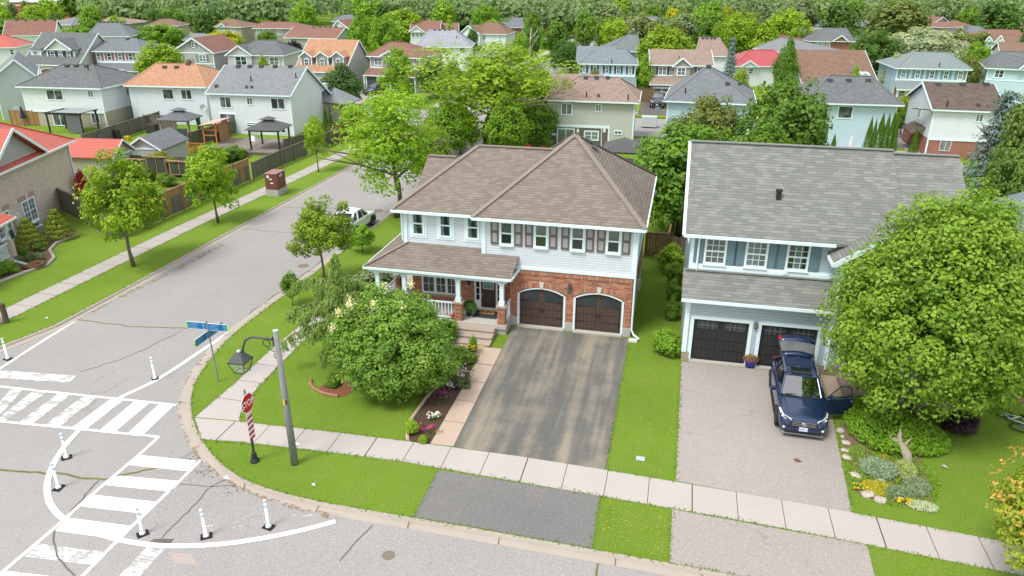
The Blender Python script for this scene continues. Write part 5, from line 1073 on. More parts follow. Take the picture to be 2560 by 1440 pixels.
def hall():
 P,Q=G(1262,49,1.2),G(1374,44,1.2);yaw=math.atan2(Q.y-P.y,Q.x-P.x);W=(Q-P).length;H=thing('modern_hall','long white flat-roofed modern building with a dark glazed corner','building',((P.x+Q.x)/2,(P.y+Q.y)/2,0),yaw)
 zt=onY(1320,24,(P.y+Q.y)/2).z;MB().box(-W/2,0,0,W/2-9,16,zt-.5).build('wall',plain('hall_white',(.72,.78,.82),.4),H);MB().box(-W/2-.3,-1,zt-.5,W/2,17,zt).build('roof',plain('hall_roof',(.80,.84,.87),.4),H)
 MB().box(W/2-9,.5,0,W/2-.4,15,zt-.51).build('window',glass_dark('hall_glass',(.05,.075,.09),.1),H)
 m=MB();m.box(-W/2+12,-.1,0,-W/2+15,0,zt-1);m.build('panel',plain('hall_panel',(.5,.56,.62)),H)
 for k in range(3):MB().box(-W/2+17+k*2.2,-.08,1,-W/2+18+k*2.2,.0,zt-1.6).build('window',GLASS,H)
hall()
def school():
 P,Q=G(22,40,0),G(150,33,0);y=268.;H=thing('school_building','large flat-roofed red brick school with pale roof edge beyond the trees','building',(onY(60,20,y).x,y,0));x0=H.location.x
 xa,xb=onY(30,20,y).x-x0,onY(420,20,y).x-x0;zt=onY(80,2,y).z;m=MB();m.box(xa,0,0,xb,25,zt);m.build('wall',brick('school_brick',((.42,.13,.085),(.46,.16,.10),(.38,.11,.075)),(.42,.2,.15),.6,.3),H)
 MB().box(xa-.3,-.3,zt-.6,xb+.3,25,zt+.1).build('roof_edge',WHITE,H);z2=onY(80,14,y).z;MB().box(xa+.2,-.12,z2-.25,xb,0,z2+.25).build('band',plain('pale_band',(.6,.55,.5)),H)
 x2,x3=onY(-60,20,y).x-x0,xa-.05;z3=onY(20,15,y).z;MB().box(x2,-6,0,x3,20,z3).build('wall',brick('school_brick',((.42,.13,.085),(.46,.16,.10),(.38,.11,.075)),(.42,.2,.15),.6,.3),H);MB().box(x2,-6.3,z3-1.2,x3+.3,20,z3+.6).build('roof',WHITE,H)
 m=MB();q=onY(104,9,y);m.box(q.x-x0-1.5,-.15,q.z-.8,q.x-x0+1.5,.02,q.z+.6);m.build('window',GLASS,H)
school()
h=BG('grey-blue shingled house at the right edge, only its roof corner showing above the big maple',(2500,545),(2700,575),4.9,9,S_GREYB,SH_BLUE,'hip',(2560,468,2700,480))if 0 else None
def edge_house():
 H=thing('house','blue-grey shingled house cut off by the right edge above the big maple','house',(17.8,31,0));roof_mesh([[(-4.6,0,4.8),(5,0,4.8),(5,5,8.2),(-.8,5,8.2)],[(-4.6,10,4.8),(-4.6,0,4.8),(-.8,5,8.2)],[(5,10,4.8),(-4.6,10,4.8),(-.8,5,8.2),(5,5,8.2)]]).build('roof',SH_BLUE,H)
 MB().box(-4.2,.4,0,5,9.6,4.8).build('wall',S_GREYB,H);m=MB();m.box(-4.25,.3,0,-3.7,.45,1.1);m.build('lower_wall',RBRICKF,H);gutter(H,[((-4.6,0,4.8),(5,0,4.8)),((-4.6,10,4.8),(-4.6,0,4.8))])
 MB().box(-3.9,-.6,0,-1,.3,.7).build('porch_base',brick('porch_brick',((.36,.16,.1),(.4,.2,.13)),(.4,.3,.25)),H)
edge_house()
# ------------------------------------------------------------------ foliage
def leaf_mesh(name,C,N,S,tint,mat,rng,aspect=.62,fold=.25,spin=None):
 """one rhombic folded leaf per row: centres C, normals N, half-size S"""
 n=len(C);N=N/np.maximum(1e-6,np.linalg.norm(N,axis=1,keepdims=True))
 if spin is None:
  r=rng.normal(size=(n,3));a=r-N*np.sum(r*N,1,keepdims=True)
 else:a=spin-N*np.sum(spin*N,1,keepdims=True)
 a/=np.maximum(1e-6,np.linalg.norm(a,axis=1,keepdims=True));b=np.cross(N,a);S=S.reshape(-1,1)
 V=np.empty((n,4,3));V[:,0]=C-a*S;V[:,2]=C+a*S;V[:,1]=C+b*S*aspect+N*S*fold;V[:,3]=C-b*S*aspect+N*S*fold
 me=bpy.data.meshes.new(name);me.vertices.add(n*4);me.loops.add(n*4);me.polygons.add(n)
 me.vertices.foreach_set('co',V.ravel());idx=np.arange(n*4,dtype=np.int32);me.loops.foreach_set('vertex_index',idx)
 me.polygons.foreach_set('loop_start',np.arange(0,n*4,4,dtype=np.int32));me.polygons.foreach_set('loop_total',np.full(n,4,dtype=np.int32));me.update()
 at=me.attributes.new('tint','FLOAT','POINT');at.data.foreach_set('value',np.repeat(tint,4).astype(np.float32))
 me.materials.append(mat);me.validate();return me
def unit(v):return v/np.maximum(1e-6,np.linalg.norm(v,axis=-1,keepdims=True))
def crown_round(name,seed,nc,nl,ls,cr=(.13,.2),low=-.75,bump=.16,shape=None,inner=.25,up=.35,mat=LEAF,flat=1.):
 """broadleaf crown in a unit box (x,y in +-.5, z 0..1): leaf clumps through an uneven ellipsoid"""
 g=np.random.default_rng(seed);d=unit(g.normal(size=(nc*3,3)));d=d[d[:,2]>low][:nc];nc=len(d)
 ph=g.uniform(0,6.28,6);az=np.arctan2(d[:,1],d[:,0])
 rad=1+bump*(np.sin(2*az+ph[0])*.5+np.sin(3*az+ph[1]+3*d[:,2])*.6+np.sin(5*d[:,2]+ph[2])*.4)
 rr=np.where(g.random(nc)<inner,g.uniform(.25,.7,nc),g.uniform(.72,1.,nc))*rad
 cen=d*rr[:,None]*.40;
 if shape is not None:cen[:,:2]*=shape(cen[:,2]/.42)[:,None]
 cen[:,2]*=1.02;c=g.uniform(*cr,nc)
 e=unit(g.normal(size=(nc,nl,3))+np.array([0,0,.25]));r=g.uniform(.45,1.,(nc,nl,1))**.6
 P=cen[:,None]+e*r*c[:,None,None]*np.array([1,1,.8*flat]);nrm=e*.7+d[:,None]*.35+np.array([0,0,up])+g.normal(size=(nc,nl,3))*.32
 tint=np.clip(.42+.30*(e[:,:,2])+.20*g.normal(size=(nc,1))+.10*g.normal(size=(nc,nl))+.35*(r[:,:,0]-.75),0,1)  # clump tops lighter, insides darker: light and shade painted into the leaf tint
 P=P.reshape(-1,3);P[:,2]+=.5;S=ls*g.uniform(.6,1.15,len(P))
 lo,hi=P.min(0),P.max(0);P[:,:2]=P[:,:2]/max(hi[0]-lo[0],hi[1]-lo[1]);P[:,2]=(P[:,2]-lo[2])/(hi[2]-lo[2])
 return leaf_mesh(name,P,nrm.reshape(-1,3),S,tint.ravel(),mat,g)
def crown_cone(name,seed,n,ls,levels=16,droop=.25,mat=NEEDLE,power=1.):
 g=np.random.default_rng(seed);C,Nn,Sp,Tt=[],[],[],[]
 for i in range(levels):
  z=i/levels;R0=.5*(1-z)**power+.02;nb=int(9+8*(1-z));jit=g.uniform(0,6.28)
  for k in range(nb):
   a=jit+6.283*k/nb+g.normal()*.12;L=R0*g.uniform(.8,1.08);m=max(6,int(n/levels/nb*(.5+R0*2)))
   t=g.random(m)**.7;w=.055*(1-t*.5)
   x=t*L*np.cos(a)+g.normal(size=m)*w;y=t*L*np.sin(a)+g.normal(size=m)*w;zz=z-droop*.3*t*L+g.normal(size=m)*.012+.02
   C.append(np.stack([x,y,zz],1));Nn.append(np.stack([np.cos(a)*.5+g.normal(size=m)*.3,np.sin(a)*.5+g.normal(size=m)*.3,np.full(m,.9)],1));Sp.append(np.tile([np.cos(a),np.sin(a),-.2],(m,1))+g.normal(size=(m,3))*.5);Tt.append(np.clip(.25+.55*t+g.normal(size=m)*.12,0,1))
 C,Nn,Sp,Tt=map(np.concatenate,(C,Nn,Sp,Tt));C[:,2]=np.clip(C[:,2],0,1.02)
 return leaf_mesh(name,C,Nn,ls*g.uniform(.7,1.2,len(C)),Tt,mat,g,.35,.1,Sp)
def crown_column(name,seed,n,ls,mat=NEEDLE):
 g=np.random.default_rng(seed);z=g.random(n)**.85;a=g.uniform(0,6.283,n);prof=.5*np.clip(np.minimum((1-z)*1.6,.55+z*2.5),0,1)**.8
 r=prof*(.72+.30*g.random(n))*(1+.12*np.sin(a*5+z*9));C=np.stack([r*np.cos(a),r*np.sin(a),z],1);N=np.stack([np.cos(a),np.sin(a),np.full(n,.25)],1)+g.normal(size=(n,3))*.35
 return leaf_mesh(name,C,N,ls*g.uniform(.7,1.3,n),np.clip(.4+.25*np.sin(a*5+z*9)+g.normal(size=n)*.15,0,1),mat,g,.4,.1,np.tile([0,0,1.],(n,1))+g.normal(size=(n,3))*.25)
ovoid=lambda z:np.clip(1.05-.35*np.clip(z,0,1)-.10*np.clip(-z,0,1),.3,1.2)
pear=lambda z:np.clip(.95-.55*np.clip(z,-.2,1),.25,1.2)
vase=lambda z:np.clip(.85+.25*z,.45,1.2)
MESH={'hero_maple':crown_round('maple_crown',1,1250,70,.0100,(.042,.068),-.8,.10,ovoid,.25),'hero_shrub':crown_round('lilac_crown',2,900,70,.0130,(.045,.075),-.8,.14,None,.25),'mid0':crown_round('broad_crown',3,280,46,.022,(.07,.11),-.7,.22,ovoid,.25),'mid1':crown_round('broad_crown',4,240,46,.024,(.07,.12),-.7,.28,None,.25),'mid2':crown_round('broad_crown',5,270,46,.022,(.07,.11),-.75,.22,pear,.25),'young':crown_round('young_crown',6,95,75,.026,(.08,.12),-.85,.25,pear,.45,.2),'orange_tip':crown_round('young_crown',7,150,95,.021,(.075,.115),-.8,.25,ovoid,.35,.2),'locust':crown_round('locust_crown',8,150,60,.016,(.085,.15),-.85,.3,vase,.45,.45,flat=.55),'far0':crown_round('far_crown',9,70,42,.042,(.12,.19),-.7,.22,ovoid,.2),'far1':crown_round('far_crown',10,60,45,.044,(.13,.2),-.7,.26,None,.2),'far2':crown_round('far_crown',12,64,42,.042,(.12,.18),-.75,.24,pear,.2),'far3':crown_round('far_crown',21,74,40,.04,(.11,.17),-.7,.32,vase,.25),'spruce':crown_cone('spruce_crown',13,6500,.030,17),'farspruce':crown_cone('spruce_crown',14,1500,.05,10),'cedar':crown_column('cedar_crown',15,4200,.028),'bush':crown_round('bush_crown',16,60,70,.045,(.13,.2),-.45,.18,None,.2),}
def trunk_mesh(name,seed,limbs,lean=.02,spread=.30,top=.85,r=.022,start=.28):
 """tapered trunk with limbs, unit height; crown base sits at about 0.3"""
 g=random.Random(seed);m=MB();p=[(lean*math.sin(k*1.3),lean*math.cos(k*.9)*.6,top*k/6)for k in range(7)]
 m.tube(p,[r*1.25]+[r*(1-.75*k/6)for k in range(1,7)],8)
 for i in range(limbs):
  z=g.uniform(start,.62);a=6.283*i/limbs+g.uniform(-.4,.4);L=spread*g.uniform(.7,1.15);h=g.uniform(.12,.26)
  q=[(0,0,z),(math.cos(a)*L*.4,math.sin(a)*L*.4,z+h*.55),(math.cos(a)*L*.75,math.sin(a)*L*.75,z+h*.85),(math.cos(a)*L,math.sin(a)*L,z+h*1.1)]
  m.tube(q,[r*.55,r*.4,r*.26,r*.1],6)
  for s in(-1,1):
   b=a+s*g.uniform(.4,.8);m.tube([q[1],(q[1][0]+math.cos(b)*L*.3,q[1][1]+math.sin(b)*L*.3,q[1][2]+h*.35),(q[1][0]+math.cos(b)*L*.55,q[1][1]+math.sin(b)*L*.55,q[1][2]+h*.7)],[r*.28,r*.18,r*.07],5)
 o=m.build(name,BARK,None,True);me=o.data;bpy.data.objects.remove(o);return me
TR={k:trunk_mesh('trunk',i,n,l,s,t,r,st)for i,(k,n,l,s,t,r,st)in enumerate([('a',6,.012,.28,.85,.017,.3),('b',7,.02,.34,.8,.02,.25),('far',4,.01,.28,.8,.02,.25),('locust',8,.03,.46,.8,.016,.22),('young',6,.01,.22,.9,.016,.28)])}
PAL={'lime':(.235,.375,.022),'bright':(.175,.32,.022),'mid':(.125,.235,.025),'deep':(.080,.165,.026),'dark':(.055,.115,.025),'olive':(.17,.215,.055),'yellow':(.37,.40,.015),'gold':(.23,.30,.018),'purple':(.060,.035,.042),'blue':(.15,.22,.20),'silver':(.38,.43,.27),'cedar':(.075,.155,.018),'grey':(.19,.255,.12),'orange':(.33,.27,.06)}
def tcol(c,v=.1):
 k=1+rnd.uniform(-v,v);c=PAL[c]if isinstance(c,str)else c;return(c[0]*k*(1+rnd.uniform(-v,v)*.6),c[1]*k,c[2]*k,1)
def tree(name,label,cat,loc,h,w,mesh,col,tr='a',base=.25,group=None,bark=BARK,dep=None,rz=None,crown_off=(0,0)):
 """h,w: overall height and crown width in metres; base: crown start as a share of the height"""
 t=thing(name,label,cat,loc,rnd.uniform(0,6.28)if rz is None else rz,group)
 if tr:
  o=bpy.data.objects.new('trunk',TR[tr]);COL.objects.link(o);o.parent=t;k=w/.72;o.scale=(k*.9 if tr!='young' else k,k*.9 if tr!='young' else k,h)
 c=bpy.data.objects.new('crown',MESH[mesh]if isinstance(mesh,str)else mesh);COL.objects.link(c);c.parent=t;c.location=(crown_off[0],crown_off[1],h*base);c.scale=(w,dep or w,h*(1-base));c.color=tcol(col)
 return t
def treepx(name,label,cat,u,vb,vt,wpx,mesh,col,tr='a',base=.25,group=None,y=None,zmin=2.5,rz=None,dep=None):
 """stands where its foot is seen (or at depth y); top and crown width as seen"""
 p=G(u,vb)if y is None else Vector((onY(u,vb,y).x,y,0));q=onY(u,vt,p.y);d=(Vector(CC)-Vector((p.x,p.y,3))).length
 t=tree(name,label,cat,(p.x,p.y,0),max(zmin,q.z),wpx/F*d,mesh,col,tr,base,group,rz=rz)
 return t
t=tree('maple_tree','bright green young maple with orange-tipped leaves on the verge in front of the brick house','tree',(-31.25,35.5,0),7.1,5.2,'orange_tip','lime','a',.27);MAPLE1=t
tree('maple_tree','light green young tree standing on the verge in front of the patched new fence','tree',(-31.3,44.3,0),5.6,4.1,'young','lime','young',.18)
tree('maple_tree','slim pale green sapling on the verge past the brown utility boxes','tree',(-31.2,59.7,0),5.0,2.4,'young','lime','young',.28)
tree('maple_tree','young tree on the verge just beyond the slim sapling by the end of the fence','tree',(-31.4,69.,0),4.6,3.6,'young','lime','young',.3)
tree('honey_locust','tall feathery yellow-green honey locust on the verge beside the corner house','tree',(-19.35,48.4,0),9.2,9.6,'locust',(.24,.385,.02),'locust',.20,bark=BARK)
tree('maple_tree','round yellow-green maple on the verge in front of the parked white car','tree',(-19.05,35.8,0),5.2,3.9,'orange_tip',(.24,.345,.025),'a',.30,rz=0,crown_off=(.35,0))
tree('shrub','small upright green bush on the grass beside the parked white car','shrub',(-18.9,40.9,0),1.9,1.7,'bush','bright','young',.25)
tree('sapling','tiny upright sapling by the kerb near the street sign','sapling',(-19.15,32.4,0),1.95,1.15,'bush','mid','young',.3)
tree('maple_tree','huge rounded green maple in front of the blue-grey neighbour house','tree',(10.05,27.9,0),9.7,8.9,'hero_maple',(.18,.31,.032),'b',.09,rz=.6)
o=tree('maple_tree','small maple with orange-tinged yellow-green leaves at the bottom right corner','tree',(10.85,19.1,0),4.6,3.6,'orange_tip',(.27,.33,.035),'a',.28)
tree('lilac_tree','big round dark green tree lilac with cream blossoms before the porch','tree',(-10.75,25.55,0),4.75,5.7,'hero_shrub',(.155,.285,.04),'b',.0,rz=2.)
def tips(par,n,cz,h,w,col,seed,s=.10):
 g=np.random.default_rng(seed);d=unit(g.normal(size=(n,3)));d[:,2]=np.abs(d[:,2])*.9-.15;d=unit(d);P=d*np.array([w/2*.92,w/2*.92,h/2*.92])+np.array([0,0,cz]);P+=g.normal(size=P.shape)*.12;P=np.repeat(P,4,0)+g.normal(size=(n*4,3))*s*.6
 me=leaf_mesh('shoots',P,np.repeat(d,4,0)+g.normal(size=(n*4,3))*.4+np.array([0,0,.5]),s*g.uniform(.5,1,n*4),g.random(n*4),LEAF,g);c=bpy.data.objects.new('shoots',me);COL.objects.link(c);c.parent=par;c.color=(*col,1)
tips(MAPLE1,90,3.9,5.2,5.0,(.40,.44,.05),5,.09);tips(o,230,2.95,3.3,3.4,(.55,.34,.08),6,.06)
def blossoms(par_label):
 par=next(o for o in COL.objects if o.get('label')==par_label);g=random.Random(4);rzv=par.rotation_euler[2]
 for u,v,y in[(1052,703,28.6),(1026,713,28.4),(962,720,28.5),(872,752,27.5),(932,762,27.2),(1003,768,27.6),(848,780,26.5),(905,1010,24.6),(980,1000,24.),(893,1020,24.2),(835,945,25.),(850,957,24.8),(830,820,25.8),(1055,900,24.6),(875,760,27.4)]:
  d=Vector(ray(u,v));k=Vector((2.6,2.6,2.2));c0=par.location+Vector((0,0,2.4));o_=Vector(CC)-c0;D=Vector([d[i]/k[i]for i in range(3)]);O=Vector([o_[i]/k[i]for i in range(3)]);qa,qb,qc=D.dot(D),D.dot(O),O.dot(O)-1;ds=qb*qb-qa*qc
  if ds<0:continue
  p=(Vector(CC)+d*((-qb-math.sqrt(max(0,ds)))/qa))-par.location;p=Matrix.Rotation(-rzv,3,'Z')@p;n=46
  gg=np.random.default_rng(int(u));C=gg.normal(size=(n,3))*np.array([.10,.09,.12])+np.array(p[:])
  me=leaf_mesh('blossom',C,gg.normal(size=(n,3))+np.array([0,-.3,.6]),.05*gg.uniform(.6,1.2,n),gg.random(n),PETAL,gg);c=bpy.data.objects.new('blossom',me);COL.objects.link(c);c.parent=par;c.color=(.78,.74,.52,1)
blossoms('big round dark green tree lilac with cream blossoms before the porch')
def weeping():
 T0=G(857,930);t=thing('weeping_cypress','weeping cypress with drooping curtain branches reaching over the side path','tree',T0);yb=T0.y
 g=np.random.default_rng(8);tr=MB();tr.tube([(0,0,0),(-.1,0,1.4),(.05,.05,3.2),(-.05,.1,4.6),(.1,.1,5.4)],[.14,.12,.09,.05,.02],8);C,N,S,Tn,Sp=[],[],[],[],[]
 arms=[]
 for u,v,y,z0 in[(715,788,.3,3.2),(705,858,-.6,2.4),(748,800,-.2,3.),(735,712,1.2,4.1),(790,735,.8,3.9),(915,715,.8,4.0),(950,745,.3,3.4),(800,900,-.7,1.5),(905,800,-.5,3.),(870,850,-1.,2.),(770,842,-.9,2.2)]:
  q=onY(u,v,yb+y)-T0;a=Vector((0,0.05,z0));m_=a.lerp(q,.5)+Vector((0,0,.28));pts=[a,a.lerp(m_,.55)+Vector((0,0,.1)),m_,m_.lerp(q,.6)+Vector((0,0,.08)),q];arms.append(pts);tr.tube(pts,[.05,.045,.035,.025,.012],5)
 lead=[Vector((0,0,1.2)),Vector((.0,.03,2.2)),Vector((.05,.05,3.2)),Vector((-.05,.1,4.4)),Vector((.08,.1,5.45))];arms.append(lead)
 for ai,pts in enumerate(arms):
  nn=120 if ai<len(arms)-1 else 520
  for _ in range(nn):
   s=g.random()*(len(pts)-1);i=min(int(s),len(pts)-2);p=pts[i].lerp(pts[i+1],s-i);L=g.uniform(.2,.62)*(1.1 if ai<len(arms)-1 else(.5+.55*(1-s/4)))
   off=np.array([g.normal()*.07,g.normal()*.09,0])if ai<len(arms)-1 else np.array([g.normal(),g.normal(),0])*(.05+.34*(1-s/4)**1.2)
   k=int(10+L*16);tt=np.sort(g.random(k));c=np.array(p[:])+off*np.minimum(1,tt[:,None]*3+.3)+np.stack([g.normal(size=k)*.03+off[0]*tt*.6,g.normal(size=k)*.03+off[1]*tt*.6,.06-tt*L],1)
   C.append(c);N.append(g.normal(size=(k,3))*.6+np.array([0,-.7,.35])+np.append(off[:2]*2,0));S.append(np.full(k,.062)*g.uniform(.7,1.3,k));Tn.append(np.clip(.62-.5*tt+g.normal(size=k)*.16,0,1));Sp.append(np.tile([0,0,-1.],(k,1))+g.normal(size=(k,3))*.25)
 C,N,S,Tn,Sp=map(np.concatenate,(C,N,S,Tn,Sp));C[:,2]=np.maximum(C[:,2],.05)
 tr.build('trunk',BARK2,t,True);me=leaf_mesh('foliage',C,N,S,Tn,NEEDLE,g,.33,.1,Sp);c=bpy.data.objects.new('foliage',me);COL.objects.link(c);c.parent=t;c.color=(.20,.30,.07,1)
weeping()
def shrub(label,x,y,h,w,col,cat='shrub',name='shrub',mesh='bush',dep=None,z=0.,group=None,base=0.):
 t=thing(name,label,cat,(x,y,z),rnd.uniform(0,6.28),group);c=bpy.data.objects.new('foliage',MESH[mesh]);COL.objects.link(c);c.parent=t;c.scale=(w,dep or w,h);c.location=(0,0,base);c.color=tcol(col);return t
q=G(915,800);shrub('variegated pale green shrub beside the porch corner of the corner house',-15.7,33.9,1.7,3.2,'grey');shrub('second pale variegated shrub, tucked behind the end porch columns',-15.6,36.2,1.5,2.2,'grey')
q=G(1652,885);shrub('rounded green bush in the side lawn next to the neighbour garage corner',.35,31.35,1.35,1.45,'bright');
for i,(u,v,h,w)in enumerate([(1700,790,1.2,.9),(1695,740,1.2,1.0),(1690,700,1.3,1.1),(1690,665,1.2,1.0)]):p=G(u,v,.4);shrub(['leafy bush against the neighbour side wall, nearest the drive','leafy bush against the neighbour side wall, second from the drive','leafy bush against the neighbour side wall, third from the drive','leafy bush against the neighbour side wall, by the wooden fence'][i],.45,p.y+.4,h,w,'mid')
p=G(1140,825);shrub('leafy low bush between the lilac tree and the front steps',-10.2,30.2,1.2,1.7,'mid');shrub('grey-green bush under the porch railing behind the lilac tree',-11.3,30.6,1.5,2.0,'mid')
p=G(1145,905);shrub('feathery green perennial at the foot of the front steps',p.x,p.y,.75,1.3,'mid');p=G(1170,925);shrub('tall slender plant by the lowest front step',-8.45,29.4,1.0,.45,'bright')
p=G(1031,1085);shrub('bright green upright clump at the front end of the mulch bed',p.x,p.y,.75,.55,'lime');p=G(1058,1106);shrub('small bright green tuft beside the front sidewalk at the mulch bed',p.x,p.y,.35,.4,'lime')
p=G(1155,965);shrub('rounded plant covered in pale pink blossom in the mulch bed',p.x,p.y,.5,.85,(.13,.17,.07));p=G(1172,905);shrub('bushy clump with yellow daisies beside the walkway',p.x,p.y,.5,.75,(.15,.24,.04));p=G(832,965);shrub('low green plant inside the small red mulch bed',p.x,p.y,.45,.7,'mid')
def flowers(label,u,v,n,s,cols,z=.0,h=.2,size=.05,name='flowers',cat='flowers'):
 p=G(u,v);g=np.random.default_rng(int(u*7+v));t=thing(name,label,cat,(p.x,p.y,z));C=g.normal(size=(n,3))*np.array([s,s*.8,0])+np.array([0,0,h]);C[:,2]+=g.uniform(-.04,.06,n)
 k=n*4;L=g.normal(size=(k,3))*np.array([s,s*.8,0]);L[:,2]=g.uniform(.0,h,k);c=bpy.data.objects.new('leaves',leaf_mesh('leaves',L,g.normal(size=(k,3))*.5+np.array([0,0,1]),.05*g.uniform(.6,1.3,k),g.random(k),LEAF,g));COL.objects.link(c);c.parent=t;c.color=(.11,.17,.05,1)
 for i,col in enumerate(cols):
  D=C[i::len(cols)];kk=len(D)
  if not kk:continue
  D=np.repeat(D,3,0)+g.normal(size=(kk*3,3))*size*.3;c=bpy.data.objects.new('petals',leaf_mesh('petals',D,g.normal(size=(kk*3,3))*.5+np.array([0,-.3,1.]),size*g.uniform(.6,1.1,kk*3),g.random(kk*3)*.6+.2,PETAL,g,.8));COL.objects.link(c);c.parent=t;c.color=(*col,1)
 return t
W_,M_,P_,Y_,RD_=(.75,.76,.78),(.42,.02,.35),(.55,.40,.55),(.75,.55,.02),(.6,.03,.06)
flowers('white petunias with magenta ones in the mulch bed, nearest the steps',1128,970,30,.16,[W_,W_,M_]);flowers('magenta petunias scattered mid-way down the mulch bed',1103,995,20,.22,[M_]);flowers('clump of white petunias near the front of the mulch bed',1090,1048,22,.12,[W_]);flowers('few pink and magenta petunias close to the front sidewalk',1075,1080,14,.22,[M_,(.6,.1,.2)])
flowers('pale pink blossoms topping the rounded plant',1155,955,60,.26,[P_,(.62,.55,.62)],.25,.28,.045);flowers('yellow daisies along the walkway edge',1178,888,34,.22,[Y_],.1,.38,.04);flowers('red geraniums at the left end of the front steps',1131,820,18,.14,[RD_],.1,.6,.06)
def fern():
 t=thing('fern','bushy green fern standing on the porch beside the brick pier','fern',(-9.45,32.35,.5));g=np.random.default_rng(3);n=1500;a=g.uniform(0,6.28,n);s=g.random(n)**.6;C=np.stack([np.cos(a)*s*.42,np.sin(a)*s*.42,.35+.42*np.sin(s*2.4)-.32*s*s+g.normal(size=n)*.03],1)
 c=bpy.data.objects.new('fronds',leaf_mesh('fronds',C,np.stack([np.cos(a)*.4,np.sin(a)*.4,np.ones(n)],1)+g.normal(size=(n,3))*.4,.05*g.uniform(.6,1.2,n),g.random(n),LEAF,g,.4,.1,np.stack([np.cos(a),np.sin(a),-.4+0*a],1)));COL.objects.link(c);c.parent=t;c.color=(.09,.19,.03,1);MB().lathe([(.12,0),(.17,.3),(.15,.3),(.1,.28)],(0,0,0),12).build('pot',BLACK,t)
fern()
def pot():
 p=G(1875,922);t=thing('flower_pot','cobalt blue pot of faded reddish foliage between the two black garage doors','flower pot',(p.x,p.y+.2,.013));MB().lathe([(.15,0),(.22,.08),(.27,.28),(.28,.36),(.25,.36),(.2,.32)],(0,0,0),18).build('pot',plain('cobalt_glaze',(.012,.03,.34),.2,.6),t,True)
 g=np.random.default_rng(5);n=900;e=unit(g.normal(size=(n,3)));e[:,2]=np.abs(e[:,2]);C=e*np.array([.37,.34,.28])*g.uniform(.6,1,(n,1))+np.array([0,0,.38]);c=bpy.data.objects.new('foliage',leaf_mesh('foliage',C,e+g.normal(size=(n,3))*.5,.04*g.uniform(.6,1.2,n),g.random(n),LEAF,g));COL.objects.link(c);c.parent=t;c.color=(.28,.20,.09,1)
 k=60;e=unit(g.normal(size=(k,3)));e[:,2]=np.abs(e[:,2])*.5;c=bpy.data.objects.new('petals',leaf_mesh('petals',e*np.array([.40,.37,.28])+np.array([0,0,.36]),e,np.full(k,.035),g.random(k),PETAL,g));COL.objects.link(c);c.parent=t;c.color=(.5,.10,.14,1)
pot()
def blades(label,u,v,n,rx,ry,h,col,name='plant',cat='plant',w=.05,sp=.6):
 p=G(u,v);t=thing(name,label,cat,(p.x,p.y,0));g=np.random.default_rng(int(u+v));a=g.uniform(0,6.28,n);r=np.sqrt(g.random(n));C=np.stack([np.cos(a)*r*rx,np.sin(a)*r*ry,h*(1-r*r*.55)*g.uniform(.35,1.,n)],1);spn=np.stack([np.cos(a)*r*sp,np.sin(a)*r*sp,np.ones(n)],1)+g.normal(size=(n,3))*.3
 c=bpy.data.objects.new('foliage',leaf_mesh('foliage',C,g.normal(size=(n,3))*.6+np.array([0,-.6,.8]),w*g.uniform(.7,1.4,n),g.random(n),LEAF,g,.35,.1,spn));COL.objects.link(c);c.parent=t;c.color=tcol(col,.03);return t
blades('dense bank of tall green perennials with lupin spires beside the drive',2200,1075,5200,1.35,1.9,.95,'bright',w=.075);blades('second mass of leafy perennials under the big maple',2275,1105,3600,1.3,1.1,.8,'bright',w=.075)
flowers('violet lupin spires in the perennial bank',2165,1050,16,.5,[(.22,.17,.42)],.0,1.0,.06)
blades('low green ground cover between the rocks and shrubs of the rock garden',2225,1185,3600,1.55,1.9,.10,'bright',w=.05);blades('silvery blue-green spiky mound in the rock garden',2195,1180,2600,.62,.55,.45,(.24,.32,.20),w=.07,sp=1.);blades('yellow-orange stonecrop carpet among the garden rocks',2195,1222,1700,.55,.42,.10,(.42,.38,.03),w=.04);blades('pale cream-green euphorbia clump in the rock garden',2262,1185,1100,.33,.5,.5,(.36,.42,.16),w=.05);blades('grey sage mound on the lawn side of the rock garden',2290,1222,1500,.42,.5,.35,(.24,.31,.19),w=.05);blades('white flowering ground cover at the tip of the rock garden',2305,1268,1100,.48,.26,.16,(.50,.55,.40),w=.04);blades('dark sage plants in the middle of the rock garden',2245,1238,1300,.42,.32,.3,(.20,.28,.15),w=.05)
flowers('yellow blooms beside the lower rocks',2258,1256,26,.16,[Y_],0,.10,.045);flowers('yellow blooms at the drive side of the rock garden',2150,1222,16,.14,[Y_],0,.10,.04)
p=G(2398,1078);shrub('dark purple smoke bush on the lawn under the big maple',p.x,p.y,.9,1.25,'purple');shrub('small reddish barberry by the neighbour front path',8.1,28.,.5,.6,(.18,.06,.05))
p=G(2205,1165);t=thing('flower_pot','bright blue ceramic pot of yellow-green sedum in the rock garden','flower pot',(p.x,p.y,0));MB().lathe([(.14,0),(.2,.2),(.21,.3),(.17,.3)],(0,0,0),14).build('pot',plain('sky_blue_glaze',(.03,.22,.5),.25,.5),t,True);c=bpy.data.objects.new('foliage',MESH['bush']);COL.objects.link(c);c.parent=t;c.location=(0,0,.26);c.scale=(.46,.46,.2);c.color=(.27,.30,.03,1)
def rock(label,u,v,s,k=0):
 p=G(u,v);m=MB();m.sphere((0,0,0),.5,9,6);g=random.Random(int(u*3+v));m.v=[Vector((q.x*(1+g.uniform(-.22,.22)),q.y*(.8+g.uniform(-.2,.2)),max(-.05,q.z*(.62+g.uniform(-.15,.15)))))for q in m.v];o=m.build('garden_rock',ROCK,None,False);o.location=(p.x,p.y,.03);o.scale=(s,s,s*.8);o.rotation_euler=(0,0,g.uniform(0,6));setp(o,label,'rock','rocks edging the neighbour garden');return o
ROCK=plain('pale_limestone',(.46,.415,.36),.9,.1,var=.35,scale=5)
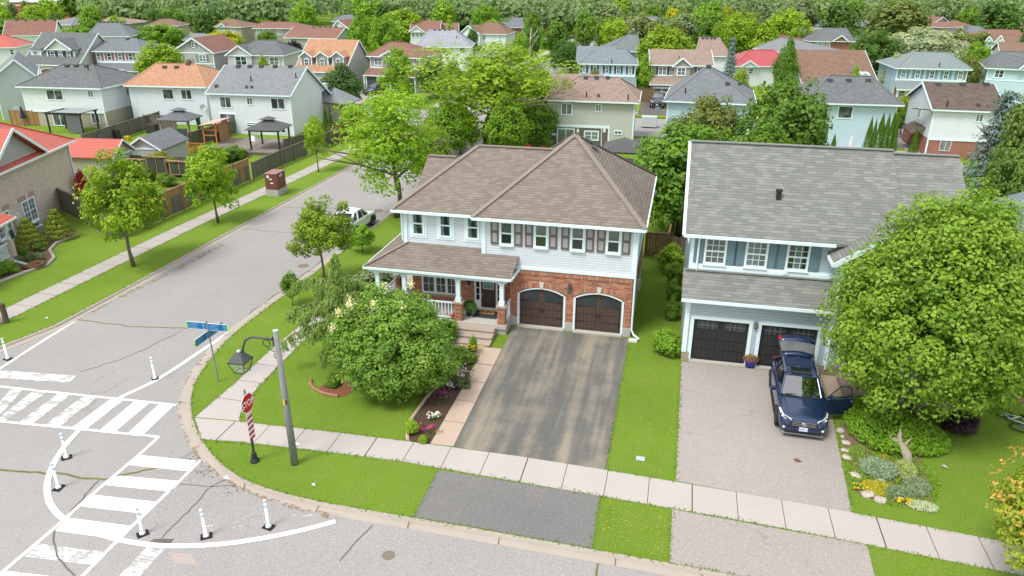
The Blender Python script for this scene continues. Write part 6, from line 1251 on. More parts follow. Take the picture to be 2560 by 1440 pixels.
for(u,v,s),l in zip([(2100,1078,.36),(2113,1108,.34),(2112,1128,.28),(2116,1145,.34),(2138,1190,.4),(2200,1200,.38),(2168,1238,.46),(2222,1233,.36),(2200,1252,.42)],['grey flat rock nearest the open car door','second pale rock along the drive edge','third pale rock along the drive edge','large pale rock half-way along the drive edge','pale rock below the silvery spiky mound','pale upright rock between the silvery mound and the stonecrop','long white rock at the lawn edge under the stonecrop','brown-grey rock right of the stonecrop','wide grey rock lying furthest into the lawn']):rock(l,u,v,s)
for(u,v,s),l in zip([(2106,1093,.2),(2162,1096,.3),(2252,1068,.45)],['little rock between the first two drive-edge rocks','pinkish stone half hidden in the perennials','big pinkish boulder deep in the perennial bank']):rock(l,u,v,s)
def drift():
 p=G(2245,1140);t=thing('driftwood','twisted grey driftwood stump standing in the rock garden','driftwood',p);m=MB();m.tube([(.25,-.45,.0),(.2,-.2,.25),(.05,.1,.42),(-.15,.3,.5),(-.35,.35,.45)],[.16,.17,.15,.1,.03],8);m.tube([(.05,.1,.42),(.0,.3,.62),(.02,.45,.9)],[.11,.09,.03],7);m.tube([(.1,0,.4),(.28,.2,.55),(.4,.25,.66)],[.08,.05,.02],6);m.build('stump',barkmat('driftwood_grey',(.36,.31,.25)),t,True)
drift()
def topiary(label,u,v,h,w,tiers):
 p=G(u,v);t=thing('topiary',label,'topiary',(p.x,p.y,0));g=np.random.default_rng(int(u));C,N=[],[]
 for i in range(tiers):
  z=h*(.12+.80*i/tiers);r=w/2*(1-.75*i/(tiers-1));th=h/tiers*.36;n=int(420*(.3+r));a=g.uniform(0,6.28,n);b=g.uniform(-1.2,1.5,n);C.append(np.stack([np.cos(a)*r*np.cos(b)**.3*g.uniform(.82,1.,n),np.sin(a)*r*np.cos(b)**.3*g.uniform(.82,1.,n),z+th*np.sin(b)+.08],1));N.append(np.stack([np.cos(a)*np.cos(b),np.sin(a)*np.cos(b),np.sin(b)+.2],1))
 C,N=np.concatenate(C),np.concatenate(N);n=len(C);c=bpy.data.objects.new('foliage',leaf_mesh('foliage',C,N+g.normal(size=(n,3))*.4,.062*g.uniform(.7,1.2,n),np.clip(.5+g.normal(size=n)*.2,0,1),NEEDLE,g));COL.objects.link(c);c.parent=t;c.color=(.21,.27,.03,1);MB().tube([(0,0,0),(0,0,h*.8)],.06,6).build('trunk',BARK2,t)
topiary('tiered conical topiary evergreen beside the air conditioner, next to the fence',150,598,2.3,2.0,6);topiary('tiered conical topiary evergreen in the soil bed left of the air conditioner',80,622,2.3,2.1,6)
for(u,v,h,w,c),l in zip([(100,627,.7,.8,'mid'),(60,640,.6,.7,'mid'),(78,652,.6,.7,'grey'),(102,652,.6,.6,'grey'),(52,655,.45,.6,'grey'),(88,668,.4,1.3,(.20,.13,.07)),(28,682,.9,.9,'bright'),(2,690,.9,1.1,'mid'),(5,675,.7,.8,'olive')],['rounded green bush at the foot of the left topiary','small clipped green bush between the left topiary and the porch','grey-green ball shrub in front of the left topiary','grey-green ball shrub nearest the lawn edge','low grey-green ball shrub near the meter box','brown dry-stemmed low shrub before the ball shrubs','bright green round bush by the white drain pipe','mixed green bush cut by the left edge of the picture','olive green bush against the porch base']):p=G(u,v);shrub(l,p.x,p.y,h,w,c)
p=G(198,512);shrub('red-leaved shrub over the fence corner behind the brick house',-44.2,46.6,2.6,1.3,(.35,.03,.05),mesh='far2')
p=G(408,438);t=thing('cloud_pine','yellow-green cloud-pruned pine in the fenced garden','tree',(p.x,p.y,0));m=MB();m.tube([(0,0,0),(.1,0,.9),(-.1,0,1.5)],.05,6);m.tube([(.1,0,.8),(.7,0,1.4)],.035,6);m.build('trunk',BARK2,t)
for x,z,w in((-.5,1.5,1.7),(.9,1.25,1.4),(.1,1.75,1.2)):c=bpy.data.objects.new('foliage',MESH['bush']);COL.objects.link(c);c.parent=t;c.location=(x,0,z-.1);c.scale=(w,w*.8,.5);c.color=(.27,.29,.03,1)
for(u,v,h,w,c),l in zip([(420,465,1.1,1.6,'mid'),(455,440,1.,1.5,'deep'),(560,405,1.5,3.,'deep'),(590,395,1.3,2.4,'mid'),(490,422,1.2,1.8,'mid'),(500,378,.5,1.6,'mid'),(350,440,.6,1.2,'grey'),(755,318,2.0,3.4,'mid'),(745,358,.9,1.1,'mid')],['flat-topped small green tree-shrub on the fenced lawn','dark green shrub beside the cloud pine','dark green bushes behind the patched fence','rounded green bushes at the high end of the patched fence','green shrub under the wooden trellis','grassy tuft beside the deck steps','pale low plants along the old board fence','wide rounded bush at the corner of the pale grey-roofed house','small green bush by the side gate']):p=G(u,v);shrub(l,p.x,p.y,h,w,c)
for(u,vb,vt,w),l in zip([(815,315,266,16),(827,313,262,12),(860,310,263,17),(878,308,280,20)],['narrow dark cedar next to the pale gable house, first from the wall','narrow dark cedar next to the pale gable house, second from the wall','narrow dark cedar before the grey porch roof','short dark cedar beside the cross street']):treepx('cedar',l,'cedar',u,vb,vt,w,'cedar','cedar',None,0,y=73,zmin=1.5)
for(u,vb,vt,w),l in zip([(2166,375,292,22),(2178,375,296,16),(2192,378,283,28),(2207,378,284,22),(2220,378,279,22),(2230,378,290,18),(2082,371,335,20),(2282,376,320,24)],['tall cedar before the sky blue house, leftmost of the row','tall thin cedar before the sky blue house, second in the row','widest tall cedar before the sky blue house','tall cedar before the sky blue house, fourth in the row','tall cedar before the sky blue house, fifth in the row','tall cedar at the corner of the sky blue house, last in the row','small lone cedar showing above the grey-green roof ridge','lone cedar beside the red brick lower wall']):treepx('cedar',l,'cedar',u,vb,vt,w,'cedar',(.095,.185,.016),None,0,y=72,zmin=1.5)
treepx('blue_spruce','pointed blue spruce right of the taupe shuttered house','spruce',1823,188,92,60,'spruce','blue','far',.03,y=108)
treepx('blue_spruce','large blue spruce at the right edge before the brown roofed house','spruce',2462,480,225,175,'spruce','blue','far',.03,y=56)
treepx('blue_spruce','small far blue spruce left of the dark slate roof','spruce',832,55,33,16,'farspruce','blue',None,0,y=215)
treepx('pine_tree','dark green dense pine on the verge before the orange-roofed dormer house','tree',858,265,155,120,'mid2',(.07,.15,.035),'far',.06,y=92)
treepx('maple_tree','tall dark green maple behind the neighbour house, rightmost of the tree mass','tree',1955,395,183,235,'mid1',(.105,.20,.025),'b',.04,y=60)
treepx('maple_tree','brownish-green tree behind the corner house yard, left of the tall dark maple','tree',1765,400,228,190,'mid1',(.165,.20,.045),'b',.05,y=63)
treepx('maple_tree','big bright green tree filling the gap between the two front houses','tree',1695,560,292,285,'mid1',(.135,.265,.025),'b',.03,y=49)
treepx('maple_tree','green tree peeping over the ridge of the neighbour roof','tree',1900,440,290,220,'mid2',(.135,.25,.025),'b',.03,y=54)
treepx('maple_tree','low bushy green tree over the left end of the neighbour roof','tree',1810,470,320,150,'mid0',(.14,.26,.025),'b',.02,y=50)
treepx('ash_tree','leafy green tree at the right edge beside the large blue spruce','tree',2540,520,195,190,'mid0',(.155,.24,.05),'b',.03,y=53)
treepx('ash_tree','lower green tree at the right edge above the big maple','tree',2545,520,330,140,'mid1',(.14,.23,.045),'b',.03,y=50)
shrub('yellow-green shrub in the neighbour side yard by the fence',.2,42.3,1.7,1.9,'lime')
treepx('honey_locust','biggest spreading yellow-green tree in the middle of the street view','tree',1225,372,105,400,'locust',(.23,.365,.02),'locust',.16,y=74)
C_=[('bright green tree left of the spreading street tree',1115,395,240,130,'mid2','bright',66),('lower green tree against the tan house back yard',1265,400,232,130,'mid2','bright',67),('bright young tree before the pale cross street',1150,365,255,120,'mid0','lime',70),('yellow-green tree in the gap over the corner house ridge',1080,440,300,130,'mid0','lime',58),('leafy tree just left of the cream taupe-roofed house',1345,375,250,110,'mid1','mid',74),('bright tree before the cream house corner',1400,345,170,110,'mid1','lime',88),('light tree over the left end of the cream house',1320,330,150,170,'mid0','lime',88),('tree at the side wall of the white lilac-roofed house',1085,262,150,100,'mid1','deep',105),('green tree right of the beige porch house',1130,240,150,90,'mid2','bright',104),('slender young tree before the beige porch house',998,250,115,90,'young','bright',98),('shrubby green tree beside the porch steps',1015,250,200,60,'mid1','mid',100),('lone dark rounded tree at the far corner of the side street',1407,178,96,78,'mid0','deep',140),('second dark rounded tree behind the far corner of the side street',1425,174,100,60,'mid0','deep',146),('small round shrub-tree before the navy shuttered pale blue house',1486,205,164,34,'mid1','olive',104),('tall narrow green tree between the pale blue and taupe houses',1610,215,135,60,'mid2','bright',112),('broad light tree behind the taupe shuttered house',1660,165,60,155,'mid0','lime',128),('rounded yellow-green tree above the pale blue house roof',1540,120,40,95,'mid1','lime',165),('big bright round tree right of centre',1840,120,26,118,'mid1','lime',170),('bright round tree behind the crimson roof',1965,95,16,112,'mid1','lime',175),('dark green tree beside the crimson roof',1962,200,88,64,'mid2','mid',115),('light shrub before the crimson roofed bungalow',1850,210,165,55,'mid1','gold',98),('wide dark green tree in front of the silvery tree',2178,180,70,120,'mid1','deep',130),('broad silvery olive tree behind the patchwork roofed house',2290,175,62,185,'mid1','silver',135),('silvery branch tree at the left of the patchwork roofed house',2232,195,130,60,'mid2','silver',122),('slim bright sapling before the big brown roof',2135,205,160,34,'young','lime',101),('small round yellow-green tree by the sky blue house drive',2260,290,225,52,'mid1','gold',92),('bushy green shrub-tree by the right-hand street',2266,308,255,48,'mid2','mid',90),('olive tree behind the patchwork roof, right side',2420,175,135,60,'mid1','olive',122),('green tree between the right-hand brown roofs',2440,140,100,70,'mid1','bright',150),('small light tree before the lilac-white house',661,175,137,36,'young','gold',103),('bushy light green tree between the red shuttered and grey houses',405,190,100,130,'mid0','lime',100),('bright rounded maple above the red shuttered house',408,120,56,105,'mid1','bright',150),('vivid yellow tree behind the grey gabled house',560,120,74,110,'mid1','yellow',148),('green tree before the long pinkish brown roofed house',670,112,74,58,'mid1','mid',168),('tall light green tree right of the red-brown roofs',905,125,22,82,'mid2','bright',150),('leafy green tree left of the white lilac-roofed house',965,140,32,100,'mid0','bright',140),('purple-leaved tree by the orange roofed house',735,125,98,45,'mid1','purple',142),('bright tree behind the dormer house',205,110,62,110,'mid1','bright',142),('tree at the left edge over the salmon roof',40,110,44,100,'mid1','mid',150),('lighter tree beside the salmon roof',60,115,76,70,'mid0','lime',140),('red-tinged small tree under the dormered grey house',478,175,146,36,'mid1',(.18,.10,.06),103),('bright tree behind the grey porch roof corner',960,300,240,70,'mid1','bright',80),('leafy light tree left of the honey locust',905,330,300,70,'mid0','lime',72),('white birch in leaf behind the far wooden fence',1325,130,40,62,'mid2','mid',158),('rounded willow in front of the white modern hall',1213,60,6,78,'mid1','bright',205),('bright green tree before the far wooden fence',1302,125,78,52,'mid1','bright',150),('light tree by the far sidewalk',1378,125,62,62,'mid2','bright',172),('purple tree beside the brick pyramid-roofed house',1046,58,32,30,'far1','purple',200),('dark purple tree by the taupe roofed house',344,72,48,38,'far1','purple',200),('purple tree beside the long pinkish brown roof',637,70,48,22,'far2','purple',200),('bright light tree before the far dark wood',760,70,4,84,'mid0','bright',210),('yellow tree in the far middle distance',1680,50,16,54,'far1','yellow',240),('second yellow tree in the far middle distance',1815,40,11,30,'far1','yellow',265),('broad weeping willow on the right skyline',2235,62,0,150,'far0','olive',225),('dark round tree left of the broad willow',2095,55,2,95,'far1','deep',225),('big dark oak at the right skyline',2490,65,-2,108,'far1','deep',215),('grey-green tree behind the pale metal roof',1700,95,32,90,'far0','grey',195),('green tree right of the pale metal roof',1780,85,25,80,'far0','mid',200)]
for l,u,vb,vt,w,me,c,y in C_:treepx('tree',l,'tree',u,vb,vt,w,me,c,'far',.08,y=y)
p=onY(1324,118,156);t=thing('birch_tree','bare white-stemmed birch by the far street lamp','tree',(p.x,156,0));m=MB();zt=onY(1325,66,156).z;m.tube([(0,0,0),(.1,0,zt*.5),(.3,0,zt)],[.25,.16,.03],6)
for a,z in((-1,.35),(1,.4),(-1,.55),(1,.62),(.6,.3)):m.tube([(0,0,z*zt),(a*1.2,.2,(z+.2)*zt),(a*1.8,.3,(z+.38)*zt)],[.1,.06,.02],5)
m.build('trunk',BIRCH,t,True)
GT={}
def belt(n,u0,u1,v0,v1,hpx,seed,cols,where,y0,y1,avoid=(0,0)):
 g=random.Random(seed)
 for i in range(n):
  u=u0+(u1-u0)*(i+g.uniform(.1,.9))/n;y=g.uniform(y0,y1);y=y1+18 if avoid[0]<u<avoid[1]else y;x=onY(u,50,y).x;c=g.choice(cols);h=g.uniform(*hpx);w=h*g.uniform(.75,1.15)
  shade={'lime':'light green','bright':'bright green','mid':'mid green','deep':'deep green','dark':'dark green','olive':'olive','grey':'grey-green','blue':'bluish conifer'}[c]
  con=c=='blue' or g.random()<.08
  tree('tree' if not con else 'spruce_tree',f'{shade} {"tree" if not con and c != "blue" else ("" if c == "blue" else "conifer")} {where}'.replace('  ',' '),'tree',(x,y,0),h,w*(.6 if con else 1),'farspruce' if con else g.choice(['far0','far1','far2','far3']),c,'far',.04,f'{shade} {"conifers" if con else "trees"} {where}')
belt(15,-60,760,0,0,(8,12),31,['mid','deep','bright','lime','olive','grey'],'behind the far left houses',232,262)
belt(12,860,1420,0,0,(8,12),32,['mid','deep','bright','lime','olive'],'around the white modern hall',205,262,(1235,1400))
belt(17,1380,2040,0,0,(7.5,12),33,['mid','lime','grey','bright','olive'],'in the far middle distance right of the hall',205,270)
belt(12,2000,2620,0,0,(7,11),34,['mid','deep','grey','olive'],'on the right skyline',245,300)
belt(9,-40,620,0,0,(6,9.5),35,['mid','bright','lime','deep'],'between the far left roofs',172,206)
belt(9,1440,1980,0,0,(7,10),36,['lime','bright','mid','olive'],'behind the right-hand rows of roofs',150,190)
belt(8,880,1420,0,0,(6,10),37,['bright','mid','lime','deep'],'among the roofs beyond the centre',160,195)
belt(8,2000,2600,0,0,(5.5,8),38,['mid','olive','deep','bright'],'among the roofs at the right',160,215)
def wood_mass():
 g=np.random.default_rng(77);C,N,S,Tt=[],[],[],[]
 for i in range(1500):
  y=268+g.random()**1.3*640;x=(g.random()-.56)*y*1.75;h=g.uniform(9,15.5);h=min(h,16.6+.0*y);r=h*g.uniform(.35,.5);n=int(140-95*min(1,(y-268)/380))
  e=unit(g.normal(size=(n,3)));e[:,2]=np.abs(e[:,2])*1.05-.25;bl=1+.25*np.sin(3*np.arctan2(e[:,1],e[:,0])+i);P=e*np.stack([r*bl,r*bl,np.full(n,h*.5)],1)*g.uniform(.75,1,(n,1))+np.array([x,y,h*.5]);t0=np.clip(g.normal(.42,.22),.05,.95)
  C.append(P);N.append(e+np.array([0,-.2,.4])+g.normal(size=(n,3))*.35);S.append(np.full(n,.85+.001*(y-268))*g.uniform(.6,1.1,n));Tt.append(np.clip(t0+.28*e[:,2]+g.normal(size=n)*.08,0,1))  # upward-facing leaves tinted lighter: top light painted into the wood
 for i in range(330):
  y=g.uniform(222,285);x=g.uniform(-215,-28)*y/250;h=g.uniform(8,13.5);r=h*g.uniform(.35,.5);n=150;e=unit(g.normal(size=(n,3)));e[:,2]=np.abs(e[:,2])*1.05-.25
  if-125<x*250/y<-108 and y<268:continue
  C.append(e*np.array([r,r,h*.5])*g.uniform(.75,1,(n,1))+np.array([x,y,h*.5]));N.append(e+np.array([0,-.2,.4])+g.normal(size=(n,3))*.35);S.append(.8*g.uniform(.6,1.1,n));Tt.append(np.clip(g.normal(.3,.2)+.28*e[:,2]+g.normal(size=n)*.08,0,1))  # same painted top light in the nearer wood
 C,N,S,Tt=map(np.concatenate,(C,N,S,Tt));o=bpy.data.objects.new('far_woods',leaf_mesh('far_woods',C,N,S,Tt,LEAF,g,.8));COL.objects.link(o);o.color=(.165,.25,.095,1);setp(o,'continuous green wood filling the skyline','woods',kind='stuff')
wood_mass()
struct('hills',MB().add([(-2500,1000,-1),(2500,1000,-1),(2500,1500,26),(-2500,1500,26),(2500,3000,60),(-2500,3000,60)],[(0,1,2,3),(3,2,4,5)]),plain('wooded_hill',(.12,.19,.06),.95,.05,var=.5,scale=.02))
# ------------------------------------------------------------------ lettering
def text(par,body,size,xf,mat,name='lettering',ext=.002,shear=0.,align='CENTER'):
 cu=bpy.data.curves.new(name,'FONT');cu.body=body;cu.size=size;cu.align_x=align;cu.align_y='CENTER';cu.extrude=ext;cu.shear=shear;cu.resolution_u=3;cu.offset=size*.012
 o=bpy.data.objects.new(name,cu);COL.objects.link(o);dg=bpy.context.evaluated_depsgraph_get();me=bpy.data.meshes.new_from_object(o.evaluated_get(dg));bpy.data.objects.remove(o)
 o=bpy.data.objects.new(name,me);COL.objects.link(o);me.materials.clear();me.materials.append(mat);o.parent=par;o.matrix_local=xf;return o
SIGNW=plain('sign_white',(.82,.84,.86),.4,.4,var=.03);SIGNR=plain('sign_red',(.55,.012,.025),.4,.4,var=.06);SIGNB=plain('sign_blue',(.0,.13,.33),.4,.4,var=.06);SIGNG=plain('sign_green',(.28,.62,.05),.4,.4);POSTG=plain('galvanised_post',(.26,.28,.28),.5,.4,.3,var=.2)
UPX=Matrix(((0,0,1,0),(1,0,0,0),(0,1,0,0),(0,0,0,1)))
UPF=Matrix(((1,0,0,0),(0,0,-1,0),(0,1,0,0),(0,0,0,1)))
def stop_sign():
 t=thing('stop_sign','red STOP sign with a red and white striped panel on a black-footed post','stop sign',(-13.80,19.55,0));t.rotation_euler=(R(-1),R(-.5),R(-3))
 m=MB();m.lathe([(.16,0),(.17,.05),(.11,.16),(.09,.34),(.07,.37),(.045,.38)],(0,0,0),12);m.build('post_foot',plain('black_iron',(.02,.024,.028),.5,.4),t)
 m=MB();m.tube([(0,0,.36),(0,0,1.5)],.045,10);m.build('post',plain('dark_post',(.035,.042,.045),.5,.4),t);m=MB();m.tube([(0,0,1.5),(0,0,2.92)],.04,8);m.build('upper_post',POSTG,t)
 oc=lambda r,x:[(x,r*math.cos(math.pi/8+math.pi/4*k),2.40+r*math.sin(math.pi/8+math.pi/4*k))for k in range(8)]
 MB().extr(oc(.385,.045),(.012,0,0)).build('sign_border',SIGNW,t);b=MB().extr(oc(.355,.057),(.004,0,0)).build('sign_face',SIGNR,t)
 text(t,'STOP',.335,T(.0625,0,2.385)@UPX@Matrix.Diagonal((.82,1,1,1)),SIGNW)
 MB().box(.04,-.15,1.90,.05,.15,2.02).build('tab_sign',SIGNW,t);text(t,'ALL-WAY',.068,T(.052,0,1.96)@UPX,SIGNR)
 MB().box(.04,-.16,.96,.048,.16,1.90).build('striped_panel',SIGNW,t);s=MB()
 for k in range(5):z=.96+k*.21-.03;s.extr([(.0495,-.16,max(.96,z)),(.0495,.16,max(.96,z+.03)),(.0495,.16,min(1.9,z+.14)),(.0495,-.16,min(1.9,z+.11))],(.002,0,0))
 s.build('red_stripes',plain('stripe_red',(.50,.02,.06),.4,.4),t)
stop_sign()
def finger_sign():
 t=thing('finger_post','blue fingerpost sign with green arrow tips on a thin metal pole','street sign',(-18.36,24.35,0));t.rotation_euler=(0,R(-2.),0);MB().tube([(0,0,0),(0,0,2.86)],.036,8).build('pole',POSTG,t);rr=random.Random(3)
 def panel(d,z0,ax):
  xf=Matrix()if ax=='x' else rz_m(math.pi/2);m=MB(xf);x0,x1=(.05,.92)if d>0 else(-.92,-.05);m.box(x0,-.02,z0,x1,0,z0+.30);o=m.build('sign_board',SIGNB,t)
  e=x1 if d>0 else x0;MB(xf).extr([(e,-.021,z0),(e,-.021,z0+.30),(e+d*.12,-.021,z0+.15)]if d<0 else[(e,-.021,z0),(e+d*.12,-.021,z0+.15),(e,-.021,z0+.30)],(0,.02,0)).build('arrow_tip',SIGNG,o)
  b=MB(xf);b.box(x0-.005,-.0225,z0-.012,x1+.005,-.001,z0);b.box(x0-.005,-.0225,z0+.30,x1+.005,-.001,z0+.312);b.build('sign_edge',SIGNW,o)
  for sgn in(-1,1):
   L=MB(xf)
   for r in range(4):
    zz=z0+.24-r*.065;c=x0+.07+(.03 if r else 0)
    if r:L.box(x0+.035,-.0235 if sgn<0 else .001,zz-.012,x0+.06,-.0205 if sgn<0 else .003,zz+.014)
    while c<x0+(.46 if r else .50):
     w=rr.uniform(.014,.03);L.box(c,-.0235 if sgn<0 else .001,zz-.009,c+w,-.0205 if sgn<0 else .003,zz+.008);c+=w+rr.choice([.006,.006,.02])
    for k in range(3):L.box(x1-.16+k*.035,-.0235 if sgn<0 else .001,zz-.013,x1-.16+k*.035+.024,-.0205 if sgn<0 else .003,zz+.013)
   L.build('lettering',plain('pale_blue_lettering',(.32,.52,.64),.4,.3),o)
 panel(-1,2.47,'x');panel(1,2.45,'x');panel(-1,2.12,'y');panel(1,2.10,'y')
finger_sign()
def lamp():
 t=thing('street_lamp','weathered grey street lamp pole with a black lantern hanging from a curved arm','street lamp',(-12.33,19.73,0));t.rotation_euler=(0,R(-.9),0)
 MB().tube([(0,0,0),(0,0,2.5),(0,0,5.27)],[.135,.115,.09],14).build('pole',barkmat('weathered_pole',(.25,.26,.25)),t,True);MB().tube([(0,0,5.265),(0,0,5.29)],.092,14).build('pole_cap',plain('cap_metal',(.62,.70,.74),.3,.5,.5),t)
 MB().box(-.13,-.06,4.72,-.06,.06,5.06).box(.02,-.10,2.52,.10,-.085,2.68).build('bracket',BLACK,t);MB().box(-.035,-.128,2.5,.035,-.105,2.72).build('yellow_tag',plain('yellow_tag',(.75,.42,.02),.5,.3),t)
 a=MB();a.tube([(-.08,0,4.93),(-.6,0,4.95),(-.95,0,4.94),(-1.18,0,4.80),(-1.30,0,4.55),(-1.36,0,4.33)],.042,8);a.build('arm',DARKM,t,True)
 sc=MB();ring=lambda x,z,r:[(x+r*math.cos(k*.6),0,z+r*math.sin(k*.6))for k in range(12)];sc.tube(ring(-.40,4.77,.13),.014,6);sc.tube([(-.46,0,4.66),(-.3,0,4.55),(-.12,0,4.47)],.014,6);sc.tube(ring(-.05,4.33,.12),.014,6);sc.build('scroll',BLACK,t,True)
 L=T(-1.50,0,0);p=MB(L);q=lambda r,z:[(-r,-r,z),(r,-r,z),(r,r,z),(-r,r,z)]
 v=q(.31,4.02)+q(.13,4.28)+q(.05,4.31);p.add(v,[(0,1,5,4),(1,2,6,5),(2,3,7,6),(3,0,4,7),(4,5,9,8),(5,6,10,9),(6,7,11,10),(7,4,8,11),(8,9,10,11),(3,2,1,0)]);p.build('lantern_roof',DARKM,t)
 MB(L).sphere((0,0,4.35),.07,10,6).build('photocell',plain('cap_metal',(.62,.70,.74),.3,.5,.5),t,True);fr=MB(L);a_,b_=q(.30,4.02),q(.18,3.60)
 for i in range(4):fr.beam(a_[i],b_[i],.022,.022);fr.beam(b_[i],b_[(i+1)%4],.022,.022);fr.beam(a_[i],a_[(i+1)%4],.03,.03)
 fr.build('lantern_frame',BLACK,t);g=MB(L);a_,b_=q(.285,4.01),q(.17,3.61);g.add(a_+b_,[(0,4,5,1),(1,5,6,2),(2,6,7,3),(3,7,4,0),(4,7,6,5)]);g.build('lantern_glass',glass_clear('lantern_glass',(.92,.93,.90),.05,.2),t);MB(L).tube([(0,0,4.0),(0,0,3.75)],.05,8).build('bulb',plain('frosted_bulb',(.7,.68,.6),.4,.3),t)
lamp()
def bollard(i,x,y,label):
 t=thing('bollard',label,'bollard',(x,y,ZR+.006),rnd.uniform(-.4,.4),'flexible white bollards on the road');MB().box(-.17,-.13,0,.17,.13,.035).build('base_plate',RUBBER,t)
 MB().tube([(0,0,.03),(0,0,.09),(0,0,.12),(0,0,1.06)],[.10,.09,.048,.045],10).build('post',plain('bollard_white',(.82,.88,.92),.4,.3),t,True);b=MB()
 for z in(.78,.95):b.tube([(0,0,z),(0,0,z+.07)],.047,10)
 b.build('reflective_band',plain('pale_blue_reflector',(.35,.55,.62),.35,.5),t);t.rotation_euler=(R(rnd.uniform(-1.5,1.5)),R(rnd.uniform(-2,2)),rnd.uniform(0,3));return t
for i,((u,v),l)in enumerate(zip([(20,898),(388,947),(166.7,1145),(147,1221),(357,1336),(516,1342),(672,1318.5)],['white bollard at the left edge near the grass corner','white bollard beside the long line below the finger signs','white bollard inside the curve just below the upper crosswalk','white bollard on the curve by the mossy road crack','white bollard touching the lower crosswalk','white bollard between the asphalt patch and the last bollard','white bollard nearest the right end of the curved line'])):p=G(u,v,ZR);bollard(i,p.x,p.y,l)
# ------------------------------------------------------------------ cars
def car(name,label,cat,paint,loc,rz,L=4.6,W=1.85,H=1.65,plate=None,roofrails=False,tailgate=False,door=False,group=None,person=None,hatch=1.0,clad=True):
 """front towards -y; x to the car's left is +x when it faces us"""
 t=thing(name,label,cat,loc,rz,group);hl,hw=L/2,W/2;P=paint;k=H/1.65
 st=[(-hl,.74,.30,.62),(-hl+.05,.85,.26,.77),(-hl+.2,.93,.24,.87),(-hl+.5,.97,.24,.94),(-hl+.95,.97,.24,.99),(-hl+1.35,.985,.24,1.05),(-hl+1.9,1.,.24,1.09),(0,1.,.24,1.10),(.9,1.,.24,1.11),(hl-.9,.99,.24,1.12),(hl-.35,.96,.26,1.10),(hl-.08,.90,.30,1.02),(hl,.78,.38,.92)]
 V=[];n=11
 for y,w,z0,z1 in st:
  z1*=k;hood=y<-hl+1.45
  half=[(w*.84,z0),(w*.97,z0+.12),(w,z0+.35),(w*.985,z1-.22),(w*.94,z1-.05),(w*.86,z1)]
  pr=[(-a*hw,b)for a,b in half]+[(a*hw,b)for a,b in half[::-1]];pr.insert(6,(0,z1+(.045 if hood else .02)*k));V+=[(x,y,z)for x,z in pr]
 n=13;m=MB();fs=[(i*n+j,i*n+(j+1)%n,(i+1)*n+(j+1)%n,(i+1)*n+j)for i in range(len(st)-1)for j in range(n)];m.add(V,[f[::-1]for f in fs]);m.add(V[:n],[tuple(range(n))[::-1]][::-1]);m.add(V[-n:],[tuple(range(n))])
 b=m.build('body',P,t,True,subsurf=1)
 zb,zr=1.07*k,H-.03;yw,yf,yr_=-hl+1.42,-hl+2.05,hl-1.15*hatch;xb,xr=hw*.86,hw*.66
 rp=[(-xr,yf,zr-.03),(0,yf-.05,zr),(xr,yf,zr-.03),(xr,(yf+yr_)/2,zr),(xr*.97,yr_,zr-.05),(0,yr_+.05,zr-.02),(-xr*.97,yr_,zr-.05),(-xr,(yf+yr_)/2,zr)]
 m=MB();c0=(0,(yf+yr_)/2,zr+.035);m.add(rp+[c0],[(i,(i+1)%8,8)for i in range(8)]);m.add([(x,y,z-.05)for x,y,z in rp],[tuple(range(8))[::-1]]);m.add(rp+[(x,y,z-.05)for x,y,z in rp],[(i,8+i,8+(i+1)%8,(i+1)%8)for i in range(8)]);m.build('roof',P,t)
 pl=MB()
 for s in(-1,1):
  pl.beam((s*xb*.94,yw,zb),(s*xr,yf,zr-.05),.07,.07);pl.beam((s*xb*.99,-.02,zb),(s*xr*1.02,.02,zr-.05),.08,.05);pl.beam((s*xb,hl-1.35,zb),(s*xr,yr_-.45,zr-.05),.12,.06);pl.beam((s*xb*.92,hl-.42,zb),(s*xr*.97,yr_,zr-.06),.13,.08);pl.beam((s*xr,yf,zr-.045),(s*xr*.97,yr_,zr-.06),.06,.06)
 pl.build('pillar',P,t);GC=glass_clear('car_windscreen',(.50,.60,.58),.75);GD_=glass_dark('car_side_glass',(.012,.015,.018),.0)
 m=MB();w0=[(-xb*.9,yw+.02,zb),(xb*.9,yw+.02,zb)];cu=[(-xr*.96,yf+.0,zr-.05),(xr*.96,yf+.0,zr-.05)];m.add([w0[0],(0,yw-.07,zb+.01),w0[1],cu[1],(0,yf-.05,zr-.03),cu[0]],[(0,1,4,5),(1,2,3,4)]);m.build('windscreen',GC,t)
 m=MB()
 for s in(-1,1):
  if not(door and s>0):m.poly((s*xb*.985,yw+.12,zb),(s*xb,-.06,zb),(s*xr*1.03,-.02,zr-.07),(s*xr*1.02,yf+.05,zr-.07))
  m.poly((s*xb,.02,zb),(s*xb,hl-1.42,zb),(s*xr*1.02,yr_-.5,zr-.07),(s*xr*1.03,.05,zr-.07));m.poly((s*xb*.99,hl-1.28,zb),(s*xb*.93,hl-.52,zb),(s*xr*.99,yr_-.06,zr-.09),(s*xr*1.0,yr_-.4,zr-.07))
 if not tailgate:m.poly((-xb*.88,hl-.38,zb),(xb*.88,hl-.38,zb),(xr*.94,yr_+.02,zr-.07),(-xr*.94,yr_+.02,zr-.07))
 m.build('side_window',GD_,t)
 it=MB();it.box(-xb*.9,yw+.15,.5,xb*.9,hl-.6,.62);it.box(-xb*.86,yw+.1,zb-.18,xb*.86,yw+.42,zb-.03);it.build('dashboard',plain('car_trim_dark',(.035,.037,.04),.7,.2),t)
 se=MB()
 for s in(-1,1):se.box(s*.38-.25,-.15,.6,s*.38+.25,.35,.78);se.box(s*.38-.24,.3,.7,s*.38+.24,.44,1.32);se.box(s*.38-.13,.33,1.33,s*.38+.13,.41,1.5)
